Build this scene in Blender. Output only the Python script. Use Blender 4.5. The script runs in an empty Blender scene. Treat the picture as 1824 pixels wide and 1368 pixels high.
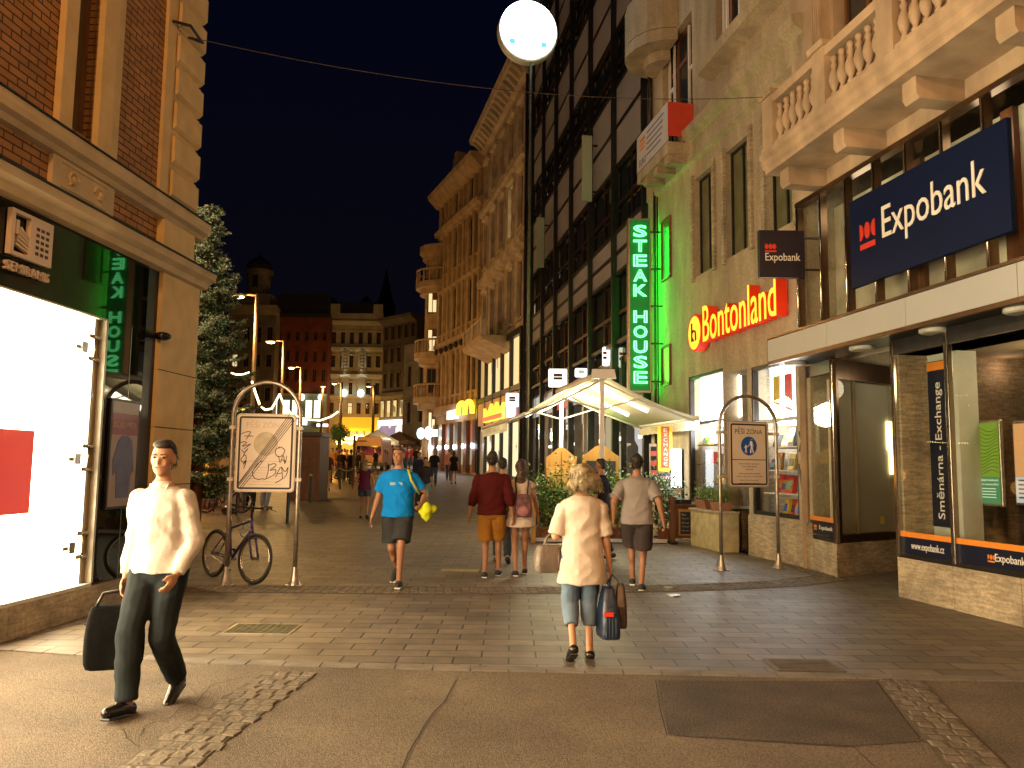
import bpy, bmesh, math, random
from mathutils import Vector, Matrix
R = math.radians
random.seed(7)
C = bpy.context.scene.collection
SC = bpy.context.scene

# ------------------------------------------------------------ camera, world, exposure
EYE = (0.0, 0.0, 1.6)
FPX, PIT, ROLL = 1450.0, math.atan(.1014), .012
cam = bpy.data.cameras.new('camera'); camo = bpy.data.objects.new('camera', cam); C.objects.link(camo)
cam.sensor_width = 36; cam.lens = FPX/1824*36; cam.clip_start = .05; cam.clip_end = 2000
camo.matrix_world = Matrix.Translation(EYE) @ Matrix.Rotation(R(90)+PIT, 4, 'X') @ Matrix.Rotation(ROLL, 4, 'Z')
SC.camera = camo
w = bpy.data.worlds.new('World'); SC.world = w; w.use_nodes = True
wn = w.node_tree.nodes; wl = w.node_tree.links
bg = wn['Background']
tc = wn.new('ShaderNodeTexCoord'); sx = wn.new('ShaderNodeSeparateXYZ'); cr = wn.new('ShaderNodeValToRGB')
wl.new(tc.outputs['Generated'], sx.inputs[0]); wl.new(sx.outputs['Z'], cr.inputs[0]); wl.new(cr.outputs[0], bg.inputs[0])
cr.color_ramp.elements[0].position = 0.0; cr.color_ramp.elements[0].color = (.0034, .0027, .0040, 1)
cr.color_ramp.elements[1].position = 0.6; cr.color_ramp.elements[1].color = (.0007, .0013, .0068, 1)
bg.inputs[1].default_value = 1.0
SC.view_settings.view_transform = 'Standard'; SC.view_settings.look = 'None'
SC.view_settings.exposure = 0.0; SC.view_settings.gamma = 1.0
cy = SC.cycles
cy.max_bounces = 7; cy.diffuse_bounces = 3; cy.glossy_bounces = 3; cy.transmission_bounces = 3; cy.transparent_max_bounces = 8
cy.sample_clamp_indirect = 3.0; cy.caustics_reflective = False; cy.caustics_refractive = False; cy.use_denoising = True

# ------------------------------------------------------------ from a pixel of the 1824 px photograph to the place it shows
def ray(px, py):
    x = (px-912)/FPX; y = (684-py)/FPX
    c, s = math.cos(ROLL), math.sin(ROLL)
    u = x*c-y*s; v = x*s+y*c
    cp, sp = math.cos(PIT), math.sin(PIT)
    return (u, cp-v*sp, sp+v*cp)
def proj(P):
    x, y, z = P[0]-EYE[0], P[1]-EYE[1], P[2]-EYE[2]
    cp, sp = math.cos(PIT), math.sin(PIT)
    d = y*cp+z*sp; u = x/d; v = (-y*sp+z*cp)/d
    c, s = math.cos(ROLL), math.sin(ROLL)
    return (912+FPX*(u*c+v*s), 684-FPX*(-u*s+v*c))
def gz(y):                                   # the street climbs gently beyond 20 m
    t = max(0.0, y-18)
    return .034*t*t/(t+6) if t > 0 else 0.0
def gnd(px, py, z=0.0):
    r = ray(px, py); t = (z-EYE[2])/r[2]; return (r[0]*t, r[1]*t)
def atY(px, py, Y):
    r = ray(px, py); t = Y/r[1]; return (r[0]*t, Y, EYE[2]+r[2]*t)
class Fr:                                    # a facade: s runs along it, o out of it towards the street, z up
    def __init__(f, x0, y0, slope, side):
        n = math.hypot(slope, 1); f.A = (x0, y0); f.d = (slope/n, 1/n)
        f.n = (-f.d[1]*side, f.d[0]*side)    # side=1: street on the left of the facade
    def P(f, s, o, z): return (f.A[0]+s*f.d[0]+o*f.n[0], f.A[1]+s*f.d[1]+o*f.n[1], z)
    def at(f, px, py, o=0.0):
        r = ray(px, py); ax = f.A[0]+o*f.n[0]; ay = f.A[1]+o*f.n[1]
        t = (f.n[0]*ax+f.n[1]*ay)/(f.n[0]*r[0]+f.n[1]*r[1])
        x, y = r[0]*t, r[1]*t
        return ((x-f.A[0])*f.d[0]+(y-f.A[1])*f.d[1], EYE[2]+r[2]*t)
    def s(f, px, py, o=0.0): return f.at(px, py, o)[0]
    def z(f, px, py, o=0.0): return f.at(px, py, o)[1]

# ------------------------------------------------------------ materials
MC = {}
def nt(name):
    m = bpy.data.materials.new(name); m.use_nodes = True
    return m, m.node_tree.nodes, m.node_tree.links, m.node_tree.nodes['Principled BSDF']
def mat(name, col, rough=.7, metal=0.0, var=.25, scale=6.0, bump=.0, streak=False, spec=.5, col2=None, bscale=None, grain=None, veins=None):
    if name in MC: return MC[name]
    m, N, L, B = nt(name); MC[name] = m
    t = N.new('ShaderNodeTexCoord'); mp = N.new('ShaderNodeMapping'); L.new(t.outputs['Object'], mp.inputs[0])
    if streak: mp.inputs['Scale'].default_value = (1, 1, .12)
    n = N.new('ShaderNodeTexNoise'); n.inputs['Scale'].default_value = scale; n.inputs['Detail'].default_value = 6
    L.new(mp.outputs[0], n.inputs[0])
    r = N.new('ShaderNodeValToRGB'); L.new(n.outputs[0], r.inputs[0])
    c2 = col2 or tuple(c*(1-var) for c in col)
    r.color_ramp.elements[0].position = .32; r.color_ramp.elements[0].color = (*c2, 1)
    r.color_ramp.elements[1].position = .68; r.color_ramp.elements[1].color = (*tuple(min(1, c*(1+var*.5)) for c in col), 1)
    out = r.outputs[0]
    for sc_, lo_, hi_, strip in ([(grain[0], grain[1], grain[2], (1, 1, 1))] if grain else [])+([(veins[0], veins[1], veins[2], veins[3])] if veins else []):
        m2 = N.new('ShaderNodeMapping'); m2.inputs['Scale'].default_value = strip; L.new(t.outputs['Object'], m2.inputs[0])
        g = N.new('ShaderNodeTexNoise'); g.inputs['Scale'].default_value = sc_; g.inputs['Detail'].default_value = 4; L.new(m2.outputs[0], g.inputs[0])
        mr = N.new('ShaderNodeMapRange'); mr.inputs[1].default_value = .35; mr.inputs[2].default_value = .65; mr.inputs[3].default_value = lo_; mr.inputs[4].default_value = hi_
        L.new(g.outputs[0], mr.inputs[0]); vm = N.new('ShaderNodeVectorMath'); vm.operation = 'SCALE'; L.new(out, vm.inputs[0]); L.new(mr.outputs[0], vm.inputs['Scale']); out = vm.outputs[0]
    L.new(out, B.inputs['Base Color'])
    B.inputs['Roughness'].default_value = rough; B.inputs['Metallic'].default_value = metal
    B.inputs['Specular IOR Level'].default_value = spec
    if bump:
        n2 = N.new('ShaderNodeTexNoise'); n2.inputs['Scale'].default_value = bscale or scale*5; n2.inputs['Detail'].default_value = 5
        L.new(t.outputs['Object'], n2.inputs[0])
        b = N.new('ShaderNodeBump'); b.inputs['Strength'].default_value = bump; b.inputs['Distance'].default_value = .02
        L.new(n2.outputs[0], b.inputs['Height']); L.new(b.outputs[0], B.inputs['Normal'])
    return m
def emat(name, col, st, base=(.6, .6, .6)):
    if name in MC: return MC[name]
    m, N, L, B = nt(name); MC[name] = m
    B.inputs['Base Color'].default_value = (*base, 1); B.inputs['Roughness'].default_value = .6
    B.inputs['Emission Color'].default_value = (*col, 1); B.inputs['Emission Strength'].default_value = st
    return m
def shopmat(name, c1, c2, c3, st, sc=(3, 3, 2)):     # lit wall of goods behind a pane: blocks of different colours that give off light
    if name in MC: return MC[name]
    m, N, L, B = nt(name); MC[name] = m
    t = N.new('ShaderNodeTexCoord'); mp = N.new('ShaderNodeMapping'); mp.inputs['Scale'].default_value = sc
    v = N.new('ShaderNodeTexVoronoi'); v.distance = 'CHEBYCHEV'; v.inputs['Scale'].default_value = 1.0
    r = N.new('ShaderNodeValToRGB'); r.color_ramp.interpolation = 'CONSTANT'
    L.new(t.outputs['Object'], mp.inputs[0]); L.new(mp.outputs[0], v.inputs[0])
    se = N.new('ShaderNodeSeparateColor'); L.new(v.outputs['Color'], se.inputs[0]); L.new(se.outputs[0], r.inputs[0])
    r.color_ramp.elements[0].color = (*c1, 1); r.color_ramp.elements[1].position = .45; r.color_ramp.elements[1].color = (*c2, 1)
    e = r.color_ramp.elements.new(.8); e.color = (*c3, 1)
    L.new(r.outputs[0], B.inputs['Emission Color']); B.inputs['Emission Strength'].default_value = st
    B.inputs['Base Color'].default_value = (.2, .2, .2, 1)
    return m
def glass(name, tint=(.9, .95, .92), refl=.12, rough=.0):
    if name in MC: return MC[name]
    m, N, L, B = nt(name); MC[name] = m; N.remove(B)
    tr = N.new('ShaderNodeBsdfTransparent'); tr.inputs[0].default_value = (*tint, 1)
    gl = N.new('ShaderNodeBsdfGlossy'); gl.inputs['Roughness'].default_value = rough
    fc = N.new('ShaderNodeLayerWeight'); fc.inputs[0].default_value = .5
    lw = N.new('ShaderNodeMath'); lw.operation = 'POWER'; lw.inputs[1].default_value = 5.0; L.new(fc.outputs['Facing'], lw.inputs[0])
    ad = N.new('ShaderNodeMath'); ad.operation = 'ADD'; ad.inputs[1].default_value = refl; ad.use_clamp = True
    mx = N.new('ShaderNodeMixShader')
    L.new(lw.outputs[0], ad.inputs[0]); L.new(ad.outputs[0], mx.inputs[0]); L.new(tr.outputs[0], mx.inputs[1]); L.new(gl.outputs[0], mx.inputs[2])
    L.new(mx.outputs[0], N['Material Output'].inputs[0])
    return m
def brickmat(name, c1, c2, mortar, bw, rh, ms, rough=.8, bump=.5, axes='xy', noise=.5, msm=.1):
    if name in MC: return MC[name]
    m, N, L, B = nt(name); MC[name] = m
    t = N.new('ShaderNodeTexCoord'); sp = N.new('ShaderNodeSeparateXYZ'); cb = N.new('ShaderNodeCombineXYZ')
    L.new(t.outputs['Object'], sp.inputs[0])
    L.new(sp.outputs[{'x': 0, 'y': 1, 'z': 2}[axes[0]]], cb.inputs[0]); L.new(sp.outputs[{'x': 0, 'y': 1, 'z': 2}[axes[1]]], cb.inputs[1])
    b = N.new('ShaderNodeTexBrick'); b.inputs['Scale'].default_value = 1
    b.inputs['Color1'].default_value = (*c1, 1); b.inputs['Color2'].default_value = (*c2, 1); b.inputs['Mortar'].default_value = (*mortar, 1)
    b.inputs['Mortar Size'].default_value = ms; b.inputs['Mortar Smooth'].default_value = msm; b.inputs['Brick Width'].default_value = bw; b.inputs['Row Height'].default_value = rh
    L.new(cb.outputs[0], b.inputs[0])
    n = N.new('ShaderNodeTexNoise'); n.inputs['Scale'].default_value = 2.2; n.inputs['Detail'].default_value = 8; n.inputs['Roughness'].default_value = .7
    L.new(t.outputs['Object'], n.inputs[0])
    mr = N.new('ShaderNodeMapRange'); mr.inputs[1].default_value = .3; mr.inputs[2].default_value = .7; mr.inputs[3].default_value = 1-noise; mr.inputs[4].default_value = 1+noise*.4
    L.new(n.outputs[0], mr.inputs[0])
    mx = N.new('ShaderNodeVectorMath'); mx.operation = 'SCALE'
    L.new(b.outputs[0], mx.inputs[0]); L.new(mr.outputs[0], mx.inputs['Scale']); L.new(mx.outputs[0], B.inputs['Base Color'])
    B.inputs['Roughness'].default_value = rough
    bp = N.new('ShaderNodeBump'); bp.inputs['Strength'].default_value = bump; bp.inputs['Distance'].default_value = .01; bp.invert = True
    n3 = N.new('ShaderNodeTexNoise'); n3.inputs['Scale'].default_value = 60; L.new(t.outputs['Object'], n3.inputs[0])
    a = N.new('ShaderNodeMath'); a.operation = 'MULTIPLY_ADD'; a.inputs[1].default_value = .35
    L.new(n3.outputs[0], a.inputs[0]); L.new(b.outputs['Fac'], a.inputs[2]); L.new(a.outputs[0], bp.inputs['Height']); L.new(bp.outputs[0], B.inputs['Normal'])
    return m

# ------------------------------------------------------------ mesh collector
TMP = bpy.data.scenes.new('workbench')       # holds one object at a time while its modifiers or lettering are turned into a mesh
def to_mesh(o):
    TMP.collection.objects.link(o); vl = TMP.view_layers[0]; vl.update()
    me = bpy.data.meshes.new_from_object(o.evaluated_get(vl.depsgraph)); TMP.collection.objects.unlink(o); return me
class MB:
    def __init__(s): s.v = []; s.f = []
    def add(s, vs, fs):
        k = len(s.v); s.v += [tuple(p) for p in vs]; s.f += [tuple(i+k for i in f) for f in fs]; return s
    def hexa(s, p):   # 8 corners: bottom 4, top 4
        return s.add(p, [(0, 3, 2, 1), (4, 5, 6, 7), (0, 1, 5, 4), (1, 2, 6, 5), (2, 3, 7, 6), (3, 0, 4, 7)])
    def box(s, x0, x1, y0, y1, z0, z1):
        return s.hexa([(x0, y0, z0), (x1, y0, z0), (x1, y1, z0), (x0, y1, z0), (x0, y0, z1), (x1, y0, z1), (x1, y1, z1), (x0, y1, z1)])
    def fb(s, fr, s0, s1, o0, o1, z0, z1):
        P = fr.P
        return s.hexa([P(s0, o0, z0), P(s1, o0, z0), P(s1, o1, z0), P(s0, o1, z0), P(s0, o0, z1), P(s1, o0, z1), P(s1, o1, z1), P(s0, o1, z1)])
    def prism(s, pts, z0, z1):
        n = len(pts); k = [(*p[:2], z0) for p in pts]+[(*p[:2], z1) for p in pts]
        return s.add(k, [tuple(range(n))[::-1], tuple(range(n, 2*n))]+[(i, (i+1) % n, n+(i+1) % n, n+i) for i in range(n)])
    def prof(s, fr, s0, s1, pts):      # moulding: profile in (o, z) swept along the facade
        n = len(pts); k = [fr.P(s0, o, z) for o, z in pts]+[fr.P(s1, o, z) for o, z in pts]
        return s.add(k, [tuple(range(n))[::-1], tuple(range(n, 2*n))]+[(i, (i+1) % n, n+(i+1) % n, n+i) for i in range(n)])
    def tube(s, pts, r, n=8, closed=False, cap=True):
        pts = [Vector(p) for p in pts]; m = len(pts); rr = r if isinstance(r, (list, tuple)) else [r]*m
        k = []; up = None
        for i, p in enumerate(pts):
            if closed: t = (pts[(i+1) % m]-pts[i-1])
            else: t = pts[min(i+1, m-1)]-pts[max(i-1, 0)]
            t = t.normalized() if t.length > 1e-9 else Vector((0, 0, 1))
            if up is None: up = Vector((0, 0, 1)) if abs(t.z) < .9 else Vector((1, 0, 0))
            a = up-t*up.dot(t)
            if a.length < 1e-4: a = Vector((1, 0, 0))-t*t.x
            a.normalize(); up = a; b = t.cross(a)
            for j in range(n):
                g = 2*math.pi*j/n; k.append(p+(a*math.cos(g)+b*math.sin(g))*rr[i])
        f = []
        for i in range(m if closed else m-1):
            for j in range(n):
                i2 = (i+1) % m; f.append((i*n+j, i*n+(j+1) % n, i2*n+(j+1) % n, i2*n+j))
        if cap and not closed: f += [tuple(range(n))[::-1], tuple(range((m-1)*n, m*n))]
        return s.add(k, f)
    def ell(s, c, rx, ry, rz, n=12, m=8, M=None):
        k = []; c = Vector(c)
        for i in range(m+1):
            a = math.pi*i/m
            for j in range(n):
                b = 2*math.pi*j/n; v = Vector((rx*math.sin(a)*math.cos(b), ry*math.sin(a)*math.sin(b), rz*math.cos(a)))
                k.append(c+(M @ v if M else v))
        f = []
        for i in range(m):
            for j in range(n): f.append((i*n+j, (i+1)*n+j, (i+1)*n+(j+1) % n, i*n+(j+1) % n))
        kk = len(s.v); s.add(k, f); return s
    def cap(s, a, b, ra, rb, n=12):        # tapered capsule
        a = Vector(a); b = Vector(b); t = (b-a); L = t.length
        if L < 1e-6: return s.ell(a, ra, ra, ra, n, 6)
        t.normalize(); ps = []; rs = []
        for i in range(5): g = math.pi/2*(i+.15)/5; ps.append(a-t*ra*math.cos(g)); rs.append(ra*math.sin(g))
        ps.append(a); rs.append(ra); ps.append(b); rs.append(rb)
        for i in range(4, -1, -1): g = math.pi/2*(i+.15)/5; ps.append(b+t*rb*math.cos(g)); rs.append(rb*math.sin(g))
        return s.tube(ps, rs, n)
    def loft(s, secs, n=20, pw=1.0):        # sections (centre, rx, ry)
        k = []
        for (c, rx, ry) in secs:
            for j in range(n):
                g = 2*math.pi*j/n; cx, sy = math.cos(g), math.sin(g)
                if pw != 1: cx = math.copysign(abs(cx)**pw, cx); sy = math.copysign(abs(sy)**pw, sy)
                k.append((c[0]+rx*cx, c[1]+ry*sy, c[2]))
        m = len(secs)
        f = [(i*n+j, i*n+(j+1) % n, (i+1)*n+(j+1) % n, (i+1)*n+j) for i in range(m-1) for j in range(n)]
        return s.add(k, f+[tuple(range(n))[::-1], tuple(range((m-1)*n, m*n))])
    def build(s, name, m, parent=None, smooth=False, loc=None, **tg):
        me = bpy.data.meshes.new(name)
        off = (0, 0, 0)
        if parent is not None: off = wloc(parent)
        elif loc is not None: off = loc
        me.from_pydata([(a-off[0], b-off[1], c-off[2]) for a, b, c in s.v], [], s.f)
        me.validate(); me.materials.append(m)
        bm = bmesh.new(); bm.from_mesh(me); bmesh.ops.remove_doubles(bm, verts=bm.verts, dist=1e-5)
        bmesh.ops.recalc_face_normals(bm, faces=bm.faces); bm.to_mesh(me); bm.free()
        if smooth:
            for p in me.polygons: p.use_smooth = True
        o = bpy.data.objects.new(name, me); C.objects.link(o)
        if parent is not None: o.parent = parent
        elif loc is not None: o.location = loc
        tag(o, **tg)
        return o
def wloc(o):
    x = y = z = 0.0
    while o is not None: x += o.location.x; y += o.location.y; z += o.location.z; o = o.parent
    return (x, y, z)
def tag(o, label=None, cat=None, group=None, kind=None):
    if label: o['label'] = label
    if cat: o['category'] = cat
    if group: o['group'] = group
    if kind: o['kind'] = kind
    return o
def thing(name, loc, label, cat, group=None):
    o = bpy.data.objects.new(name, None); C.objects.link(o); o.location = loc; o.empty_display_size = .2
    return tag(o, label, cat, group)
def copy_tree(o, parent=None):
    c = o.copy(); C.objects.link(c); c.parent = parent
    for ch in list(o.children): copy_tree(ch, c)
    return c
def kids(o):
    r = []
    for c in o.children: r.append(c); r += kids(c)
    return r
def bev(o, wd=.004, seg=2):
    b = o.modifiers.new('bevel', 'BEVEL'); b.width = wd; b.segments = seg; b.limit_method = 'ANGLE'; return o
def text(name, s, m, parent, org, right, up, w_, h_, ext=.002, fit='both', outline=0.0, spacing=1.0, label=None):
    cu = bpy.data.curves.new(name, 'FONT'); cu.body = s; cu.resolution_u = 3; cu.space_character = spacing
    if outline: cu.fill_mode = 'NONE'; cu.bevel_depth = outline; cu.bevel_resolution = 2
    else: cu.extrude = ext
    t = bpy.data.objects.new(name, cu); me = to_mesh(t)
    bpy.data.objects.remove(t); bpy.data.curves.remove(cu)
    xs = [v.co.x for v in me.vertices]; ys = [v.co.y for v in me.vertices]
    x0, x1, y0, y1 = min(xs), max(xs), min(ys), max(ys)
    kx = w_/(x1-x0) if w_ else h_/(y1-y0); ky = h_/(y1-y0) if h_ else kx
    rv = Vector(right).normalized(); uv = Vector(up).normalized(); nv = rv.cross(uv); off = Vector(wloc(parent)) if parent else Vector((0, 0, 0))
    og = Vector(org)
    for v in me.vertices:
        zz = v.co.z*(kx if outline else 1)
        v.co = og+rv*((v.co.x-x0)*kx)+uv*((v.co.y-y0)*ky)+nv*zz-off
    me.materials.clear(); me.materials.append(m)
    o = bpy.data.objects.new(name, me); C.objects.link(o); o.parent = parent
    if label: o['label'] = label
    return o
def wallgrid(mb, fr, s0, s1, z0, z1, holes, dep=.25, o=0.0):
    S = sorted(set([s0, s1]+[min(max(h[i], s0), s1) for h in holes for i in (0, 1)])); Z = sorted(set([z0, z1]+[min(max(h[i], z0), z1) for h in holes for i in (2, 3)]))
    for i in range(len(S)-1):
        for j in range(len(Z)-1):
            a, b, c, d = S[i], S[i+1], Z[j], Z[j+1]; ms, mz = (a+b)/2, (c+d)/2
            if b-a < 1e-5 or d-c < 1e-5: continue
            if any(h[0] < ms < h[1] and h[2] < mz < h[3] for h in holes): continue
            mb.add([fr.P(a, o, c), fr.P(b, o, c), fr.P(b, o, d), fr.P(a, o, d)], [(0, 1, 2, 3)])
    for h in holes:
        a, b, c, d = max(h[0], s0), min(h[1], s1), max(h[2], z0), min(h[3], z1)
        q = [(a, c), (b, c), (b, d), (a, d)]
        for i in range(4):
            (p, r_), (t, u) = q[i], q[(i+1) % 4]
            mb.add([fr.P(p, o, r_), fr.P(t, o, u), fr.P(t, o-dep, u), fr.P(p, o-dep, r_)], [(0, 1, 2, 3)])
    return mb
def shell(mb, fr, s0, s1, z0, z1, dep=8.0, o=0.0):      # sides, back and roof behind a front wall
    P = fr.P
    for a, b in (((s0, o), (s0, o-dep)), ((s0, o-dep), (s1, o-dep)), ((s1, o-dep), (s1, o))):
        mb.add([P(*a, z0), P(*b, z0), P(*b, z1), P(*a, z1)], [(0, 1, 2, 3)])
    mb.add([P(s0, o, z1), P(s1, o, z1), P(s1, o-dep, z1), P(s0, o-dep, z1)], [(0, 1, 2, 3)])
    return mb
def window(fr, par, s0, s1, z0, z1, o, fm, pm, nx=2, nz=2, fw=.06, zs=None, name='window'):
    mb = MB()
    mb.fb(fr, s0, s1, o-.06, o, z0, z0+fw); mb.fb(fr, s0, s1, o-.06, o, z1-fw, z1)
    mb.fb(fr, s0, s0+fw, o-.057, o-.003, z0+fw, z1-fw); mb.fb(fr, s1-fw, s1, o-.057, o-.003, z0+fw, z1-fw)
    for i in range(1, nx):
        c = s0+(s1-s0)*i/nx; mb.fb(fr, c-fw/2, c+fw/2, o-.055, o-.005, z0+fw, z1-fw)
    for t in (zs if zs is not None else [i/nz for i in range(1, nz)]):
        c = z0+(z1-z0)*t; mb.fb(fr, s0+fw, s1-fw, o-.05, o-.01, c-fw/2, c+fw/2)
    w_ = mb.build(name, fm, par)
    MB().add([fr.P(s0, o-.04, z0), fr.P(s1, o-.04, z0), fr.P(s1, o-.04, z1), fr.P(s0, o-.04, z1)], [(0, 1, 2, 3)]).build('pane', pm, w_)
    return w_
def lamp(name, loc, energy, col, size=.15, kind='POINT', rot=None, spot=1.2, parent=None):
    l = bpy.data.lights.new(name, kind); l.energy = energy; l.color = col
    if kind == 'AREA': l.size = size
    else: l.shadow_soft_size = size
    if kind == 'SPOT': l.spot_size = spot; l.spot_blend = .6
    o = bpy.data.objects.new(name, l); C.objects.link(o); o.location = loc
    if rot: o.rotation_euler = rot
    if parent: 
        p = wloc(parent); o.parent = parent; o.location = (loc[0]-p[0], loc[1]-p[1], loc[2]-p[2])
    return o

# ------------------------------------------------------------ palette
travert = mat('travertine', (.46, .37, .25), .65, var=.35, scale=2.0, bump=.3, bscale=22, veins=(5, .66, 1.1, (1, 1, 7)), grain=(28, .8, 1.1))
concrete = mat('weathered_render', (.44, .365, .25), .85, var=.26, scale=1.1, bump=.3, streak=True, bscale=14, veins=(3.5, .82, 1.06, (1, 1, .3)), grain=(18, .86, 1.08))
plaster = mat('cream_plaster', (.58, .45, .27), .8, var=.16, scale=3, bump=.12)
plaster_y = mat('yellow_plaster', (.66, .48, .23), .75, var=.12, scale=4, bump=.1)
plaster_o = mat('balcony_plaster', (.52, .38, .25), .8, var=.22, scale=1.6, bump=.2, veins=(3, .8, 1.06, (1, 1, .3)))
darkmetal = mat('dark_metal', (.035, .032, .03), .4, .6, var=.3)
chrome = mat('polished_metal', (.60, .55, .48), .16, 1.0, var=.1)
steel = mat('brushed_steel', (.45, .41, .36), .34, 1.0, var=.2, scale=20)
white = mat('white_paint', (.78, .76, .72), .45, var=.06)
black = mat('black_paint', (.012, .012, .014), .35, var=.2)
navy = mat('navy_panel', (.003, .009, .042), .45, var=.1, spec=.12)
navy_t = mat('navy_strip', (.006, .010, .03), .3, var=.1)
orange_s = mat('orange_strip', (.75, .25, .03), .4, var=.05)
red_p = mat('red_panel', (.60, .05, .03), .5, var=.1)
wood = mat('brown_wood', (.16, .06, .022), .5, var=.4, scale=8, bump=.2, streak=True)
wood_y = mat('yellow_wood', (.50, .27, .06), .55, var=.2, scale=7, bump=.1, streak=True)
dkglass = mat('dark_glass', (.012, .014, .016), .06, 0, var=.1, spec=.8)
winglass = mat('window_glass', (.03, .035, .035), .08, 0, var=.3, spec=.8)
shopglass = glass('shop_glass', (.88, .90, .86), .05)
clearglass = glass('clear_glass', (.97, .98, .97), .02)
roofm = mat('dark_roof', (.03, .025, .022), .8, var=.3)
asph = mat('asphalt', (.155, .114, .076), .82, var=.32, scale=1.1, bump=1.0, bscale=120, grain=(75, .55, 1.35))
asph2 = mat('asphalt_patch', (.075, .050, .034), .78, var=.4, scale=2.5, bump=1.0, bscale=80, grain=(55, .45, 1.5))
sett = mat('granite_sett', (.15, .118, .084), .7, var=.45, scale=7, bump=.5, bscale=40)
pave = brickmat('paving_slabs', (.200, .160, .115), (.125, .100, .074), (.010, .008, .006), .46, .235, .008, .52, .8, 'xy', .42, .3)

# ------------------------------------------------------------ ground
def sheet(name, xs, ys, dz, m, kind='structure', edge=None):
    mb = MB(); nx = len(xs)
    for y in ys:
        for x in xs: mb.v.append((x, y, gz(y)+dz))
    for j in range(len(ys)-1):
        for i in range(nx-1): mb.f.append((j*nx+i, j*nx+i+1, (j+1)*nx+i+1, (j+1)*nx+i))
    return mb.build(name, m, loc=(0, 0, 0), kind=kind)
sheet('ground', [-400, -60, -20, 0, 20, 60, 400], [-60, 0, 10, 18]+[18+3*i for i in range(1, 60)]+[400, 900], -.004, asph)
seam = [(-30, 8.9), (-4.35, 7.17), (-2.57, 6.80), (-.56, 6.67), (3.03, 6.55), (30, 5.9)]
def seam_y(x):
    for (a, b), (c, d) in zip(seam, seam[1:]):
        if a <= x <= c: return b+(d-b)*(x-a)/(c-a)
    return 6.6
mb = MB(); xs = [-30, -12, -4.35, -2.57, -.56, 1.2, 3.03, 5, 8, 30]; ys = [10, 14, 18]+[18+3*i for i in range(1, 45)]
for x in xs: mb.v.append((x, seam_y(x), 0.0))
for y in ys:
    for x in xs: mb.v.append((x, y, gz(y)))
n = len(xs)
for j in range(len(ys)):
    for i in range(n-1): mb.f.append((j*n+i, j*n+i+1, (j+1)*n+i+1, (j+1)*n+i))
mb.build('paving', pave, loc=(0, 0, 0), kind='structure')

def setts(name, path, width, sx, sy, hmax=.018, m=sett, z0=.004, seed=1):
    """rows of rounded granite stones laid along a path"""
    rnd = random.Random(seed); mb = MB(); d = 0.0
    seg = [(Vector(a), Vector(b)) for a, b in zip(path, path[1:])]
    tot = sum((b-a).length for a, b in seg); rows = int(tot/sx)
    for r_ in range(rows):
        t = (r_+.5)*sx; q = t
        for a, b in seg:
            L = (b-a).length
            if q <= L: break
            q -= L
        u = (b-a).normalized(); v = Vector((-u.y, u.x)); c = a+u*q; nrow = max(1, int(width/sy))
        for k in range(nrow):
            o = (k-nrow/2+.5)*sy+rnd.uniform(-.008, .008)+(sx*.2 if r_ % 2 else 0); sh = rnd.uniform(-.01, .01)
            p = c+v*o+u*sh; a_ = sx/2*rnd.uniform(.80, .93); b_ = sy/2*rnd.uniform(.80, .93); an = rnd.uniform(-.09, .09)
            uu = Vector((u.x*math.cos(an)-u.y*math.sin(an), u.x*math.sin(an)+u.y*math.cos(an))); vv = Vector((-uu.y, uu.x))
            h = hmax*rnd.uniform(.6, 1.1); g = gz(p.y); pts = []
            for kx, zz in ((1.0, 0), (.97, h*.6), (.72, h)):
                for sa, sb in ((-1, -1), (1, -1), (1, 1), (-1, 1)):
                    w_ = p+uu*a_*sa*kx+vv*b_*sb*kx; pts.append((w_.x, w_.y, g+z0+zz-.006+rnd.uniform(-.002, .002)))
            mb.add(pts, [(0, 1, 5, 4), (1, 2, 6, 5), (2, 3, 7, 6), (3, 0, 4, 7), (4, 5, 9, 8), (5, 6, 10, 9), (6, 7, 11, 10), (7, 4, 8, 11), (8, 9, 10, 11)])
    return mb.build(name, m, loc=(0, 0, 0), kind='structure')
dark_bed = mat('joint_dirt', (.10, .078, .052), .9, var=.4, scale=20)
def bed(name, path, width, z=.004):
    mb = MB(); P = [Vector(p) for p in path]
    for i, p in enumerate(P):
        u = (P[min(i+1, len(P)-1)]-P[max(i-1, 0)]).normalized(); v = Vector((-u.y, u.x))*width/2
        for q in (p-v, p+v): mb.v.append((q.x, q.y, gz(q.y)+z))
        if i: mb.f.append((2*i-2, 2*i-1, 2*i+1, 2*i))
    mb.build(name, dark_bed, loc=(0, 0, 0), kind='structure')
pth = [gnd(*p) for p in ((520, 1197), (455, 1240), (340, 1320), (230, 1400))]
bed('gutter_bed', pth, .40, .002); setts('gutter_setts', pth, .46, .125, .10, .010, seed=3)
pth = [gnd(*p) for p in ((1600, 1210), (1650, 1270), (1720, 1345), (1790, 1420))]
bed('gutter_bed', pth, .33, .002); setts('gutter_setts', pth, .38, .125, .10, .009, seed=4)
pth = [gnd(*p) for p in ((300, 1048), (700, 1052), (1000, 1052), (1250, 1047), (1400, 1040), (1480, 1030))]
bed('sett_band_bed', pth, .62); setts('sett_band', pth, .60, .11, .10, .012, seed=5)
pth = [gnd(*p) for p in ((1490, 1033), (1400, 1000), (1330, 978), (1260, 966))]
bed('wall_setts_bed', pth, .40); setts('wall_setts', pth, .38, .11, .10, .012, seed=6)
pth = [gnd(*p) for p in ((-60, 1150), (0, 1140), (120, 1108), (240, 1078))]
bed('wall_setts_bed', pth, .34); setts('wall_setts', pth, .32, .11, .10, .012, seed=7)
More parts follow.
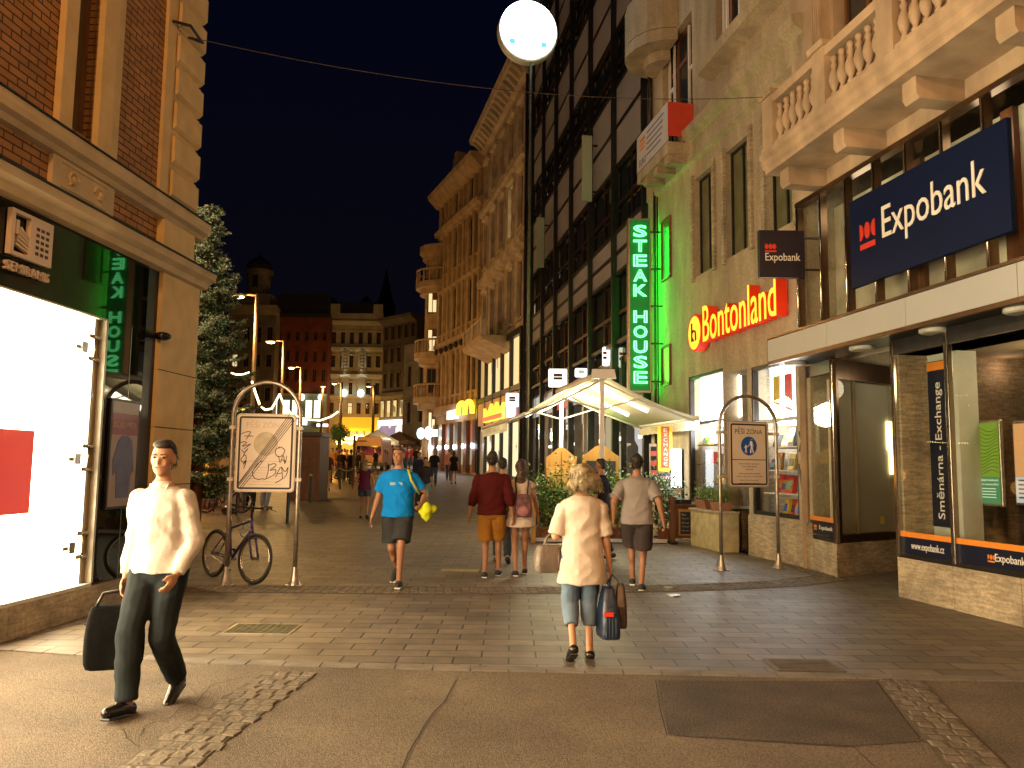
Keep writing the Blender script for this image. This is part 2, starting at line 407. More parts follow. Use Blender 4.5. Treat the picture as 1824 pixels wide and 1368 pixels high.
# edging course between road and paving
mb = MB()
for i in range(60):
    x0 = -9+i*.30; 
    if x0 > 8: break
    mb.hexa([(x0+.004, seam_y(x0)-.07, -.01), (x0+.294, seam_y(x0+.3)-.07, -.01), (x0+.294, seam_y(x0+.3)+.07, -.01), (x0+.004, seam_y(x0)+.07, -.01),
             (x0+.004, seam_y(x0)-.07, .008), (x0+.294, seam_y(x0+.3)-.07, .008), (x0+.294, seam_y(x0+.3)+.07, .008), (x0+.004, seam_y(x0)+.07, .008)])
mb.build('edging_stones', mat('edging', (.17, .145, .12), .7, var=.3, scale=4, bump=.3), loc=(0, 0, 0), kind='structure')
def patch(name, px, m, z=.0, th=.003):
    pts = [gnd(*p) for p in px]; mb = MB(); mb.v = [(x, y, z) for x, y in pts]; mb.f = [tuple(range(len(pts)))]
    mb.build(name, m, loc=(0, 0, 0), kind='structure')
patch('asphalt_patch', [(1172, 1212), (1560, 1213), (1640, 1320), (1500, 1330), (1190, 1308)], asph2)
crack = mat('crack_filler', (.02, .017, .014), .7)
def line(name, px, r, m, z=.001):
    mb = MB(); P = [Vector(gnd(*p)) for p in px]
    for i, p in enumerate(P):
        u = (P[min(i+1, len(P)-1)]-P[max(i-1, 0)]).normalized(); v = Vector((-u.y, u.x))*r
        for q in (p-v, p+v): mb.v.append((q.x, q.y, z))
        if i: mb.f.append((2*i-2, 2*i-1, 2*i+1, 2*i))
    mb.build(name, m, loc=(0, 0, 0), kind='structure')
line('road_joint', [(812, 1212), (803, 1228), (792, 1250), (775, 1266), (757, 1290), (745, 1312), (728, 1340), (716, 1370), (700, 1400)], .0045, crack, .001)
line('road_joint', [(1168, 1212), (1175, 1260), (1188, 1310)], .0035, crack, .003)
line('road_joint', [(1188, 1310), (1400, 1322), (1520, 1330), (1560, 1368)], .0035, crack, .003)
rc = random.Random(5)
for pts in ([(245, 1312), (262, 1290), (300, 1282), (320, 1262), (352, 1250), (372, 1222), (410, 1212), (440, 1205)], [(215, 1300), (232, 1318), (250, 1330)], [(330, 1250), (372, 1262), (398, 1240), (430, 1232)], [(60, 1225), (140, 1232), (215, 1228)]):
    q = []
    for (a, b), (c, d) in zip(pts, pts[1:]):
        for k in range(4): q.append((a+(c-a)*k/4+rc.uniform(-3, 3), b+(d-b)*k/4+rc.uniform(-1.5, 1.5)))
    line('road_crack', q+[pts[-1]], .0028, crack, .001)

# manhole cover, drain grate and small things set in the ground
def quadpx(a, b, c, d): return [gnd(*p) for p in (a, b, c, d)]
q = quadpx((410, 1122), (503, 1131), (517, 1118), (440, 1113)); cx = sum(p[0] for p in q)/4; cyy = sum(p[1] for p in q)/4
t = thing('manhole_cover', (cx, cyy, 0), 'square sunken manhole cover with mossy edge in the paving near the left arch', 'manhole cover')
MB().box(cx-.33, cx+.33, cyy-.24, cyy+.24, -.01, .006).build('frame', steel, t)
mb = MB(); mb.box(cx-.30, cx+.30, cyy-.21, cyy+.21, 0, .010)
for i in range(9): mb.box(cx-.28+i*.064, cx-.25+i*.064, cyy-.19, cyy+.19, .010, .013)
mb.build('lid', mat('mossy_iron', (.10, .085, .04), .8, .1, var=.5, scale=12, bump=.4), t)
a = gnd(1372, 1176); b = gnd(1490, 1196); cx, cyy = gnd(1431, 1187)
t = thing('drain_grate', (cx, cyy, 0), 'rectangular metal drain grate with bars at the edge of the paving', 'drain grate')
mb = MB(); X0, X1, Y0, Y1 = cx-.27, cx+.27, cyy-.20, cyy+.20
for bx in ((X0, X1, Y0, Y0+.03), (X0, X1, Y1-.03, Y1), (X0, X0+.03, Y0+.03, Y1-.03), (X1-.03, X1, Y0+.03, Y1-.03)): mb.box(*bx, 0, .016)
mb.build('frame', mat('grate_iron', (.14, .11, .08), .6, .5), t); MB().box(X0+.02, X1-.02, Y0+.02, Y1-.02, 0, .004).build('pit_shade_slab', mat('pit_shade', (.002, .002, .002), 1.0, spec=0), t); giron = mat('grate_iron', (.14, .11, .08), .6, .5)  # flat black slab: shade inside the drain put into its colour
for i in range(7): MB().box(X0+.03, X1-.03, Y0+.05+i*.046, Y0+.068+i*.046, .006, .018).build('bar', giron, t)
x, y = gnd(820, 1016)
t = thing('ground_plate', (x, y, 0), 'long thin metal access plate let into the paving left of the walking couple', 'access plate')
MB().box(x-.29, x+.29, y-.10, y+.10, 0, .009).build('plate', mat('yellowed_plate', (.42, .36, .12), .4, .6, var=.3), t)
for i, (px, py, lb) in enumerate(((1200, 1062, 'round steel uplight cover in the dark paving below the sett band'), (1190, 1048, 'small round steel cap on the sett band behind the larger cover'))):
    x, y = gnd(px, py); r_ = .085 if i == 0 else .06
    t = thing('steel_uplight', (x, y, 0), lb, 'ground cap', 'round steel caps in the paving')
    MB().tube([(x, y, 0), (x, y, .018)], r_, 20).build('rim', steel, t); MB().tube([(x, y, .018), (x, y, .021)], r_*.8, 20).build('lens', mat('cap_lens', (.6, .6, .55), .2), t)

# ------------------------------------------------------------ right side: facades
RF = Fr(7.22, 0, -.1723, 1)
def rs(px, py=831, o=0): return RF.s(px, py, o)
# ---- bank building
SB = rs(1440, 500); S0 = 1.0
BY = RF.P(SB, 0, 0)
bank = thing('bank_building', RF.P(8, 0, 0), 'pale bank building with stone plinth, chrome framed glazing and a heavy balcony at the right', 'building')
zG0, zG1 = 3.80, 6.02        # upper glazing
mb = MB(); wallgrid(mb, RF, S0, SB, zG1, 16, [], .2, .1); 
hol = [(SB-1.1-2.3*i-1.2, SB-1.1-2.3*i, 8.1, 11.2) for i in range(5)]
mb = MB(); wallgrid(mb, RF, S0, SB+.2, zG1, 15, hol, .3, .1); shell(mb, RF, S0, SB+.2, 0, 15, 9, .1)
mb.build('wall', plaster_o, bank)
for h in hol:
    window(RF, bank, h[0], h[1], h[2], h[3], -.1, wood, winglass, 2, 2, .07, [.7])
mb = MB()
for h in hol:
    for e in (h[0]-.33, h[1]+.08): mb.prof(RF, e, e+.25, [(.1, 7.9), (.28, 7.9), (.28, 11.4), (.1, 11.4)])
    for k in range(4):
        for e in (h[0]-.31, h[1]+.10): mb.fb(RF, e+k*.058, e+k*.058+.026, .28, .30, 8.2, 11.2)
    mb.prof(RF, h[0]-.4, h[1]+.4, [(.1, 11.4), (.4, 11.4), (.45, 11.6), (.1, 11.7)])
mb.build('pilaster', plaster_o, bank)
# balcony
OB = .92; ZS = 6.36
bal = MB().prof(RF, S0, SB-.35, [(.1, ZS), (OB, ZS), (OB, ZS+.06), (OB+.05, ZS+.10), (OB+.05, ZS+.2), (OB+.10, ZS+.24), (OB+.10, ZS+.32), (.1, ZS+.32)]).build('balcony_slab', plaster_o, bank)
ped = [SB-.55-1.52*i for i in range(8)]
for i, s_ in enumerate(ped):
    MB().fb(RF, s_-.16, s_+.16, OB-.17, OB+.05, ZS+.32, 7.58).build('pedestal', plaster_o, bal)
    MB().prof(RF, s_-.20, s_+.20, [(OB-.21, 7.58), (OB+.09, 7.58), (OB+.11, 7.66), (OB-.21, 7.66)]).build('coping', plaster_o, bal)
for i in range(7):
    a, b = ped[i+1]+.16, ped[i]-.16
    MB().prof(RF, a, b, [(OB-.12, 7.44), (OB+.03, 7.44), (OB+.05, 7.56), (OB-.12, 7.56)]).build('rail', plaster_o, bal); MB().fb(RF, a, b, OB-.12, OB+.03, ZS+.32, ZS+.42).build('bottom_rail', plaster_o, bal)
prf = [(.045, 0), (.055, .05), (.03, .10), (.07, .20), (.085, .28), (.065, .38), (.035, .46), (.058, .52), (.03, .57), (.055, .63), (.045, .68)]
for i in range(7):
    a, b = ped[i+1]+.16, ped[i]-.16
    for k in range(6):
        s_ = a+(b-a)*(k+.5)/6; p0 = RF.P(s_, OB-.045, ZS+.42)
        MB().tube([(p0[0], p0[1], p0[2]+z_*.88) for r_, z_ in prf], [r_ for r_, z_ in prf], 8).build('baluster', plaster_o, bal, smooth=True)
for s_ in [rs(1465, 320, .1)-1.53*i for i in range(6)]:
    MB().prof(RF, s_-.13, s_+.13, [(.1, ZS-.28), (.72, ZS-.28), (.76, ZS-.22), (.76, ZS), (.1, ZS)]).build('bracket', plaster_o, bal)
# upper glazing
blind = mat('interior_blind', (.62, .56, .42), .9, var=.3, scale=2)
mbk = MB().fb(RF, S0, SB, -.55, -.5, zG0-.4, zG1); mbk.build('upper_interior', blind, bank)
MB().add([RF.P(S0, .15, zG0-.4), RF.P(SB, .15, zG0-.4), RF.P(SB, .15, zG1), RF.P(S0, .15, zG1)], [(0, 1, 2, 3)]).build('upper_pane', shopglass, bank)
brz = mat('bronze_frame', (.16, .10, .06), .3, .9, var=.2)
MB().fb(RF, S0, SB, .08, .22, zG1-.06, zG1+.02).build('upper_head', brz, bank)
for i in range(16):
    s_ = SB-.04-.70*i; f = MB().fb(RF, s_-.035, s_+.035, .1, .21, zG0-.4, zG1-.06).build('mullion', brz, bank)
    MB().tube([RF.P(s_-.012, .225, zG0-.4), RF.P(s_-.012, .225, zG1-.08)], .014, 8).build('chrome_strip', chrome, f, smooth=True)
mb = MB()
for s_ in (SB-2.0, SB-3.7, SB-5.6): mb.fb(RF, s_-.30, s_-.1, -.5, -.42, zG0, zG1)
mb.build('inner_frame', wood, bank)
# canopy
OC = .74; SC_ = SB+.02
can = MB().fb(RF, S0, SC_, .1, OC-.03, 3.32, 3.40).build('canopy', darkmetal, bank)
mb = MB(); nsl = 7
for i in range(nsl):
    b = SC_-1.75*i; mb.fb(RF, b-1.742, b, OC-.03, OC, 3.36, 3.71)
mb.build('canopy_fascia', mat('fascia_panel', (.36, .37, .37), .35, var=.05, scale=1.2), can)
MB().fb(RF, SC_, SC_+.02, .1, OC, 3.34, 3.72).build('canopy_end', brz, can)
MB().fb(RF, S0, SC_, .1, OC+.02, 3.715, 3.75).build('canopy_trim', brz, can)
MB().fb(RF, S0, SC_, OC-.05, OC+.015, 3.30, 3.355).build('canopy_lip', brz, can)
for s_, o_ in ((rs(1412, 648, .5), .45), (rs(1530, 628, .45), .40), (rs(1660, 600, .45), .42), (rs(1815, 560, .45), .42)):
    p0 = RF.P(s_, o_, 3.28); MB().tube([(p0[0], p0[1], 3.265), (p0[0], p0[1], 3.28), (p0[0], p0[1], 3.32)], [.14, .17, .17], 20).build('canopy_light', mat('lamp_cover', (.6, .58, .5), .3), can)
# shopfront: plinth, strips, panes
SE = rs(1600, 1030, .37); OF = .37
mb = MB()
for i in range(14):
    b = SE-1.02*i
    if b-1.02 < 0: break
    mb.fb(RF, b-1.012, b, OF-.5, OF+(i % 2)*.002, 0, .50)
mb.build('plinth', travert, bank)
MB().fb(RF, S0, SE, OF-.5, OF-.015, .50, .56).build('plinth_cap', darkmetal, bank)
n1 = MB().fb(RF, S0, SE-.05, OF-.05, OF-.02, .56, .77).build('navy_strip', navy_t, bank)
MB().fb(RF, S0, SE-.05, OF-.052, OF-.018, .77, .835).build('orange_strip', orange_s, bank)
ZT = 3.12
MB().add([RF.P(S0, OF-.035, .835), RF.P(SE, OF-.035, .835), RF.P(SE, OF-.035, ZT), RF.P(S0, OF-.035, ZT)], [(0, 1, 2, 3)]).build('shop_pane', shopglass, bank)
MB().fb(RF, S0, SE, OF-.6, OF-.01, ZT, 3.32).build('shop_head', darkmetal, bank)
for s_, nm in ((SE-.03, 'corner_post'), (rs(1692, 800, OF), 'shop_mullion'), (rs(1692, 800, OF)-2.4, 'shop_mullion')):
    mb = MB(); mb.fb(RF, s_-.035, s_+.035, OF-.06, OF+.015, .52, 3.31); o = mb.build(nm, chrome, bank); bev(o, .012)
beige = mat('shop_interior', (.34, .27, .17), .8, var=.12, scale=1.5)
MB().fb(RF, S0, SE-.9, OF-2.4, OF-2.3, .5, ZT).fb(RF, S0, SE-.02, OF-2.3, OF-.06, .48, .5).fb(RF, S0, SE-.02, OF-2.3, OF-.06, ZT, ZT+.02).build('shop_interior', beige, bank)
MB().fb(RF, SE-1.0, SE-.9, OF-2.4, OF-1.2, .5, ZT).build('partition', mat('dark_interior', (.05, .025, .015), .5), bank)
p0 = rs(1655, 800, OF-.45); p1 = rs(1708, 800, OF-.45)
MB().fb(RF, p1, p0, OF-.75, OF-.47, .5, ZT).build('inner_column', mat('pale_column', (.50, .52, .46), .6, var=.06), bank)
# bank writing on strips
P = RF.P; rgt = Vector((-RF.d[0], -RF.d[1], 0)); upv = Vector((0, 0, 1)); nR = Vector((RF.n[0], RF.n[1], 0))
wtxt = mat('white_lettering', (.80, .78, .74), .5, var=.02)
text('strip_text', 'www.expobank.cz', wtxt, n1, P(rs(1621, 970, OF), OF-.016, .600), rgt, upv, .60, .115, .002)
text('strip_text', 'Expobank', wtxt, n1, P(rs(1770, 990, OF), OF-.016, .605), rgt, upv, .42, .11, .002)
redl = mat('red_logo', (.62, .035, .015), .45, var=.02)
def crown(mb, fr, s_, z_, w_, h_, o0, o1):      # half disc, disc, half disc above a bar
    def disc(cs, cz, rx, rz, a0, a1, n=18):
        k = []
        for i in range(n+1):
            a = a0+(a1-a0)*i/n; k.append((cs-rx*math.cos(a), cz+rz*math.sin(a)))
        m = len(k); V = [fr.P(a, o0, b) for a, b in k]+[fr.P(a, o1, b) for a, b in k]
        mb.add(V, [tuple(range(m)), tuple(range(m, 2*m))[::-1]]+[(i, (i+1) % m, m+(i+1) % m, m+i) for i in range(m)])
    rz = h_*.31; cz = z_+h_*.66; rx = w_*.17
    disc(s_+w_*.5-.0, cz, w_*.24, rz, -math.pi/2, math.pi/2); disc(s_, cz, rx*1.05, rz, 0, 2*math.pi); disc(s_-w_*.5, cz, w_*.24, rz, math.pi/2, 3*math.pi/2)
    mb.fb(fr, s_-w_*.5, s_+w_*.5, o0, o1, z_, z_+h_*.20)
    return mb
crown(MB(), RF, rs(1763, 990, OF), .615, .10, .085, OF-.019, OF-.014).build('strip_logo', orange_s, n1)
# display pier left of the entrance and splayed entrance side
A_ = Vector(gnd(1441, 1013)); B_ = Vector(gnd(1492, 1029)); Cc = Vector(gnd(1606, 1016)); Cc = B_+(Cc-B_)*1.35
Fp = Fr(B_.x, B_.y, (A_.x-B_.x)/(A_.y-B_.y), 1); Lp = (A_-B_).length
class Fr2(Fr):
    def __init__(f, a, b, side):
        d = (Vector(b)-Vector(a)).normalized(); f.A = tuple(a); f.d = (d.x, d.y); f.n = (-d.y*side, d.x*side)
Fs = Fr2(B_, Cc, -1)      # runs away to the right, faces the camera
Ls = (Cc-B_).length
mb = MB(); mb.prism([A_+Vector((.3, .4)), A_, B_, Cc, Cc+Vector((0, .9))], 0, .50)
mb.build('entrance_plinth', travert, bank)
MB().fb(Fp, .06, Lp, -.05, -.015, .50, .56).build('pier_frame', darkmetal, bank); MB().fb(Fp, .06, Lp, -.05, -.015, 3.12, 3.32).build('pier_head', darkmetal, bank)
nv = MB().fb(Fp, .06, Lp-.03, -.04, -.02, .58, .80).build('navy_strip', navy_t, bank)
MB().fb(Fp, .06, Lp-.03, -.042, -.018, .80, .87).build('orange_strip', orange_s, bank)
rp = Vector((-Fp.d[0], -Fp.d[1], 0))
text('strip_text', 'Expobank', wtxt, nv, Fp.P(Lp*.62, -.016, .65), rp, upv, Lp*.46, .085, .002)
crown(MB(), Fp, Lp*.76, .65, Lp*.10, .085, -.019, -.014).build('strip_logo', orange_s, nv)
MB().add([Fp.P(0, -.03, .87), Fp.P(Lp, -.03, .87), Fp.P(Lp, -.03, 3.12), Fp.P(0, -.03, 3.12)], [(0, 1, 2, 3)]).build('pier_pane', shopglass, bank)
for s_ in (.02, Lp-.03):
    o = MB().fb(Fp, s_-.03, s_+.03, -.06, .0, .50, 3.32).build('pier_post', chrome, bank); bev(o, .01)
MB().fb(Fp, .52, Lp, -.6, -.55, .5, 3.2).build('pier_interior', beige, bank)
# splayed side: dark frame, large pane in front of a blank panel, glowing lamp inside
MB().fb(Fs, .02, .16, -.06, .0, .50, 3.32).fb(Fs, .16, Ls, -.06, -.01, .50, .62).fb(Fs, .16, Ls, -.06, -.01, 3.02, 3.32).build('entrance_frame', brz, bank)
MB().fb(Fs, .16, Ls, -.20, -.16, .62, 3.02).build('entrance_panel', mat('frosted_panel', (.55, .50, .38), .7, var=.10, scale=1.0), bank)
MB().add([Fs.P(.16, -.03, .62), Fs.P(Ls, -.03, .62), Fs.P(Ls, -.03, 3.02), Fs.P(.16, -.03, 3.02)], [(0, 1, 2, 3)]).build('entrance_pane', shopglass, bank)
x_ = Fs.s(1573, 900, 0); zz = Fs.z(1573, 928, 0)
MB().fb(Fs, x_-.05, x_+.07, -.028, -.024, zz-.05, zz+.07).build('warning_sticker', mat('yellow_sticker', (.5, .42, .04), .6), bank)
t0 = Fs.s(1588, 780, -.1)
MB().fb(Fs, t0-.06, t0+.09, -.15, -.12, 1.95, 2.42).fb(Fs, t0+.0, t0+.10, -.15, -.12, 1.55, 1.95).build('wall_lamp', emat('lamp_glow', (1, .86, .42), 5), bank)
MB().prism([RF.P(SE, OF-.05, 0)[:2], RF.P(SE, OF-3, 0)[:2], RF.P(SE-.1, OF-3, 0)[:2], RF.P(SE-.1, OF-.05, 0)[:2]], .0, 3.3).build('entrance_side_wall', travert, bank)

# banner and posters inside the bank window
bs = rs(1672, 800, OF-.3)
t = thing('exchange_banner', RF.P(bs, OF-.42, .9), 'tall dark roll-up banner with exchange writing inside the bank window', 'banner')
b0, b1 = rs(1657, 800, OF-.42), rs(1689, 800, OF-.42); zb0, zb1 = RF.z(1672, 938, OF-.42), RF.z(1672, 642, OF-.42)
MB().fb(RF, b1, b0, OF-.44, OF-.42, zb0, zb1).build('cloth', navy_t, t)
MB().fb(RF, b1, b0, OF-.438, OF-.415, zb1-.12, zb1-.01).build('orange_band', orange_s, t)
text('banner_text', 'Směnárna - Exchange', wtxt, t, P(b1+.06+.0, OF-.414, zb0+.10), (0, 0, 1), -rgt, zb1-zb0-.38, .17, .002)
for pxa, pxb, za, zb_, lb, cols in ((1728, 1779, 895, 755, 'green advertising lightbox with curved lines inside the bank window', 0), (1808, 1860, 895, 755, 'orange and white advertising lightbox at the right edge of the bank window', 1)):
    o_ = OF-.75; s1_, s0_ = rs(pxa, 830, o_), rs(pxb, 830, o_); z0_, z1_ = RF.z(pxa, za, o_), RF.z(pxa, zb_, o_)
    t = thing('poster_lightbox', RF.P(s0_, o_, z0_), lb, 'poster', 'lit posters in the bank window')
    fr_ = MB(); fr_.fb(RF, s0_-.03, s1_+.03, o_-.06, o_-.01, z0_-.03, z1_+.03); bev(fr_.build('casing', steel, t), .01)
    MB().fb(RF, s0_-.0, s1_, o_-.012, o_, z0_+.33*(z1_-z0_), z1_).build('picture', emat('green_ad', (.16, .26, .01), 1.1, (.03, .03, .03)) if cols == 0 else emat('orange_ad', (.75, .33, .10), 1.0, (.03, .03, .03)), t)
    MB().fb(RF, s0_-.0, s1_, o_-.012, o_+.001, z0_, z0_+.33*(z1_-z0_)-.003).build('caption_panel', emat('green_cap', (.05, .20, .07), 1.1, (.03, .03, .03)) if cols == 0 else emat('pale_cap', (.55, .55, .5), 1.0, (.03, .03, .03)), t)
    lm = emat('ad_lettering', (.75, .85, .55), 1.0, (.03, .03, .03)) if cols == 0 else mat('ad_lettering_dark', (.1, .1, .1))
    if cols == 0:
        text('poster_text', 'Ani ty nejlepší bankovní', lm, t, P(s1_-.03, o_+.002, z0_+.27*(z1_-z0_)), rgt, upv, (s1_-s0_)*.9, .035, .001)
        text('poster_text', 'balíček pro nemocniční', lm, t, P(s1_-.03, o_+.002, z0_+.22*(z1_-z0_)), rgt, upv, (s1_-s0_)*.9, .035, .001)
        mb = MB()
        for k in range(4): mb.fb(RF, s0_+.06, s1_-.03, o_+.001, o_+.003, z0_+.18*(z1_-z0_)-k*.035, z0_+.18*(z1_-z0_)-k*.035+.010)
        mb.build('small_print', lm, t)
        dk = mat('ad_lines', (.01, .03, .0), .5)
        for k in range(13):
            zc = z0_+(z1_-z0_)*(.38+.045*k)
            MB().tube([P(s0_+(s1_-s0_)*j/12, o_+.001, zc+.035*math.sin(j*.55+k*.25)) for j in range(13)], .003, 4).build('line_pattern', dk, t)
    else:
        for k in range(5): MB().fb(RF, s0_+.02, s1_-.04, o_, o_+.002, z0_+.27*(z1_-z0_)-k*.05, z0_+.27*(z1_-z0_)-k*.05+.02).build('small_print', lm, t)
lamp('interior_light', RF.P(rs(1800, 800), OF-1.2, 3.0), 42, (1, .74, .42), .3)
for i_ in range(4): lamp('office_light', RF.P(SB-1.3-2.6*i_, -.2, zG1-.3), 7, (1, .85, .6), .2)
lamp('entrance_fill', Fs.P(Ls*.6, .9, 3.0), 16, (1, .82, .55), .2)  # added lamp without a fixture, brightens the entrance panel
lamp('interior_light', RF.P(rs(1660, 800), OF-1.5, 3.0), 7, (1, .6, .35), .3)

# big bank sign
so = .30; s1_, s0_ = rs(1514, 430, so), rs(1799, 350, so); z0_, z1_ = RF.z(1517, 515, so), RF.z(1512, 361, so)
t = thing('bank_sign', RF.P(s0_, so, z0_), 'large navy sign with white Expobank lettering and red crown logo above the canopy', 'sign')
o = MB().fb(RF, s0_, s1_, so-.07, so, z0_, z1_).build('panel', navy, t); bev(o, .01)
W = s1_-s0_; H_ = z1_-z0_
text('lettering', 'Expobank', mat('sign_white', (.82, .80, .72), .5, var=.02), t, P(s1_-W*.255, so+.004, z0_+H_*.31), rgt, upv, W*.635, H_*.45, .006)
crown(MB(), RF, s1_-W*.145, z0_+H_*.385, W*.115, H_*.30, so+.001, so+.014).build('logo', redl, t)
mb = MB()
for k in range(5): mb.fb(RF, s0_+.2+k*(W-.4)/4-.02, s0_+.2+k*(W-.4)/4+.02, .2, so-.07, z0_+.3, z0_+.36)
mb.build('mounting', darkmetal, t)
# small hanging bank sign, facing down the street
hb = Fr2(RF.P(rs(1435, 450), 0, 0)[:2], (RF.P(rs(1435, 450), 1, 0)[0], RF.P(rs(1435, 450), 1, 0)[1]), 1)   # runs out of the wall
q0 = RF.P(rs(1440, 450), 0.0, 0)
Yh = q0[1]-.35
a0 = atY(1350, 411, Yh); a1 = atY(1431, 411, Yh); b0_ = atY(1350, 495, Yh)
t = thing('hanging_bank_sign', (a0[0], Yh, b0_[2]), 'small dark square Expobank sign hanging out from the wall on a bracket', 'sign')
o = MB().box(a0[0], a1[0], Yh-.05, Yh+.05, b0_[2], a0[2]).build('panel', mat('hanging_panel', (.012, .009, .02), .35), t); bev(o, .008)
W = a1[0]-a0[0]; H_ = a0[2]-b0_[2]
text('lettering', 'Expobank', wtxt, t, (a0[0]+W*.13, Yh-.056, b0_[2]+H_*.30), (1, 0, 0), upv, W*.76, H_*.21, .003)
Fh = Fr2((a0[0], Yh-.05), (a0[0]-1, Yh-.05), -1)
mb = MB(); cx = a0[0]+W*.25; z_ = b0_[2]+H_*.53
for k, e in enumerate((-.085, 0, .085)): mb.ell((cx+e*W*1.0, Yh-.052, z_+H_*.12), W*.042, .004, H_*.06, 12, 6)
mb.box(cx-W*.125, cx+W*.125, Yh-.058, Yh-.051, z_, z_+H_*.04); mb.build('logo', redl, t)
mb = MB()
for z_ in (b0_[2]+H_*.18, b0_[2]+H_*.85): mb.box(a1[0]-.01, a1[0]+.30, Yh-.015, Yh+.015, z_-.015, z_+.015)
mb.build('bracket', darkmetal, t)

# ---- shop building with the red and yellow sign
SL = rs(1160, 700)                      # far end of this building
shop = thing('shop_building', RF.P(17, 0, 0), 'weathered stone-clad shop building with lit display windows between the bank and the dark glass block', 'building')
def wpx(pxl, pxr, pyt, pyb, o=0.0, pyr=None):       # s0 (near), s1 (far), z0, z1 from a window's far-side corners
    s1_, z1_ = RF.at(pxl, pyt, o); s0_ = RF.s(pxr, pyt, o); return (s0_, s1_, RF.z(pxl, pyb, o), z1_)
wA = wpx(1226, 1288, 672, 893); wB = wpx(1337, 1418, 655, 915); dr = (rs(1333, 800), rs(1291, 800), 0.0, wB[3])
up = [wpx(1237, 1271, 347, 492), wpx(1292, 1336, 302, 452), wpx(1364, 1414, 245, 405)]
up = [(a, b, 5.9, 8.15) for a, b, c, d in up]
tall = [wpx(1180, 1233, 118, 262), wpx(1275, 1318, 18, 160), (11.9, 13.1, 10.6, 13.2)]
tall = [(a, b, 9.55+.9*(i > 0), 12.3+.9*(i > 0)) for i, (a, b, c, d) in enumerate(tall)]
sm = [wpx(1178, 1196, 402, 505), wpx(1178, 1196, 625, 690)]
mb = MB(); wallgrid(mb, RF, SB+.02, SL, 0, 15.5, [wA, wB, dr]+up+tall, .32, 0)
shell(mb, RF, SB+.02, SL, 0, 15.5, 9); mb.build('wall', concrete, shop)
# stone string courses
MB().prof(RF, SB-.2, SL, [(0, 8.55), (.10, 8.6), (.10, 9.0), (.28, 9.12), (.30, 9.28), (0, 9.34)]).build('cornice', concrete, shop)
MB().prof(RF, 9.0, SL-4.0, [(.0, 10.02), (.34, 10.12), (.38, 10.32), (0, 10.38)]).build('window_ledge', concrete, shop)
for h in up:
    for e in (h[0]-.13, h[1]): MB().fb(RF, e, e+.13, 0, .06, h[2]-.1, h[3]+.12).build('window_surround', travert, shop)
    window(RF, shop, h[0], h[1], h[2], h[3], -.12, darkmetal, mat('lit_curtain', (.15, .15, .07), .35, var=.3, scale=3, spec=.8), 2, 1, .05)
for h in tall:
    f = window(RF, shop, h[0], h[1], h[2], h[3], -.16, wood, winglass, 3, 1, .10, [.72])
    for i in (0, 2):
        a = h[0]+(h[1]-h[0])*(i+.2)/3; b = h[0]+(h[1]-h[0])*(i+.8)/3
        MB().fb(RF, a, a+.06, -.16, -.11, h[2]+.1, h[3]-.1).fb(RF, b-.06, b, -.16, -.11, h[2]+.1, h[3]-.1).fb(RF, a+.06, b-.06, -.16, -.112, h[2]+1.5, h[2]+1.58).build('sash', white, f)
for i, h in enumerate(sm):
    h = (h[0], h[0]+.62, h[2], h[2]+(1.55 if i == 0 else 1.0))
    window(RF, shop, h[0], h[1], h[2], h[3], .06, wood, mat('brown_pane', (.12, .075, .035), .3), 1, 1, .05)
# display windows
warmw = emat('display_light', (1.0, .97, .86), 6)
for h, nm in ((wA, 'a'), (wB, 'b')):
    ztr = h[2]+(h[3]-h[2])*.62
    f = MB()
    f.fb(RF, h[0], h[1], -.12, -.02, h[2], h[2]+.07).fb(RF, h[0], h[1], -.12, -.02, h[3]-.07, h[3]).fb(RF, h[0], h[0]+.07, -.119, -.021, h[2]+.07, h[3]-.07).fb(RF, h[1]-.07, h[1], -.119, -.021, h[2]+.07, h[3]-.07).fb(RF, h[0]+.07, h[1]-.07, -.11, -.03, ztr-.03, ztr+.03)
    f = f.build('display_frame', darkmetal, shop)
    MB().add([RF.P(h[0], -.07, h[2]), RF.P(h[1], -.07, h[2]), RF.P(h[1], -.07, h[3]), RF.P(h[0], -.07, h[3])], [(0, 1, 2, 3)]).build('display_pane', clearglass, f)
    MB().fb(RF, h[0]-.15, h[1]+.15, -1.3, -1.25, h[2]-.05, ztr).build('back_wall', mat('display_back', (.5, .5, .46), .7, var=.1), shop)
    if nm == 'a': MB().fb(RF, h[0]-.15, h[1]+.15, -.34, -.30, ztr+.06, h[3]+.1).build('light_panel', warmw, shop)
    else:
        MB().fb(RF, h[0]-.15, h[1]+.15, -.50, -.45, ztr+.05, h[3]+.1).build('light_panel', emat('display_light_b', (.9, .97, 1.0), 3.0), shop)
    MB().fb(RF, h[0]-.15, h[1]+.15, -1.25, -.1, h[2]-.06, h[2]).fb(RF, h[0]-.15, h[1]+.15, -1.25, -.52, ztr, ztr+.03).build('display_floor', white, shop)
    for e in (h[0]-.17, h[1]+.15): MB().fb(RF, e, e+.02, -1.25, -.33, h[2], h[3]).build('display_side', mat('display_side', (.4, .38, .33), .7), shop)
    MB().fb(RF, h[0]+.1, h[1]-.1, -.9, -.5, ztr-.04, ztr-.01).build('display_lamp', emat('tube_light', (.95, .98, 1), 9), shop); lamp('display_light', RF.P((h[0]+h[1])/2, -.28, ztr-.12), 110, (.95, .98, 1), .15)
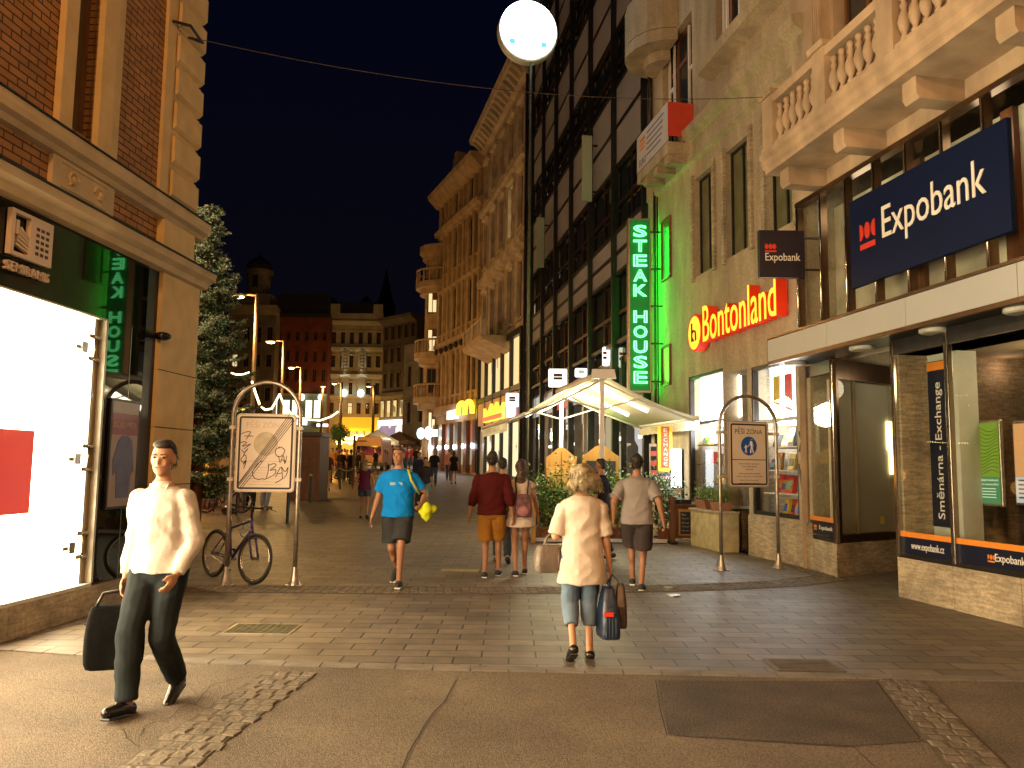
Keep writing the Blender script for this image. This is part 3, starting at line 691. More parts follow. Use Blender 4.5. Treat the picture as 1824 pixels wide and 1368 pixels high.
# figures and goods on show
rnd = random.Random(11); cols = [(.6, .04, .03), (.05, .12, .5), (.7, .5, .08), (.7, .7, .66), (.08, .35, .12), (.03, .03, .03), (.6, .25, .05), (.3, .5, .65)]
gm = [mat('goods_%s' % k, c, .5, var=.1) for k, c in zip(('red', 'blue', 'yellow', 'pale', 'green', 'dark', 'orange', 'sky'), cols)]
def goods(h, nsh, zmax, lab, seedn, hi):
    rn = random.Random(seedn); cnt = 0
    for k in range(nsh):
        zz = h[2]+(zmax-h[2])*k/nsh
        if k: MB().fb(RF, h[0], h[1]-.2, -.75, -.12, zz-.02, zz).build('display_shelf', darkmetal if hi else white, shop)
        s_ = h[0]+.12
        while s_ < h[1]-.25:
            w_ = rn.uniform(.13, .3); hh = rn.uniform(.16, min(.38, (zmax-h[2])/nsh-.08)); o_ = rn.uniform(-.5, -.2)
            t = thing('boxed_goods', RF.P(s_, o_, zz), lab, 'goods', lab)
            mb = MB(); th = rn.choice((.05, .08)); dl = rn.uniform(0, .07)
            P = RF.P; mb.hexa([P(s_, o_-th-dl, zz+.001), P(s_+w_, o_-th-dl, zz+.001), P(s_+w_, o_-dl*0, zz+.001), P(s_, o_-dl*0, zz+.001), P(s_, o_-th-dl-.05, zz+hh), P(s_+w_, o_-th-dl-.05, zz+hh), P(s_+w_, o_-.06, zz+hh), P(s_, o_-.06, zz+hh)])
            bev(mb.build('box', gm[rn.randrange(8)], t), .006)
            a = o_+.0; c_ = gm[rn.randrange(8)]
            mb = MB(); mb.hexa([P(s_+w_*.15, o_-.02, zz+hh*.25), P(s_+w_*.85, o_-.02, zz+hh*.25), P(s_+w_*.85, o_-.004, zz+hh*.25), P(s_+w_*.15, o_-.004, zz+hh*.25), P(s_+w_*.15, o_-.04, zz+hh*.7), P(s_+w_*.85, o_-.04, zz+hh*.7), P(s_+w_*.85, o_-.036, zz+hh*.7), P(s_+w_*.15, o_-.036, zz+hh*.7)])
            mb.build('cover_picture', c_, t)
            s_ += w_+rn.uniform(.03, .10)
goods(wA, 4, wA[2]+(wA[3]-wA[2])*.60, 'boxed goods on shelves in the display window nearer the awning', 3, True)
goods(wB, 4, wB[2]+(wB[3]-wB[2])*.60, 'boxed goods on shelves in the display window behind the right arch sign', 8, False)
for i, (f_, c_, lb) in enumerate(((.25, 2, 'yellow pennant hanging in the upper pane of the right display window'), (.5, 0, 'red pennant hanging in the upper pane of the right display window'), (.78, 7, 'pale blue pennant hanging in the upper pane of the right display window'))):
    zt = wB[3]-.2; s_ = wB[1]-(wB[1]-wB[0])*f_; P = RF.P
    o = MB().prism([P(s_-.12, -.30, 0)[:2], P(s_+.12, -.30, 0)[:2], P(s_+.12, -.32, 0)[:2], P(s_-.12, -.32, 0)[:2]], zt-.8, zt).build('pennant', gm[c_], loc=P(s_, -.3, zt)); tag(o, lb, 'pennant', 'pennants in the display window')
# recessed doorway with a round column
MB().fb(RF, dr[0]-.05, dr[1]+.05, -1.4, -1.35, 0, dr[3]).build('door', mat('grey_door', (.14, .13, .12), .5, .2), shop)
MB().fb(RF, dr[0]+.0, dr[1], -1.35, -.30, dr[3]-.02, dr[3]).build('door_soffit', concrete, shop)
MB().fb(RF, dr[0]-.05, dr[0], -1.35, -.33, 0, dr[3]).fb(RF, dr[1], dr[1]+.05, -1.35, -.33, 0, dr[3]).build('door_side', travert, shop)
p0 = RF.P(dr[0]+.18, -.25, 0); MB().tube([p0, (p0[0], p0[1], dr[3])], .085, 16).build('column', chrome, shop, smooth=True)
MB().fb(RF, SB+.02, dr[0]-.01, 0, .035, 0, wB[2]-.02).build('stone_base', travert, shop)
MB().fb(RF, dr[1]+.01, SL, 0, .035, 0, wA[2]-.02).build('stone_base', travert, shop)
# graffito on the pier
mb = MB(); P = RF.P; s_ = rs(1430, 800)
for pts in (((0, 2.3), (-.06, 2.0), (.05, 1.95), (-.03, 1.75)), ((.10, 2.25), (.02, 2.1), (.1, 1.9)), ((-.10, 1.75), (-.02, 1.4), (.06, 1.6), (.03, 1.2)), ((.12, 1.7), (.05, 1.35))):
    mb.tube([P(s_+a, .012, b) for a, b in pts], .012, 5)
o = mb.build('graffito', mat('graffiti_paint', (.10, .09, .08), .7), loc=P(s_, 0, 1.6)); tag(o, 'scrawled dark graffito on the stone pier beside the lit display window', 'graffiti')
# small balcony with banners, green light under it
b0, b1 = rs(1190, 240, .62), rs(1135, 240, .62)
sb = MB().fb(RF, b0, b1, 0, .62, 8.78, 9.04).build('side_balcony', concrete, shop)
for i in range(3): MB().fb(RF, b0+.15+i*(b1-b0)/3, b0+.40+i*(b1-b0)/3, 0, .56, 8.60, 8.78).build('corbel', travert, sb)
mb = MB()
for i in range(9): s_ = b0+.03+(b1-b0-.06)*i/8; mb.tube([P(s_, .58, 9.04), P(s_, .58, 9.95)], .012, 6)
for i in range(4): mb.tube([P(b0+.03, .05+.17*i, 9.04), P(b0+.03, .05+.17*i, 9.95)], .012, 6)
mb.tube([P(b0+.03, .0, 9.95), P(b0+.03, .58, 9.95), P(b1, .58, 9.95)], .02, 6)
mb.build('railing', darkmetal, sb)
t = thing('balcony_banner', P(b0, .6, 9.1), 'white and red advertising banner wrapped around the small balcony above the green neon sign', 'banner')
MB().fb(RF, b0-.01, b1, .61, .63, 9.06, 9.98).build('front_cloth', mat('white_cloth', (.50, .50, .52), .7, var=.08), t)
MB().fb(RF, b0-.03, b0-.01, .02, .63, 9.16, 9.97).build('side_cloth', mat('red_cloth', (.62, .06, .03), .7, var=.1), t)
mb = MB()
for k in range(5):
    mb.fb(RF, b0+.25+.05*k, b1-.75, .631, .634, 9.80-k*.14, 9.84-k*.14)
mb.build('print_line', mat('grey_print', (.12, .11, .2), .7), t)
mb = MB()
for k in range(3): mb.fb(RF, b1-.62, b1-.22, .631, .635, 9.76-k*.12, 9.83-k*.12)
mb.build('emblem', orange_s, t)
text('banner_text', 'EURO', mat('dark_print', (.04, .04, .08)), t, P(b1-.2, .634, 9.14), rgt, upv, .5, .16, .001)
# rounded balcony above
mb = MB(); q = [];
for i in range(9):
    a = math.pi*i/8; q.append(P(SL-1.0-1.05*math.cos(a), .95*math.sin(a), 0))
mb.prism(q, 12.05, 12.35); mb.prism([((x+P(SL-1, 0, 0)[0])/2, (y+P(SL-1, 0, 0)[1])/2) for x, y, z in q], 11.8, 12.05); mb.prism(q, 12.37, 13.4)
mb.build('rounded_balcony', concrete, shop)
MB().tube([P(SL-.25, .08, 9.0), P(SL-.25, .08, 15.4)], .06, 10).build('downpipe', darkmetal, shop, smooth=True)
MB().tube([P(SL-.55, .08, .2), P(SL-.55, .08, 8.7)], .035, 8).tube([P(SL-.75, .08, 2.6), P(SL-.75, .08, 8.5)], .02, 8).build('conduit', darkmetal, shop, smooth=True)

# ---- red and yellow shop sign: separate channel letters
t = thing('shop_sign', P(rs(1300, 600), .25, 4.2), 'glowing yellow and red Bontonland letters with round logo on the stone wall', 'sign')
yel = emat('letter_face', (1.0, .56, .03), 1.35, (.8, .6, .1)); redE = emat('letter_side', (.9, .035, .0), .38, (.6, .02, .01))
s1_, zb = RF.at(1253, 612, .25); s0_ = rs(1383, 540, .25); Z0 = RF.z(1253, 610, .25); Z1 = RF.z(1253, 553, .25)
Hc = Z1-Z0
o = text('letters', 'Bontonland', redE, t, P(s1_, .05, Z0), rgt, upv, s1_-s0_, Hc*1.12, .10)
cu_n = Vector(nR)*.10
for v in o.data.vertices: v.co += cu_n
text('letter_faces', 'Bontonland', yel, t, P(s1_, .262, Z0), rgt, upv, s1_-s0_, Hc*1.12, .004)
cs, cz = RF.at(1237, 593, .25); cs -= .0; rr = RF.z(1237, 560, .25)-cz
dm = MB(); k = [P(cs+rr*.95*math.cos(2*math.pi*i/28), 0, cz+rr*math.sin(2*math.pi*i/28)) for i in range(28)]
V = [(a[0]+RF.n[0]*.05, a[1]+RF.n[1]*.05, a[2]) for a in k]+[(a[0]+RF.n[0]*.25, a[1]+RF.n[1]*.25, a[2]) for a in k]
dm.add(V, [tuple(range(28)), tuple(range(28, 56))[::-1]]+[(i, (i+1) % 28, 28+(i+1) % 28, 28+i) for i in range(28)]).build('disc', redE, t)
V = [(P(cs, 0, cz)[0]+(a[0]-P(cs, 0, cz)[0])*.86+RF.n[0]*.256, P(cs, 0, cz)[1]+(a[1]-P(cs, 0, cz)[1])*.86+RF.n[1]*.256, cz+(a[2]-cz)*.90) for a in k]
MB().add(V, [tuple(range(28))]).build('disc_face', yel, t)
mb = MB(); q = lambda a, b: P(cs-a*rr, .262, cz+b*rr)
mb.tube([q(-.28, .55), q(-.28, -.45)], .022, 6); mb.tube([q(-.28, .0), q(-.05, .12), q(.18, .05), q(.24, -.2), q(.24, -.45)], .022, 6); mb.tube([q(-.28, -.45), q(-.15, -.3), q(-.02, -.45)], .018, 6)
mb.build('disc_mark', mat('brown_mark', (.12, .01, .0)), t)
pl = RF.P(rs(1310, 590), .9, 4.3)

# ---- vertical green neon sign, projecting from the wall and facing down the street
Yn = RF.P(SL-.75, 0, 0)[1]-.2
a0 = atY(1117, 391, Yn); a1 = atY(1157, 391, Yn); bb = atY(1119, 700, Yn)
t = thing('neon_sign', (a0[0], Yn, bb[2]), 'tall vertical green neon Steak House sign projecting from the wall', 'sign')
xa, xb, zb, zt = a0[0], a1[0], bb[2], a0[2]
o = MB().box(xa, xb, Yn-.12, Yn+.12, zb, zt).build('casing', steel, t); bev(o, .01)
MB().box(xa+.05, xb-.03, Yn-.135, Yn-.121, zb+.05, zt-.05).build('backing', emat('green_backing', (.0, .22, .04), .25, (.0, .2, .03)), t)
neon = emat('neon_tube', (.10, 1.0, .30), 4.0)
chars = [(c, i) for i, c in enumerate('STEAK')]+[(c, i+5.75) for i, c in enumerate('HOUSE')]
W = (xb-xa)*.60; step = (zt-zb-.30)/10.85
for c, i in chars:
    text('neon_letter', c, neon, t, (xa+(xb-xa)*.23, Yn-.165, zt-.16-(i+1)*step+step*.12), (1, 0, 0), (0, 0, 1), W, step*.80, outline=.024)
mb = MB(); mb.tube([(xb-.02, Yn+.24, zb+.1), (xb-.02, Yn+.24, zt-.1)], .012, 6)
mb.build('green_tube', emat('green_tube', (.0, 1.0, .05), 170), t)
mb = MB()
for k in range(5): z_ = zb+.3+k*(zt-zb-.6)/4; mb.box(xb-.01, P(SL-.75, 0, 0)[0]+.1, Yn+.06, Yn+.09, z_-.02, z_+.02)
mb.build('bracket', darkmetal, t)

# ---- dark glass office block
gx, gy = RF.P(SL+.02, -.02, 0)[:2]
GF = Fr(gx+.150*gy, 0, -.150, 1)
SG0 = gy/GF.d[1]; SG1 = GF.s(936, 600)
glb = thing('glass_block', GF.P((SG0+SG1)/2, 0, 0), 'tall dark glass office block with black mullions and grey spandrel bands', 'building')
mull = [GF.s(px, 600) for px in (1152, 1096, 1053, 1018, 990, 967, 947, 936)]
grey_sp = mat('grey_spandrel', (.36, .37, .42), .40, .0, var=.14, scale=.8)
bluegl = mat('blue_dark_glass', (.012, .018, .024), .05, .0, var=.2, spec=.9)
MB().fb(GF, SG0, SG1, -8, -.14, 4.9, 31).build('core', bluegl, glb)
zr = [5.35, 7.45, 8.75, 10.8, 13.4, 15.2, 17.8, 19.6, 22.2, 24.0, 26.6, 28.4, 31]
kinds = 'dpdpdpdpdpdp'
for a, b, k in zip(zr, zr[1:], kinds):
    if k == 'p':
        for s0_, s1_ in zip([SG0]+mull, mull):
            if abs(s1_-s0_) < .3: continue
            MB().fb(GF, min(s0_, s1_)+.05, max(s0_, s1_)-.05, -.12, -.03, a+.06, b-.06).build('spandrel_panel', grey_sp, glb)
        MB().fb(GF, SG0, SG1, -.03, -.01, (a+b)/2-.07, (a+b)/2+.07).build('panel_joint', darkmetal, glb)
    for z_ in (a,):
        MB().fb(GF, SG0, SG1, -.10, .02, z_-.06, z_+.06).build('transom', darkmetal, glb)
    if k == 'd':
        MB().fb(GF, SG0, SG1, -.10, -.04, a+(b-a)*.42-.05, a+(b-a)*.42+.05).build('glazing_bar', brz, glb)
        for s0_, s1_ in zip([SG0]+mull, mull): c = (s0_+s1_)/2; MB().fb(GF, c-.03, c+.03, -.1, -.05, a+.06, b-.06).build('thin_bar', brz, glb)
for s_ in mull: MB().fb(GF, s_-.07, s_+.07, -.1, .12, 0, 31).build('mullion', black, glb)
# ground floor of the block: columns, lit shop behind
MB().fb(GF, SG0, SG1, -4, -3.9, 0, 4.9).build('shop_interior', shopmat('lit_interior', (.9, .75, .45), (.05, .045, .04), (.95, .95, 1.0), .75, (.5, .5, .9)), glb)
MB().fb(GF, SG0, SG1, -3.9, -.1, 4.7, 4.9).build('ground_soffit', darkmetal, glb)
for i in range(9):
    s_ = SG0+.6+(SG1-SG0-1)*i/8; 
    MB().fb(GF, s_-.05, s_+.05, -.2, -.05, 0, 4.9).build('shop_post', [steel, black, chrome][i % 3], glb)
    MB().fb(GF, s_+.3, s_+1.0, -.9, -.88, 2.5, 2.62).build('ceiling_lamp', emat('ceiling_lamp', (1, .92, .75), 6), glb)
MB().add([GF.P(SG0, -.12, 0), GF.P(SG1, -.12, 0), GF.P(SG1, -.12, 4.8), GF.P(SG0, -.12, 4.8)], [(0, 1, 2, 3)]).build('shop_pane', shopglass, glb)
MB().fb(GF, SG0+6, SG1, -.08, -.06, 3.9, 4.8).build('lit_fascia', shopmat('lit_fascia', (.30, .36, .34), (.05, .05, .05), (.55, .12, .10), 1.0, (.8, .8, .7)), glb)
# white vertical light boxes hung high on the block
for i, (px, py0, py1) in enumerate(((1042, 242, 358), (960, 388, 475))):
    s_, z1_ = GF.at(px, py0, .4); z0_ = GF.z(px, py1, .4)
    t = thing('vertical_blade', GF.P(s_, .3, z0_), ('unlit pale vertical sign blade on the glass block, nearer and higher one', 'unlit pale vertical sign blade on the glass block, farther and lower one')[i], 'sign', 'blades on the glass block')
    bev(MB().fb(GF, s_-.06, s_+.06, .16, .5, z0_, z1_).build('blade', mat('blade_white', (.42, .46, .44), .5, var=.05), t), .01)
    MB().fb(GF, s_-.03, s_+.03, -.05, .16, z0_+.3, z0_+.36).fb(GF, s_-.03, s_+.03, -.05, .16, z1_-.36, z1_-.3).build('bracket', darkmetal, t)
# white bank light boxes with red and black bars
wsg = emat('sign_glow', (1.0, .99, .94), 1.7)
bars = [mat('bar_red', (.45, .0, .01), .4), mat('bar_black', (.01, .01, .01), .4)]
for i, (x0, y0, x1, y1, Y, lb) in enumerate(((977, 657, 1010, 690, 29.5, 'glowing white square light box with red and black bars above the awning ridge side'), (901, 700, 924, 725, 40, 'small glowing white square light box farthest down the street'),
                                       (1073, 618, 1086, 652, 25.5, 'narrow glowing white light box with red and black squares beside the neon sign'), (1102, 619, 1114, 655, 24.2, 'narrow dim white light box right next to the neon sign'), (1024, 656, 1046, 672, 28.3, 'glowing white light box half hidden behind the awning roof'))):
    a = atY(x0, y0, Y); b = atY(x1, y1, Y); g = 'bank light boxes on the glass block'
    t = thing('bank_light_box', (a[0], Y, b[2]), lb, 'light box', g)
    if i in (2, 3): b = (b[0], b[1], b[2])
    bev(MB().box(a[0], b[0], Y-.09, Y+.09, b[2], a[2]).build('box', wsg if i != 3 else emat('sign_glow_dim', (.6, .72, .62), .6), t), .05, 3)
    w_ = b[0]-a[0]; h_ = a[2]-b[2]
    if i in (0, 1, 4): cx = a[0]+w_*.5; zz = b[2]+h_*.55; hw = w_*.17; hh = h_*.15
    else: cx = a[0]+w_*.3; zz = b[2]+h_*.58; hw = w_*.18; hh = h_*.13
    MB().box(cx-hw*1.4, cx+hw*1.4, Y-.105, Y-.091, zz+.01, zz+hh*1.2).build('red_bar', bars[0], t); MB().box(cx-hw*1.4, cx+hw*1.4, Y-.105, Y-.091, zz-hh*(1.8 if i in (2, 3) else 1), zz-.01*(1 if i not in (2, 3) else 6)).build('black_bar', bars[1], t)
    xw = GF.A[0]+Y*(-.150); 
    MB().tube([(b[0]-.02, Y, (a[2]+b[2])/2), (max(xw, b[0]+.1), Y+.1, (a[2]+b[2])/2)], .02, 6).build('bracket', darkmetal, t)

# ---- ornate facades further down
def facade(fr, s0, s1, z0, z1, par, wm, rows, fm, pms, ncol, ww, seedn=0, dep=6, trim=True, wallmat=None, frames=(2, 2), ts=1.0):
    rn = random.Random(seedn); holes = []; W = []
    for (a, b) in rows:
        for k in range(ncol):
            c = s0+(s1-s0)*(k+.5)/ncol; h = (c-ww/2, c+ww/2, a, b); holes.append(h)
    mb = MB(); wallgrid(mb, fr, s0, s1, z0, z1, holes, .3); shell(mb, fr, s0, s1, z0, z1, dep); mb.build('wall', wm, par)
    for h in holes:
        window(fr, par, h[0], h[1], h[2], h[3], -.15, fm, pms[0] if rn.random() > .05 else pms[-1], frames[0], frames[1], .06, [.68] if frames[1] > 1 else [])
        if trim:
            mb = MB(); mb.prof(fr, h[0]-.2*ts, h[1]+.2*ts, [(0, h[3]+.12*ts), (.18*ts, h[3]+.2*ts), (.22*ts, h[3]+.38*ts), (0, h[3]+.42*ts)]); mb.fb(fr, h[0]-.15*ts, h[1]+.15*ts, 0, .14*ts, h[2]-.14*ts, h[2]) 
            mb.fb(fr, h[0]-.17*ts, h[0], 0, .07, h[2], h[3]+.12*ts); mb.fb(fr, h[1], h[1]+.17*ts, 0, .07, h[2], h[3]+.12*ts)
            mb.build('window_surround', wm, par)
    return holes
litpane = emat('lit_window', (1.0, .80, .40), .9)
stone1 = mat('ornate_stone', (.55, .46, .36), .8, var=.35, scale=1.5, bump=.5, bscale=6)
stone2 = mat('ornate_stone_warm', (.44, .31, .18), .8, var=.3, scale=1.5, bump=.5, bscale=6)
bx, by = GF.P(SG1+.05, 0, 0)[:2]
B3 = Fr(bx+.235*by, 0, -.235, 1); s3a = by/B3.d[1]; s3b = B3.s(856, 700)
o3 = thing('ornate_building', B3.P((s3a+s3b)/2, 0, 1), 'ornate stone facade with bracketed cornice and a balcony next to the glass block', 'building')
zc3 = B3.z(908, 168)
facade(B3, s3a, s3b, 0, zc3, o3, stone1, [(9.3, 12.4), (14.2, 17.2), (18.6, 21.0)], wood, [winglass, litpane], 5, 1.1, 3)
MB().prof(B3, s3a-.2, s3b+.3, [(0, zc3-.9), (.25, zc3-.8), (.3, zc3-.3), (.9, zc3-.1), (1.0, zc3+.2), (0, zc3+.3)]).build('cornice', stone1, o3); MB().prof(B3, s3a, s3b, [(0, 13.0), (.35, 13.1), (.4, 13.4), (0, 13.5)]).build('cornice', stone1, o3); MB().prof(B3, s3a, s3b, [(0, 17.7), (.3, 17.8), (.3, 18.1), (0, 18.2)]).build('cornice', stone1, o3)
for i in range(16): s_ = s3a+.3+(s3b-s3a-.6)*i/15; MB().prof(B3, s_-.14, s_+.14, [(.02, zc3-.9), (.35, zc3-.7), (.8, zc3-.3), (.8, zc3-.12), (.02, zc3-.12)]).build('corbel', stone1, o3)
zb3 = B3.z(865, 628); 
mb = MB(); a, b = s3a+3.2, s3b-2.5
mb.prof(B3, a, b, [(0, zb3-.9), (.6, zb3-.6), (1.6, zb3-.25), (1.7, zb3), (0, zb3)]); bal3 = mb.build('balcony', plaster_o, o3)
MB().fb(B3, a, b, 1.45, 1.62, zb3+.85, zb3+1.0).fb(B3, a, a+.4, 1.4, 1.66, zb3, zb3+1.05).fb(B3, b-.4, b, 1.4, 1.66, zb3, zb3+1.05).fb(B3, (a+b)/2-.3, (a+b)/2+.3, 1.42, 1.64, zb3, zb3+1.02).build('balcony_rail', stone1, bal3)
for i in range(12):
    s_ = a+.6+(b-a-1.2)*i/11; p0 = B3.P(s_, 1.53, zb3); MB().tube([p0, (p0[0], p0[1], zb3+.3), (p0[0], p0[1], zb3+.86)], [.07, .12, .06], 6).build('baluster', stone1, bal3)
# two shop floors: dark frame with lit tall windows, red fascia
z5a, z5b = B3.z(900, 695), B3.z(900, 615)
MB().fb(B3, s3a, s3b, .02, .25, z5b, z5b+.35).fb(B3, s3a, s3b, .02, .22, z5a-.3, z5a).build('shop_frame', darkmetal, o3)
for i in range(6):
    s_ = s3a+.2+(s3b-s3a-.4)*i/5; MB().fb(B3, s_-.12, s_+.12, .02, .24, gz(48), z5b).build('shop_post', darkmetal, o3)
    if i < 5:
        s2 = s3a+.2+(s3b-s3a-.4)*(i+1)/5
        MB().fb(B3, s_+.14, s2-.14, .03, .05, z5a, z5b).build('lit_shop_window', shopmat('warm_shop', (1, .72, .32), (.55, .33, .12), (1, .9, .6), 1.0, (1.3, 1.3, .12)), o3)
        MB().fb(B3, s_+.14, s2-.14, .03, .05, 1.1, 3.9).build('lit_door', shopmat('warm_shop2', (1, .85, .5), (.12, .09, .05), (1, .95, .75), 1.1, (1.1, 1.1, .3)), o3)
MB().fb(B3, s3a+1, s3b, .05, .2, 4.1, z5a-.35).build('red_fascia', emat('red_fascia', (.45, .03, .01), .35), o3)
t = thing('crown_sign', B3.P(s3b-1.5, .5, 4.4), 'bright red and yellow crown-shaped illuminated sign on the shop beyond the glass block', 'sign')
c0, c1 = B3.s(898, 730, .5), B3.s(864, 730, .5); z0_, z1_ = B3.z(885, 748, .5), B3.z(885, 716, .5)
pts = [(0, 0), (0, .85), (.2, .45), (.38, 1.0), (.5, .5), (.66, 1.0), (.8, .45), (1, .85), (1, 0)]
V = [B3.P(c1+(c0-c1)*a, .45, z0_+(z1_-z0_)*b) for a, b in pts]+[B3.P(c1+(c0-c1)*a, .6, z0_+(z1_-z0_)*b) for a, b in pts]; m_ = len(pts)
MB().add(V, [tuple(range(m_)), tuple(range(m_, 2*m_))[::-1]]+[(i, (i+1) % m_, m_+(i+1) % m_, m_+i) for i in range(m_)]).build('crown', emat('crown_glow', (1, .50, .02), 2.2), t)
MB().fb(B3, c0+.1, c1-.1, .6, .64, z0_+.05, z0_+.3).build('red_flash', emat('red_glow', (1, .05, .02), 1.6), t)
MB().fb(B3, c0-1.6, c0-.3, .3, .45, z0_, z1_-.4).build('white_box', emat('pink_white', (1, .7, .75), 1.8), t)
# next one with the yellow arches sign
bx, by = B3.P(s3b+.02, 0, 0)[:2]
B4 = Fr(bx+.40*by, 0, -.40, 1); s4a = by/B4.d[1]; s4b = B4.s(778, 700)
o4 = thing('ornate_building', B4.P((s4a+s4b)/2, 0, 1.2), 'warm ornate stone facade with pediment roof gable above the yellow arches sign', 'building')
zc4 = B4.z(850, 290)
facade(B4, s4a, s4b, 0, zc4, o4, stone2, [(6.6, 9.6), (11.3, 14.3), (15.8, 18.6), (19.8, 22)], wood, [winglass, litpane], 6, 1.15, 4)
MB().prof(B4, s4a, s4b+.3, [(0, zc4-.8), (.3, zc4-.7), (.9, zc4-.1), (1.0, zc4+.2), (0, zc4+.3)]).build('cornice', stone2, o4); MB().prof(B4, s4a, s4b, [(0, 10.2), (.4, 10.3), (.4, 10.6), (0, 10.7)]).build('cornice', stone2, o4); MB().prof(B4, s4a, s4b, [(0, 18.9), (.4, 19.0), (.5, 19.3), (0, 19.4)]).build('cornice', stone2, o4); MB().prof(B4, s4a, s4b, [(0, 5.2), (.3, 5.3), (.3, 5.9), (0, 6.0)]).build('cornice', stone2, o4)
sg = B4.s(818, 300); mb = MB()
for dz, hw in ((0, 1.1), (.5, .8), (1.0, .5), (1.4, .2)): mb.fb(B4, sg-hw, sg+hw, -.4, .3, zc4+.2+dz, zc4+.75+dz)
mb.build('gable', stone2, o4)
for k in range(9): s_ = s4a+.4+(s4b-s4a-.8)*k/8; MB().fb(B4, s_-.2, s_+.2, 0, .16, 6.0, zc4-.8).build('pilaster', stone2, o4)
for s_ in [s4a+.8+(s4b-s4a-1.6)*k/7 for k in range(8)]: MB().ell(B4.P(s_, .35, 10.0), .15, .15, .24, 8, 6).build('hanging_urn', mat('dark_urn', (.03, .025, .02)), o4)
t_g = gz(58)
for i in range(6):
    s_ = s4a+.3+(s4b-s4a-.6)*i/5; MB().fb(B4, s_-.3, s_+.3, .02, .3, t_g, 4.6).build('shop_pier', mat('red_granite', (.14, .07, .045), .3), o4)
    if i < 5:
        MB().fb(B4, s_+.4, s_+(s4b-s4a-.6)/5-.4, .02, .05, t_g+.5, 4.4).build('lit_shop_window', shopmat('dim_shop', (.36, .33, .20), (.16, .14, .10), (.4, .05, .03), .8, (.8, .8, .35)), o4)
    p0 = B4.P(s_, .42, 2.9); MB().ell(p0, .1, .1, .16, 8, 6).build('wall_lamp', emat('wall_lamp', (.9, .92, 1), 14), o4)
    if i % 2: lamp('wall_light', B4.P(s_, .7, 2.9), 22, (.9, .92, 1), .15)
ye = emat('yellow_arches', (1.0, .68, .03), 2.2)
t = thing('arches_sign', B4.P(s4a+2, .5, 4.7), 'yellow double arch sign glowing on the far ornate facade', 'sign')
a0s, a1s = B4.s(841, 730, .6), B4.s(816, 730, .6); z0_, z1_ = B4.z(830, 738, .6), B4.z(830, 716, .6); mb = MB()
for h0, h1 in ((0, .5), (.5, 1)):
    mb.tube([B4.P(a1s+(a0s-a1s)*(h0+(h1-h0)*(.5-.5*math.cos(math.pi*k/12))), .6, z0_+(z1_-z0_)*math.sin(math.pi*k/12)**.55) for k in range(13)], .16, 8)
mb.build('arches', ye, t)
MB().fb(B4, a1s+.3, B4.s(796, 740, .6), .45, .6, B4.z(800, 747, .6), B4.z(800, 732, .6)).build('white_box', emat('white_glow', (1, 1, 1), 3.0), t)
MB().fb(B4, s4a, a0s+.2, .1, .25, 4.5, 5.9).build('green_fascia', emat('green_fascia', (.28, .26, .02), .5), t)
# corner building with a round bay and balconies
cx_, cy_ = B4.P(s4b+1.0, -.6, 0)[:2]
o5 = thing('corner_building', (cx_, cy_, 1.5), 'corner building with rounded bay, stone balconies and lit windows beyond the yellow arches', 'building')
rb = 1.35; zt5 = atY(760, 455, cy_)[2]
Kc = lambda r_, z_: [(cx_+r_*math.cos(2*math.pi*i/18), cy_+r_*math.sin(2*math.pi*i/18)) for i in range(18)]
MB().prism(Kc(rb, 0), 0, zt5).build('bay', stone2, o5)
MB().prism([(cx_, cy_), (cx_+8, cy_+3), (cx_+6, cy_+12), (cx_-.8, cy_+9)], 0, zt5-1).build('wall', stone2, o5)
MB().prism(Kc(rb+.5, 0), zt5, zt5+.5).prism(Kc(rb+.25, 0), zt5-.5, zt5).build('cornice', stone2, o5)
for py in (632, 710, 508): 
    z_ = atY(760, py, cy_)[2]; bl = MB().prism(Kc(rb+.75, 0), z_-.45, z_).prism(Kc(rb+.4, 0), z_-.9, z_-.45).build('balcony', stone2, o5)
    MB().tube([(x, y, z_+.95) for x, y in Kc(rb+.68, 0)], .08, 6, closed=True).build('rail', stone2, bl)
    for i in range(22):
        a = 2*math.pi*i/22; x, y = cx_+(rb+.66)*math.cos(a), cy_+(rb+.66)*math.sin(a)
        MB().tube([(x, y, z_), (x, y, z_+.3), (x, y, z_+.92)], [.05, .09, .05], 6).build('baluster', stone2, bl)
for (x0, y0, x1, y1, lit) in ((764, 523, 777, 556, 1), (763, 588, 777, 625, 1), (762, 658, 775, 698, 0), (764, 735, 774, 765, 1), (764, 782, 772, 822, 1)):
    a = atY(x0, y0, cy_-rb); b = atY(x1, y1, cy_-rb); fr_ = Fr2((a[0], cy_-rb+.0), (b[0], cy_-rb+.0), -1)
    w5 = MB().box(a[0]-.08, b[0]+.08, cy_-rb-.02, cy_-rb+.6, b[2]-.08, a[2]+.08).build('window', wood, o5)
    MB().box(a[0], (a[0]+b[0])/2-.03, cy_-rb-.04, cy_-rb-.021, b[2], a[2]).box((a[0]+b[0])/2+.03, b[0], cy_-rb-.04, cy_-rb-.021, b[2], a[2]-.5*lit).build('pane', litpane if lit else winglass, w5)
a = atY(742, 762, cy_-3); b = atY(778, 782, cy_-3)
t = thing('far_shop_sign', (a[0], a[1], b[2]), 'blue-white glowing shop sign on the rounded corner building', 'sign')
MB().box(a[0]+1.0, b[0], a[1]+.3, a[1]+.5, b[2]+.2, a[2]-.1).build('box', emat('cold_glow', (.75, .95, 1), 3), t)
mb = MB(); mb.ell((a[0]+.3, a[1]+.2, (a[2]+b[2])/2), .3, .12, .42, 12, 8); mb.ell((a[0]+.85, a[1]+.2, (a[2]+b[2])/2+.05), .3, .12, .48, 12, 8); mb.build('round_box', emat('cold_glow', (.75, .95, 1), 3), t)

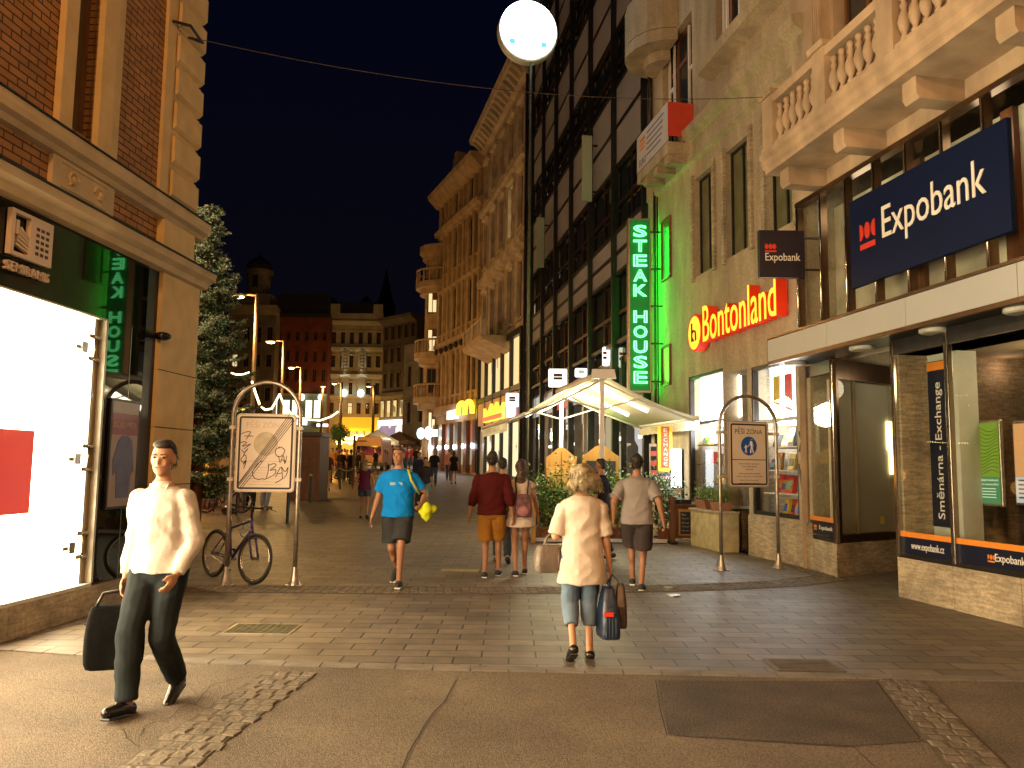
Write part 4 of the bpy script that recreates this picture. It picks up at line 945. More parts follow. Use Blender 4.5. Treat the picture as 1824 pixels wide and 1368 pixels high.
# ------------------------------------------------------------ left building
LF = Fr(-5.05, 0, .0726, -1)
PL = LF.P; lft_r = Vector((LF.d[0], LF.d[1], 0)); nL = Vector((LF.n[0], LF.n[1], 0))     # text on this wall reads left to right along +s
brick = brickmat('orange_brick', (.44, .215, .065), (.34, .155, .05), (.045, .022, .011), .25, .078, .008, .8, .7, 'yz', .3, .1)
blackglass = mat('black_glass', (.005, .005, .005), .025, .0, var=.1, spec=.38)
lb = thing('corner_shop_building', PL(8, 0, 0), 'orange brick corner building with cream stone trim over a black glass shopfront on the left', 'building')
SN, SE_ = 2.0, 10.85
MB().fb(LF, 8.66, SE_-.12, -7, -.07, 0, 3.9).fb(LF, SN-4, 8.66, -7, -.64, 0, 3.9).fb(LF, SN-4, 8.66, -.63, -.07, 3.14, 3.9).build('lower_wall', plaster_y, lb)
mb = MB(); wins = [(7.84, 8.28, 4.95, 9.0)]
wallgrid(mb, LF, SN-4, SE_-.30, 4.0, 13, wins+[(5.6, 6.1, 4.95, 9.0), (3.4, 3.9, 4.95, 9.0)], .22, 0); shell(mb, LF, SN-4, SE_-.30, 3.9, 13, 7, 0)
mb.build('brick_wall', brick, lb)
for w_ in (wins[0], (5.6, 6.1, 4.95, 9.0), (3.4, 3.9, 4.95, 9.0)):
    window(LF, lb, w_[0], w_[1], w_[2], w_[3], -.10, mat('window_brown', (.16, .08, .035), .5), mat('brown_glass', (.13, .085, .04), .3, var=.15), 1, 1, .05, [.42])
    a, b = w_[0]-.20, w_[1]+.42
    MB().fb(LF, a, w_[0], -.05, .07, 4.86, 9.4).fb(LF, w_[1], b-.17, -.05, .07, 4.86, 9.4).fb(LF, b-.17, b, -.0, .04, 4.86, 7.9).build('window_surround', plaster_y, lb)
    mb = MB(); z_ = 7.85
    for k in range(7): an = k*.8; mb.ell(PL(b-.13+.03*math.cos(an), .05, z_-.04*k), .05, .05, .045, 8, 6)
    mb.build('carved_scroll', plaster_y, lb, smooth=True)
    # ornament panel under the window
    MB().fb(LF, a-.02, b-.02, 0, .05, 4.24, 4.56).build('ornament_panel', plaster, lb)
    mb = MB()
    for c0, sg_ in ((a+.30, 1), (b-.30, -1)):
        mb.tube([PL(c0+sg_*.10*math.cos(t_*.5)*(1-t_*.06), .055, 4.40+.09*math.sin(t_*.5)*(1-t_*.06)) for t_ in range(12)], .017, 6)
        mb.tube([PL(c0-sg_*.05+.012*t_*sg_, .055, 4.33+.1*math.sin(t_*.5)) for t_ in range(7)], .014, 6)
        mb.ell(PL(c0, .055, 4.40), .03, .03, .04, 8, 6)
    mb.fb(LF, a+.12, b-.18, .05, .062, 4.275, 4.285).fb(LF, a+.12, b-.18, .05, .062, 4.515, 4.525)
    mb.build('relief', plaster, lb, smooth=False)
# ledges
MB().prof(LF, SN-4, SE_-.05, [(0, 4.56), (.06, 4.58), (.09, 4.63), (.15, 4.66), (.17, 4.72), (.17, 4.79), (0, 4.82)]).build('upper_ledge', plaster, lb)
MB().prof(LF, SN-4, SE_-.02, [(0, 4.820), (.19, 4.792), (.19, 4.806), (0, 4.845)]).build('ledge_flashing', darkmetal, lb)
MB().prof(LF, SN-4, SE_+.10, [(-.03, 3.93), (.09, 3.95), (.11, 4.02), (.20, 4.06), (.22, 4.14), (-.03, 4.18)]).build('lower_ledge', plaster, lb)
MB().prof(LF, SN-4, SE_+.12, [(0, 4.181), (.24, 4.143), (.24, 4.158), (0, 4.215)]).build('ledge_flashing', darkmetal, lb)
# quoins
zq = 4.85
MB().fb(LF, SE_-1.22, SE_-.36, 0, .045, 4.85, 13).fb(LF, SE_-1.15, SE_-.36, 0, .10, 4.2, 4.555).build('corner_strip', plaster_y, lb)
while zq < 12:
    mb = MB(); h_ = .42; a, b = SE_-1.02, SE_-.30
    q0 = [PL(a, .045, zq+.02), PL(b, .045, zq+.02), PL(b, -.3, zq+.02), PL(a, -.3, zq+.02), PL(a, .045, zq+h_), PL(b, .045, zq+h_), PL(b, -.3, zq+h_), PL(a, -.3, zq+h_)]
    mb.hexa(q0); mb.prof(LF, a+.04, b+.012, [(.045, zq+.035), (.085, zq+.07), (.085, zq+h_-.05), (.045, zq+h_-.015)])
    o = mb.build('quoin', plaster_y, lb); zq += .44
# pilaster at the corner
MB().fb(LF, 9.86, SE_, -.5, .035, .0, 3.93).build('pilaster', plaster_y, lb)
mb = MB()
for z_ in (.62, 1.32, 2.02, 2.72): mb.fb(LF, 9.86, SE_+.002, -.3, .0375, z_, z_+.012)
mb.build('pilaster_groove', mat('groove', (.05, .035, .02)), lb)
MB().fb(LF, 9.60, 9.86, -.4, -.02, 0, 3.95).build('inner_jamb', darkmetal, lb)
p0 = PL(9.80, .10, 3.12); MB().ell(p0, .10, .10, .055, 14, 8).tube([p0, PL(9.86, -.1, 3.14)], .02, 6).build('camera_dome', mat('dome_black', (.01, .01, .01), .1), lb, smooth=True)
# stone base
mb = MB()
for i in range(16): s_ = SN-4+i*.86; mb.fb(LF, s_, min(s_+.855, 9.86), -.3, .05, 0, .30) if s_ < 9.8 else None
mb.build('stone_base', travert, lb)
# black glass fascia and jamb panels
mb = MB(); mb.fb(LF, SN-4, 9.60, -.06, -.01, 3.14, 3.94); mb.build('glass_fascia', blackglass, lb)
MB().fb(LF, 8.78, 9.60, -.06, -.012, .30, 3.138).build('glass_panel', blackglass, lb)
MB().fb(LF, 8.775, 8.78, -.06, -.009, .30, 3.14).fb(LF, 9.30, 9.306, -.06, -.010, .30, 3.14).build('panel_joint', steel, lb)
# brightly lit display window
MB().fb(LF, SN-4, 8.62, -.26, -.20, .34, 3.13).build('light_wall', emat('shop_light', (1.0, .79, .48), 23.0), lb)
MB().fb(LF, SN-4, 8.72, -.56, .04, .30, .335).build('window_sill', mat('sill_white', (.7, .68, .62), .4), lb)
MB().fb(LF, 8.62, 8.66, -.62, -.04, .335, 3.13).fb(LF, SN-4, 8.62, -.62, -.04, 3.12, 3.135).build('window_reveal', white, lb)
MB().add([PL(SN-4, -.03, .335), PL(8.74, -.03, .335), PL(8.74, -.03, 3.12), PL(SN-4, -.03, 3.12)], [(0, 1, 2, 3)]).build('display_pane', clearglass, lb)
MB().fb(LF, 8.74, 8.775, -.05, .02, .335, 3.138).fb(LF, SN-4, 8.74, -.05, .01, 3.12, 3.139).build('pane_edge', mat('pale_frame', (.55, .56, .5), .3), lb)
for z_ in (.72, 1.62, 2.78):
    t_ = MB(); 
    for dz in (-.10, .14): t_.tube([PL(8.50, -.02, z_+dz), PL(8.68, -.02, z_+dz)], .022, 8)
    t_.tube([PL(8.60, -.015, z_-.10), PL(8.60, -.015, z_+.14)], .014, 6); t_ = t_.build('pane_clamp', chrome, lb, smooth=True)
    MB().fb(LF, 8.36, 8.46, -.03, .0, z_-.05, z_+.06).build('clamp_plate', steel, t_); MB().fb(LF, 8.30, 8.36, -.05, -.03, z_-.02, z_+.02).build('clamp_arm', chrome, t_)
t = thing('red_poster', PL(7.4, -.2, 1.1), 'plain red square poster in the brightly lit window', 'poster')
MB().fb(LF, 6.0, LF.s(57, 840, -.1), -.12, -.1, LF.z(30, 916, -.1), LF.z(30, 765, -.1)).build('sheet', emat('red_sheet', (.75, .05, .03), .62, (.6, .05, .03)), t)
# logo sign on the fascia
t = thing('shop_logo_sign', PL(7.14, 0, 3.4), 'pale square logo sign with figure cut-out and letters below on black glass', 'sign')
lg = mat('logo_cream', (.72, .58, .46), .5, var=.04)
a, b, z0_, z1_ = 7.12, 7.70, 3.44, 3.86
mb = MB(); c_ = a+(b-a)*.44
mb.fb(LF, c_, b, .0, .05, z0_, z1_).fb(LF, a, a+.045, .0, .05, z0_, z1_).fb(LF, a+.045, c_, .0, .05, z1_-.035, z1_).fb(LF, a+.045, c_, .0, .05, z0_, z0_+.035)
for k in range(5): mb.hexa([PL(a+.08+.015*k, .0, z0_+.10+.035*k), PL(c_-.0, .0, z0_+.06+.03*k), PL(c_-.0, .045, z0_+.06+.03*k), PL(a+.08+.015*k, .045, z0_+.10+.035*k), PL(a+.08+.015*k, .0, z0_+.12+.04*k), PL(c_, .0, z0_+.078+.03*k), PL(c_, .045, z0_+.078+.03*k), PL(a+.08+.015*k, .045, z0_+.12+.04*k)])
mb.prof(LF, a+.07, a+.11, [(0, z0_+.2), (.045, z0_+.2), (.045, z1_-.09), (0, z1_-.09)])
mb.build('logo_plate', lg, t)
mb = MB(); rn = random.Random(2)
for i in range(5):
    for j in range(3): mb.fb(LF, c_+.08+j*.07, c_+.125+j*.07, .05, .053, z0_+.07+i*.058, z0_+.10+i*.058)
mb.build('logo_marks', mat('logo_dark', (.05, .035, .03)), t)
text('logo_lettering', 'SEMIRAMIS', lg, t, PL(a, .0, z0_-.14), lft_r, upv, .60, .085, .03)
# framed fashion poster on the glass panel
t = thing('framed_poster', PL(9.2, .02, 1.1), 'framed poster of a blue sweater under a dull red heading on the black panel', 'poster')
o = MB().fb(LF, 8.93, 9.52, -.008, .02, 1.08, 2.30).build('frame', darkmetal, t)
MB().fb(LF, 8.96, 9.49, .02, .024, 1.11, 2.27).build('paper', mat('poster_paper', (.33, .25, .20), .4, var=.1), t)
MB().fb(LF, 8.96, 9.49, .024, .027, 1.90, 2.14).build('heading_band', mat('poster_red', (.24, .045, .04), .4), t)
text('heading', 'SPECIÁL NABÍDEK', mat('poster_white', (.5, .42, .38)), t, PL(8.98, .028, 1.98), lft_r, upv, .48, .09, .001)
mb = MB(); pr = [(9.10, 1.2), (9.08, 1.5), (9.02, 1.45), (9.0, 1.62), (9.10, 1.84), (9.17, 1.89), (9.29, 1.89), (9.37, 1.84), (9.44, 1.5), (9.38, 1.46), (9.35, 1.2)]
m_ = len(pr); V = [PL(a, .024, b) for a, b in pr]+[PL(a, .031, b) for a, b in pr]
mb.add(V, [tuple(range(m_)), tuple(range(m_, 2*m_))[::-1]]+[(i, (i+1) % m_, m_+(i+1) % m_, m_+i) for i in range(m_)]).build('sweater_picture', mat('sweater_blue', (.11, .12, .22), .5), t)

# ------------------------------------------------------------ buildings round the far square
def FF(x0, x1, Y): a = atY(x0, 800, Y); b = atY(x1, 800, Y); return Fr2((a[0], Y), (b[0], Y), -1)
def ZY(py, Y, px=600): return atY(px, py, Y)[2]
Yf = 112
def block(px0, px1, Y, wm, label, rows_px, ncol, ww, top_py, z0=0, seedn=1, trim=True, extra=None, dep=10, frames=(2, 2)):
    fr = FF(px0, px1, Y); L = (atY(px1, 800, Y)[0]-atY(px0, 800, Y)[0]); zt = ZY(top_py, Y, (px0+px1)/2)
    o = thing('town_building', fr.P(L/2, 0, 2), label, 'building', None)
    facade(fr, 0, L, 0, zt, o, wm, [(ZY(b, Y), ZY(a, Y)) for a, b in rows_px], wood, [winglass, litpane], ncol, ww, seedn, dep, trim, frames=frames, ts=.5)
    return o, fr, L, zt
cream = mat('cream_render', (.40, .345, .25), .85, var=.25, scale=.8)
oc, fc, Lc, zc = block(580, 677, Yf, cream, 'cream townhouse with two white uplit pilaster strips across the square', [(591, 612), (633, 654), (681, 702), (717, 737)], 6, .58, 570)
for (y_) in (575, 622, 670, 708): MB().prof(fc, -.1, Lc+.1, [(0, ZY(y_, Yf)-.3), (.3, ZY(y_, Yf)-.1), (.45, ZY(y_, Yf)+.25), (0, ZY(y_, Yf)+.3)]).build('string_course', cream, oc)
MB().fb(fc, 0, Lc, -.3, .3, zc, zc+.9).fb(fc, .1, 1.4, -.3, .35, zc+.9, zc+2.2).fb(fc, Lc-1.4, Lc-.1, -.3, .35, zc+.9, zc+2.2).build('attic', cream, oc)
MB().fb(fc, .5, Lc-.5, -6, -.6, zc+.9, zc+2.6).build('roof', roofm, oc)
for px in (614, 644):
    s_ = fc.s(px, 700); z0_, z1_ = ZY(702, Yf), ZY(618, Yf)
    st = MB().fb(fc, s_-.55, s_+.55, .0, .25, z0_, z1_).build('uplit_strip', cream, oc)
    for k in range(8): MB().ell(fc.P(s_, .3, z0_+(z1_-z0_)*(.45+k*.07)), .3, .15, .3, 8, 6).build('carving', cream, st)
    MB().ell(fc.P(s_, .7, z0_+.1), .45, .3, .5, 10, 8).build('floodlight', emat('cold_flood', (.82, 1, .92), 7), oc)
    p0 = fc.P(s_, .95, z0_-.2); lamp('flood', p0, 3600, (.75, 1, .90), .2, 'SPOT', (R(161), 0, 0), .50)
t_ = thing('orange_awning', fc.P(Lc*.55, 1, 3), 'glowing orange awning front on the ground floor of the cream townhouse', 'awning')
a0, b0 = fc.s(611, 750), fc.s(676, 750); z0_, z1_ = ZY(790, Yf), ZY(743, Yf)
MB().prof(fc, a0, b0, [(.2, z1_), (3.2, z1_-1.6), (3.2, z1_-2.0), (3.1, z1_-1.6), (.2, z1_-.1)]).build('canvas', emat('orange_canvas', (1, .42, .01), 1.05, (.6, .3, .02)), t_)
for k in range(6): MB().fb(fc, a0+(b0-a0)*k/5-.06, a0+(b0-a0)*k/5+.06, .25, .3, z0_, z1_-.2).build('post', wood, t_)
MB().fb(fc, a0, b0, .1, .15, 3.0, z1_-.4).build('lit_backing', shopmat('orange_backing', (1, .45, .03), (1, .62, .12), (.7, .22, .01), 1.0, (.5, .5, .3)), t_)
rn = random.Random(3)
for k in range(7): MB().ell(fc.P(a0+(b0-a0)*(k+.5)/7, 3.6, z1_-3.0+rn.uniform(-.7, .4)), .5, .4, .55, 8, 6).build('bulb', emat('yellow_bulb', (1, .78, .2), 7), t_)
lamp('terrace_light', fc.P(Lc*.5, 7, z1_-1.5), 1300, (1, .5, .08), .6)
redr = mat('red_render', (.20, .045, .022), .85, var=.3, scale=.8)
orr, fr_, Lr, zr_ = block(481, 579, Yf-2, redr, 'dark red townhouse with brightly lit ground floor shops', [(591, 607), (625, 645), (658, 680)], 6, .52, 562, trim=False, seedn=4)
MB().fb(fr_, 0, Lr, -.3, .4, zr_-.3, zr_+.3).fb(fr_, .3, Lr-.3, -6, -.4, zr_+.3, zr_+3.2).build('roof', roofm, orr)
zs0, zs1 = ZY(808, Yf-2), ZY(706, Yf-2)
MB().fb(fr_, 0, Lr, 0, .3, ZY(706, Yf-2), ZY(702, Yf-2)).build('shop_cornice', cream, orr)
MB().fb(fr_, 0, Lr, .02, .2, zs0, zs1).build('shop_front', mat('pale_green_front', (.16, .20, .15), .7), orr)
for i, (x0, x1) in enumerate(((487, 494), (504, 516), (521, 530), (545, 556), (560, 571))):
    MB().fb(fr_, fr_.s(x0, 730), fr_.s(x1, 730), .2, .25, ZY(745, Yf-2), ZY(714, Yf-2)).build('lit_window_panel', emat('lit_panel', (1, .95, .70), 1.7), orr)
for px in (487, 541, 573): MB().ell(fr_.P(fr_.s(px, 710), .8, ZY(709, Yf-2)), .32, .3, .45, 10, 8).build('floodlight', emat('green_flood', (.85, 1, .75), 4), orr)
t_ = thing('white_shop_sign', fr_.P(fr_.s(532, 750), .5, ZY(757, Yf-2)), 'bright white illuminated shop sign on the red townhouse', 'sign')
MB().fb(fr_, fr_.s(519, 752), fr_.s(548, 752), .3, .6, ZY(758, Yf-2), ZY(748, Yf-2)).build('box', emat('white_glow2', (.95, .98, 1), 3), t_)
MB().fb(fr_, fr_.s(519, 752), fr_.s(548, 752), .25, .3, ZY(760, Yf-2), ZY(746, Yf-2)).build('rim', darkmetal, t_)
t_ = thing('white_shop_sign', fr_.P(fr_.s(577, 758), .5, ZY(761, Yf-2)), 'small white illuminated shop sign between the red and cream townhouses', 'sign')
MB().fb(fr_, fr_.s(568, 758), fr_.s(587, 758), .9, 1.2, ZY(761, Yf-2), ZY(756, Yf-2)).build('box', emat('white_glow2', (.95, .98, 1), 3), t_)
MB().fb(fr_, fr_.s(568, 758), fr_.s(587, 758), .85, .9, ZY(762, Yf-2), ZY(755, Yf-2)).build('rim', darkmetal, t_)
st3 = mat('brown_stone', (.22, .165, .10), .85, var=.3, scale=.8, bump=.4, bscale=4)
od, fd, Ld, zd = block(400, 482, Yf-4, st3, 'brown stone corner house with domed round tower behind the spruce', [(584, 612), (633, 655), (692, 716)], 4, .75, 545, seedn=6)
MB().prof(fd, -.3, Ld+.3, [(0, zd-1.2), (.3, zd-1), (1, zd-.2), (1.1, zd), (0, zd+.1)]).build('cornice', st3, od)
tx = fd.s(453, 500); c_ = fd.P(tx, -2, 0)
kc = lambda r_: [(c_[0]+r_*math.cos(math.pi*i/9), c_[1]+r_*math.sin(math.pi*i/9)) for i in range(18)]
zA, zB, zC_, zD = zd, ZY(525, Yf-4), ZY(478, Yf-4), ZY(452, Yf-4)
MB().prism([(c_[0]-2.3, c_[1]-2.3), (c_[0]+2.3, c_[1]-2.3), (c_[0]+2.3, c_[1]+2.3), (c_[0]-2.3, c_[1]+2.3)], zA, zB).prism(kc(1.55), zB, zC_).prism(kc(1.9), zC_-.5, zC_).build('tower', st3, od)
MB().loft([((c_[0], c_[1], zC_+(zD-zC_)*t), r_, r_) for t, r_ in ((0, 1.7), (.3, 1.75), (.6, 1.4), (.85, .7), (.95, .3), (1.3, .06))], 16).build('dome', roofm, od)
MB().box(c_[0]-.35, c_[0]+.35, c_[1]-1.7, c_[1]-1.5, zB+1, zC_-1).build('tower_window', winglass, od)
# receding dark house to the right of the cream one, lit first floor and white shop strip
a = atY(677, 800, Yf-1); b = atY(737, 800, 106)
fe = Fr2((a[0], Yf-1), (b[0], 106), -1); Le = math.hypot(b[0]-a[0], 106-Yf+1)
st4 = mat('dark_stone', (.12, .09, .06), .9, var=.3, scale=.8)
oe = thing('town_building', fe.P(Le/2, 0, 2), 'dark ornate townhouse with lit first floor windows and a white glowing shop strip', 'building')
zE = ZY(572, Yf-1, 680)
facade(fe, 0, Le, 0, zE, oe, st4, [(12.0, 14), (15.4, 17.4), (18.6, 20.4)], wood, [winglass], 5, .6, 7, 9, ts=.5)
MB().prof(fe, 0, Le, [(0, zE-.8), (1, zE-.2), (1.1, zE+.2), (0, zE+.3)]).prof(fe, 0, Le, [(0, 10.9), (.5, 11), (.5, 11.3), (0, 11.4)]).build('cornice', st4, oe)
MB().fb(fe, 0, Le, 0, .12, 2, 10.9).build('shop_front', mat('olive_front', (.22, .20, .13), .8, var=.1), oe)
for k in range(5):
    s_ = Le*(k+.15)/5.2; w5 = MB().fb(fe, s_-.1, s_+.75, .12, .2, 7.9, 10.4).build('window', wood, oe); MB().fb(fe, s_, s_+.62, .2, .24, 8.05, 10.2).build('pane', shopmat('lit_rooms', (.50, .38, .12), (.85, .62, .25), (.12, .10, .05), 1.0, (.9, .9, .9)), w5)
MB().fb(fe, .1, Le-.3, .15, .6, 6.9, 7.6).build('white_strip', emat('white_strip', (.98, .96, 1), 1.9), oe)
MB().fb(fe, .1, Le-.3, .15, .5, 5.0, 6.85).build('lit_shop', shopmat('blue_white_shop', (.95, .95, 1), (.12, .12, .35), (.9, .85, .6), .9, (.6, .6, .6)), oe)
# pale small house at the street mouth
a = atY(728, 800, 84); b = atY(752, 800, 80); og_ = thing('town_building', (a[0], 84, 2), 'small pale house glimpsed between the dark townhouse and the rounded bay', 'building')
ff = Fr2((a[0]-1, 86), (b[0]+2, 80), -1); facade(ff, 0, 7, 0, ZY(608, 83, 740), og_, cream, [(6, 8.2), (9.8, 12)], wood, [winglass], 3, 1.0, 9, 6)
# roofs and spire rising behind
os_ = thing('church_tower', (atY(688, 500, 150)[0], 150, 4), 'dark church tower with a pointed spire behind the townhouses', 'church tower')
x0 = atY(688, 500, 150)[0]; z0_ = ZY(540, 150, 688); zt_ = ZY(478, 150, 688)
MB().box(x0-1.6, x0+1.6, 148.4, 151.6, 0, z0_).build('tower', mat('spire_stone', (.10, .07, .05), .9), os_)
MB().loft([((x0, 150, z0_), 1.5, 1.5), ((x0, 150, z0_+(zt_-z0_)*.5), .7, .7), ((x0, 150, zt_), .03, .03)], 8).build('spire', roofm, os_)
og2 = thing('gabled_house', (atY(652, 560, 140)[0], 140, 3), 'dark gabled roof rising behind the cream townhouse', 'building')
xa, xb = atY(628, 560, 140)[0], atY(676, 560, 140)[0]; zb_, zt_ = ZY(556, 140), ZY(526, 140)
MB().box(xa, xb, 140, 150, 0, zb_).build('wall', st4, og2); xm = (xa+xb)/2
MB().add([(xa-.4, 139.8, zb_), (xb+.4, 139.8, zb_), (xm, 139.8, zt_), (xa-.4, 150, zb_), (xb+.4, 150, zb_), (xm, 150, zt_)], [(0, 1, 2), (3, 5, 4), (0, 3, 4, 1), (1, 4, 5, 2), (0, 2, 5, 3)]).build('roof', roofm, og2)

# ------------------------------------------------------------ spruce at the left corner
def spruce(base, H, Rm, n, seedn):
    rn = random.Random(seedn); t = thing('spruce_tree', base, 'tall bushy blue-green spruce with pale needle tips behind the left building corner', 'tree')
    bx, by, bz = base
    MB().tube([(bx, by, bz), (bx+.03, by, bz+H*.5), (bx, by, bz+H)], [.17, .10, .02], 10).build('trunk', wood, t, smooth=True)
    br = MB(); dark = MB(); tip = MB(); z = .8
    tw = []
    while z < H*.99:
        f = 1-(z/H); rr = Rm*(f**.62)*(1.0 if z > 1.8 else .75)+.08; nb = 8 if f > .3 else 5
        for k in range(nb):
            a = rn.uniform(0, 2*math.pi); L = rr*(rn.uniform(.45, 1.2) if rn.random() < .7 else rn.uniform(1.0, 1.32)); d = Vector((math.cos(a), math.sin(a), 0)); droop = rn.uniform(-.12, .22)
            p0 = Vector((bx, by, bz+z)); pts = [p0+d*L*u+Vector((0, 0, L*(-.25*u+.42*u*u+droop*u))) for u in (0, .35, .7, 1.0)]
            br.tube(pts, [.03, .02, .012, .006], 4)
            m = max(5, int(L*15))
            for j in range(m):
                u = (j+.5)/m*.85+.15; q = pts[0].lerp(pts[3], u)+Vector((0, 0, L*(-.2*u+.2*u*u))); side = Vector((-d.y, d.x, 0))
                for sd in (-1, 1, 0):
                    l2 = (.36*(1-u)*min(1, L)+.14)*rn.uniform(.7, 1.2) if sd else .10
                    e = q+(side*sd*.85+d*.55+Vector((0, 0, rn.uniform(-.28, .30)))).normalized()*l2
                    tw.append((q, e, u))
        z += .115+.05*f
    for q, e, u in tw:
        ax = (e-q); L = ax.length
        if L < .02: continue
        ax.normalize(); nn = max(4, int(L/.022))
        for j in range(nn):
            c = q+ax*L*(j+.5)/nn
            out = Vector((rn.gauss(0, 1), rn.gauss(0, 1), rn.gauss(0, 1))); out = (out-ax*out.dot(ax)); out.normalize()
            v = (out*.8+ax*.6).normalized()*rn.uniform(.035, .065); w = v.cross(out+Vector((.3, .1, .2))).normalized()*.014
            (tip if (u > .72 or j > nn-3) and rn.random() < .62 else dark).add([c-w, c+w, c+v+w*.3, c+v-w*.3], [(0, 1, 2, 3)])
    br.build('branches', wood, t); 
    dark.build('needles', mat('needles', (.06, .115, .06), .6, var=.4, scale=2), t)
    tip.build('needle_tips', mat('needle_tips', (.36, .44, .32), .55, var=.3, scale=3), t)
    return t
bx, by, _ = atY(352, 800, 19.5); spruce((bx, by, gz(19.5)), 7.9, 1.28, 0, 4)
lamp('tree_glow', (bx+1.2, by-1.5, 1.2), 6, (1, .5, .12), .2)
# string of lights through the tree and across the square
gl = emat('light_string', (1.0, .90, .45), 4.5)
def string(px, lab, r_=.035):
    pts = [atY(x, y, Y) for x, y, Y in px]; mb = MB(); q = []
    for (p, r0) in zip(pts, pts[1:]):
        for k in range(6): q.append(tuple(p[i]+(r0[i]-p[i])*k/6 for i in range(3)))
    q.append(pts[-1]); mb.tube(q, r_, 6); o = thing('light_string', pts[0], lab, 'light string', 'festoon light strings')
    mb.build('glowing_tube', gl, o); MB().tube([(a, b, c+.02) for a, b, c in q], .008, 4).build('cable', black, o)
string([(412, 664, 20), (420, 667, 20.1), (432, 667, 20.2), (444, 663, 20.3)], 'short glowing light string poking out of the spruce branches', .02)
string([(449, 680, 26), (455, 700, 27), (463, 722, 28), (472, 730, 30), (484, 728, 32), (493, 712, 35), (498, 702, 36)], 'looping light string just above the left arch sign', .036)
string([(498, 702, 40), (506, 722, 41), (520, 738, 42), (545, 747, 43), (570, 749, 44), (590, 742, 44), (603, 733, 44)], 'long sagging light string hung toward the slim lamp post in the square', .042)

# ------------------------------------------------------------ street lamps
def street_lamp(px, pyh, pxh, Y, lab, e=0, top=None, hl=.55):
    b = atY(px, 800, Y); g = gz(Y); h = atY(pxh, pyh, Y)
    t = thing('street_lamp', (b[0], Y, g), lab, 'street lamp', 'sodium street lamps round the square')
    k = Y/31
    MB().tube([(b[0], Y, g), (b[0], Y, g+1.2), (b[0], Y, h[2]+.12)], [.14*max(1, k*.6), .10*max(1, k*.6), .075*max(1, k*.6)], 10).build('pole', steel if Y < 1 else mat('lamp_pole', (.30, .22, .14), .5, .4), t, smooth=True)
    MB().tube([(b[0], Y, h[2]+.05), (h[0], Y-.1, h[2]+.10)], .04*max(1, k*.6), 8).build('arm', mat('lamp_pole', (.3, .22, .14)), t)
    MB().ell((h[0], Y-.1, h[2]+.05), .34*max(1, k*.36), .2, .07*max(1, k*.5), 12, 6).build('head', darkmetal, t)
    MB().ell((h[0], Y-.1, h[2]-.03), .28*max(1, k*.38), .16, .07*max(1, k*.5), 12, 6).build('lens', emat('sodium_lens', (1, .50, .12), 2.2), t)
    lamp('sodium_light', (h[0], Y-.1, h[2]-.25), 160 if not e else e, (1, .55, .17), .2, parent=t)
street_lamp(446, 528, 425, 31, 'nearest and tallest orange street lamp beside the spruce', 800)
street_lamp(498, 609, 483, 47, 'second orange street lamp in front of the red townhouse', 1100)
street_lamp(531, 655, 520, 64, 'third orange street lamp, behind the right post of the left arch', 1500)
street_lamp(605, 683, 596, 84, 'orange street lamp on a slim pole before the cream townhouse', 350)
street_lamp(571, 688, 576, 98, 'small far orange street lamp at the edge between red and cream townhouses', 250)
street_lamp(663, 688, 657, 95, 'small far orange street lamp at the right end of the cream townhouse', 250)
# two lamps of the road the photographer stands on, behind the view
for i, (x, y, h_, e) in enumerate(((-3.0, -6, 8.0, 2900), (3.5, -8, 8.5, 2500))):
    t = thing('road_lamp', (x, y, 0), ('orange street lamp on the road behind the viewer, left one', 'orange street lamp on the road behind the viewer, right one')[i], 'street lamp')
    MB().tube([(x, y, 0), (x, y, 1.2), (x, y, h_)], [.14, .1, .07], 10).build('pole', steel, t, smooth=True); MB().tube([(x, y, h_), (x, y+.5, h_+.2), (x, y+1.3, h_+.25)], .04, 8).build('arm', steel, t)
    MB().ell((x, y+1.5, h_+.22), .17, .36, .09, 12, 6).build('head', darkmetal, t); MB().ell((x, y+1.5, h_+.15), .13, .28, .07, 12, 6).build('lens', emat('sodium_lens', (1, .50, .12), 2.2), t)
    lamp('sodium_light', (x, y+1.5, h_-.05), e, (1, .49, .18), .25, parent=t)
# the part of the square hidden behind the corner building: seen only in the bank's windows
t = thing('street_lamp', (-10.5, 15.5, 0), 'orange twin street lamp in the square behind the corner building', 'street lamp', 'sodium street lamps round the square')
MB().tube([(-10.5, 15.5, 0), (-10.5, 15.5, 7)], .08, 10).build('pole', steel, t)
for sx_ in (-1, 1): MB().tube([(-10.5, 15.5, 6.9), (-10.5+sx_*.8, 15.4, 7.05)], .035, 6).build('arm', steel, t); MB().ell((-10.5+sx_*.9, 15.4, 7.0), .28, .15, .07, 12, 6).build('lens', emat('sodium_lens', ()  , 0), t)
lamp('sodium_light', (-10.0, 15.3, 6.7), 1500, (1, .68, .36), .25, parent=t)
t = thing('market_stall', (-13.5, 24.5, 0), 'market stall with glowing red canopy in the square behind the corner building', 'market stall')
rg_ = emat('red_canopy', (1, .02, .10), 2.6, (.5, .02, .05))
for k in range(3):
    x_, y_ = -11.8-1.9*k, 22+1.7*k
    MB().loft([((x_, y_, 2.5), 1.2, 1.2), ((x_, y_, 2.9), 1.15, 1.15), ((x_, y_, 3.5), .08, .08)], 8).build('canopy', rg_, t)
    MB().tube([(x_, y_, 0), (x_, y_, 2.5)], .05, 6).build('pole', steel, t); MB().box(x_-.9, x_+.9, y_-.4, y_+.4, 0, 1.0).build('counter', wood, t)
bulb_m = emat('festoon_bulb', (1, .80, .30), 16); wire_m = mat('festoon_wire', (.03, .02, .02))
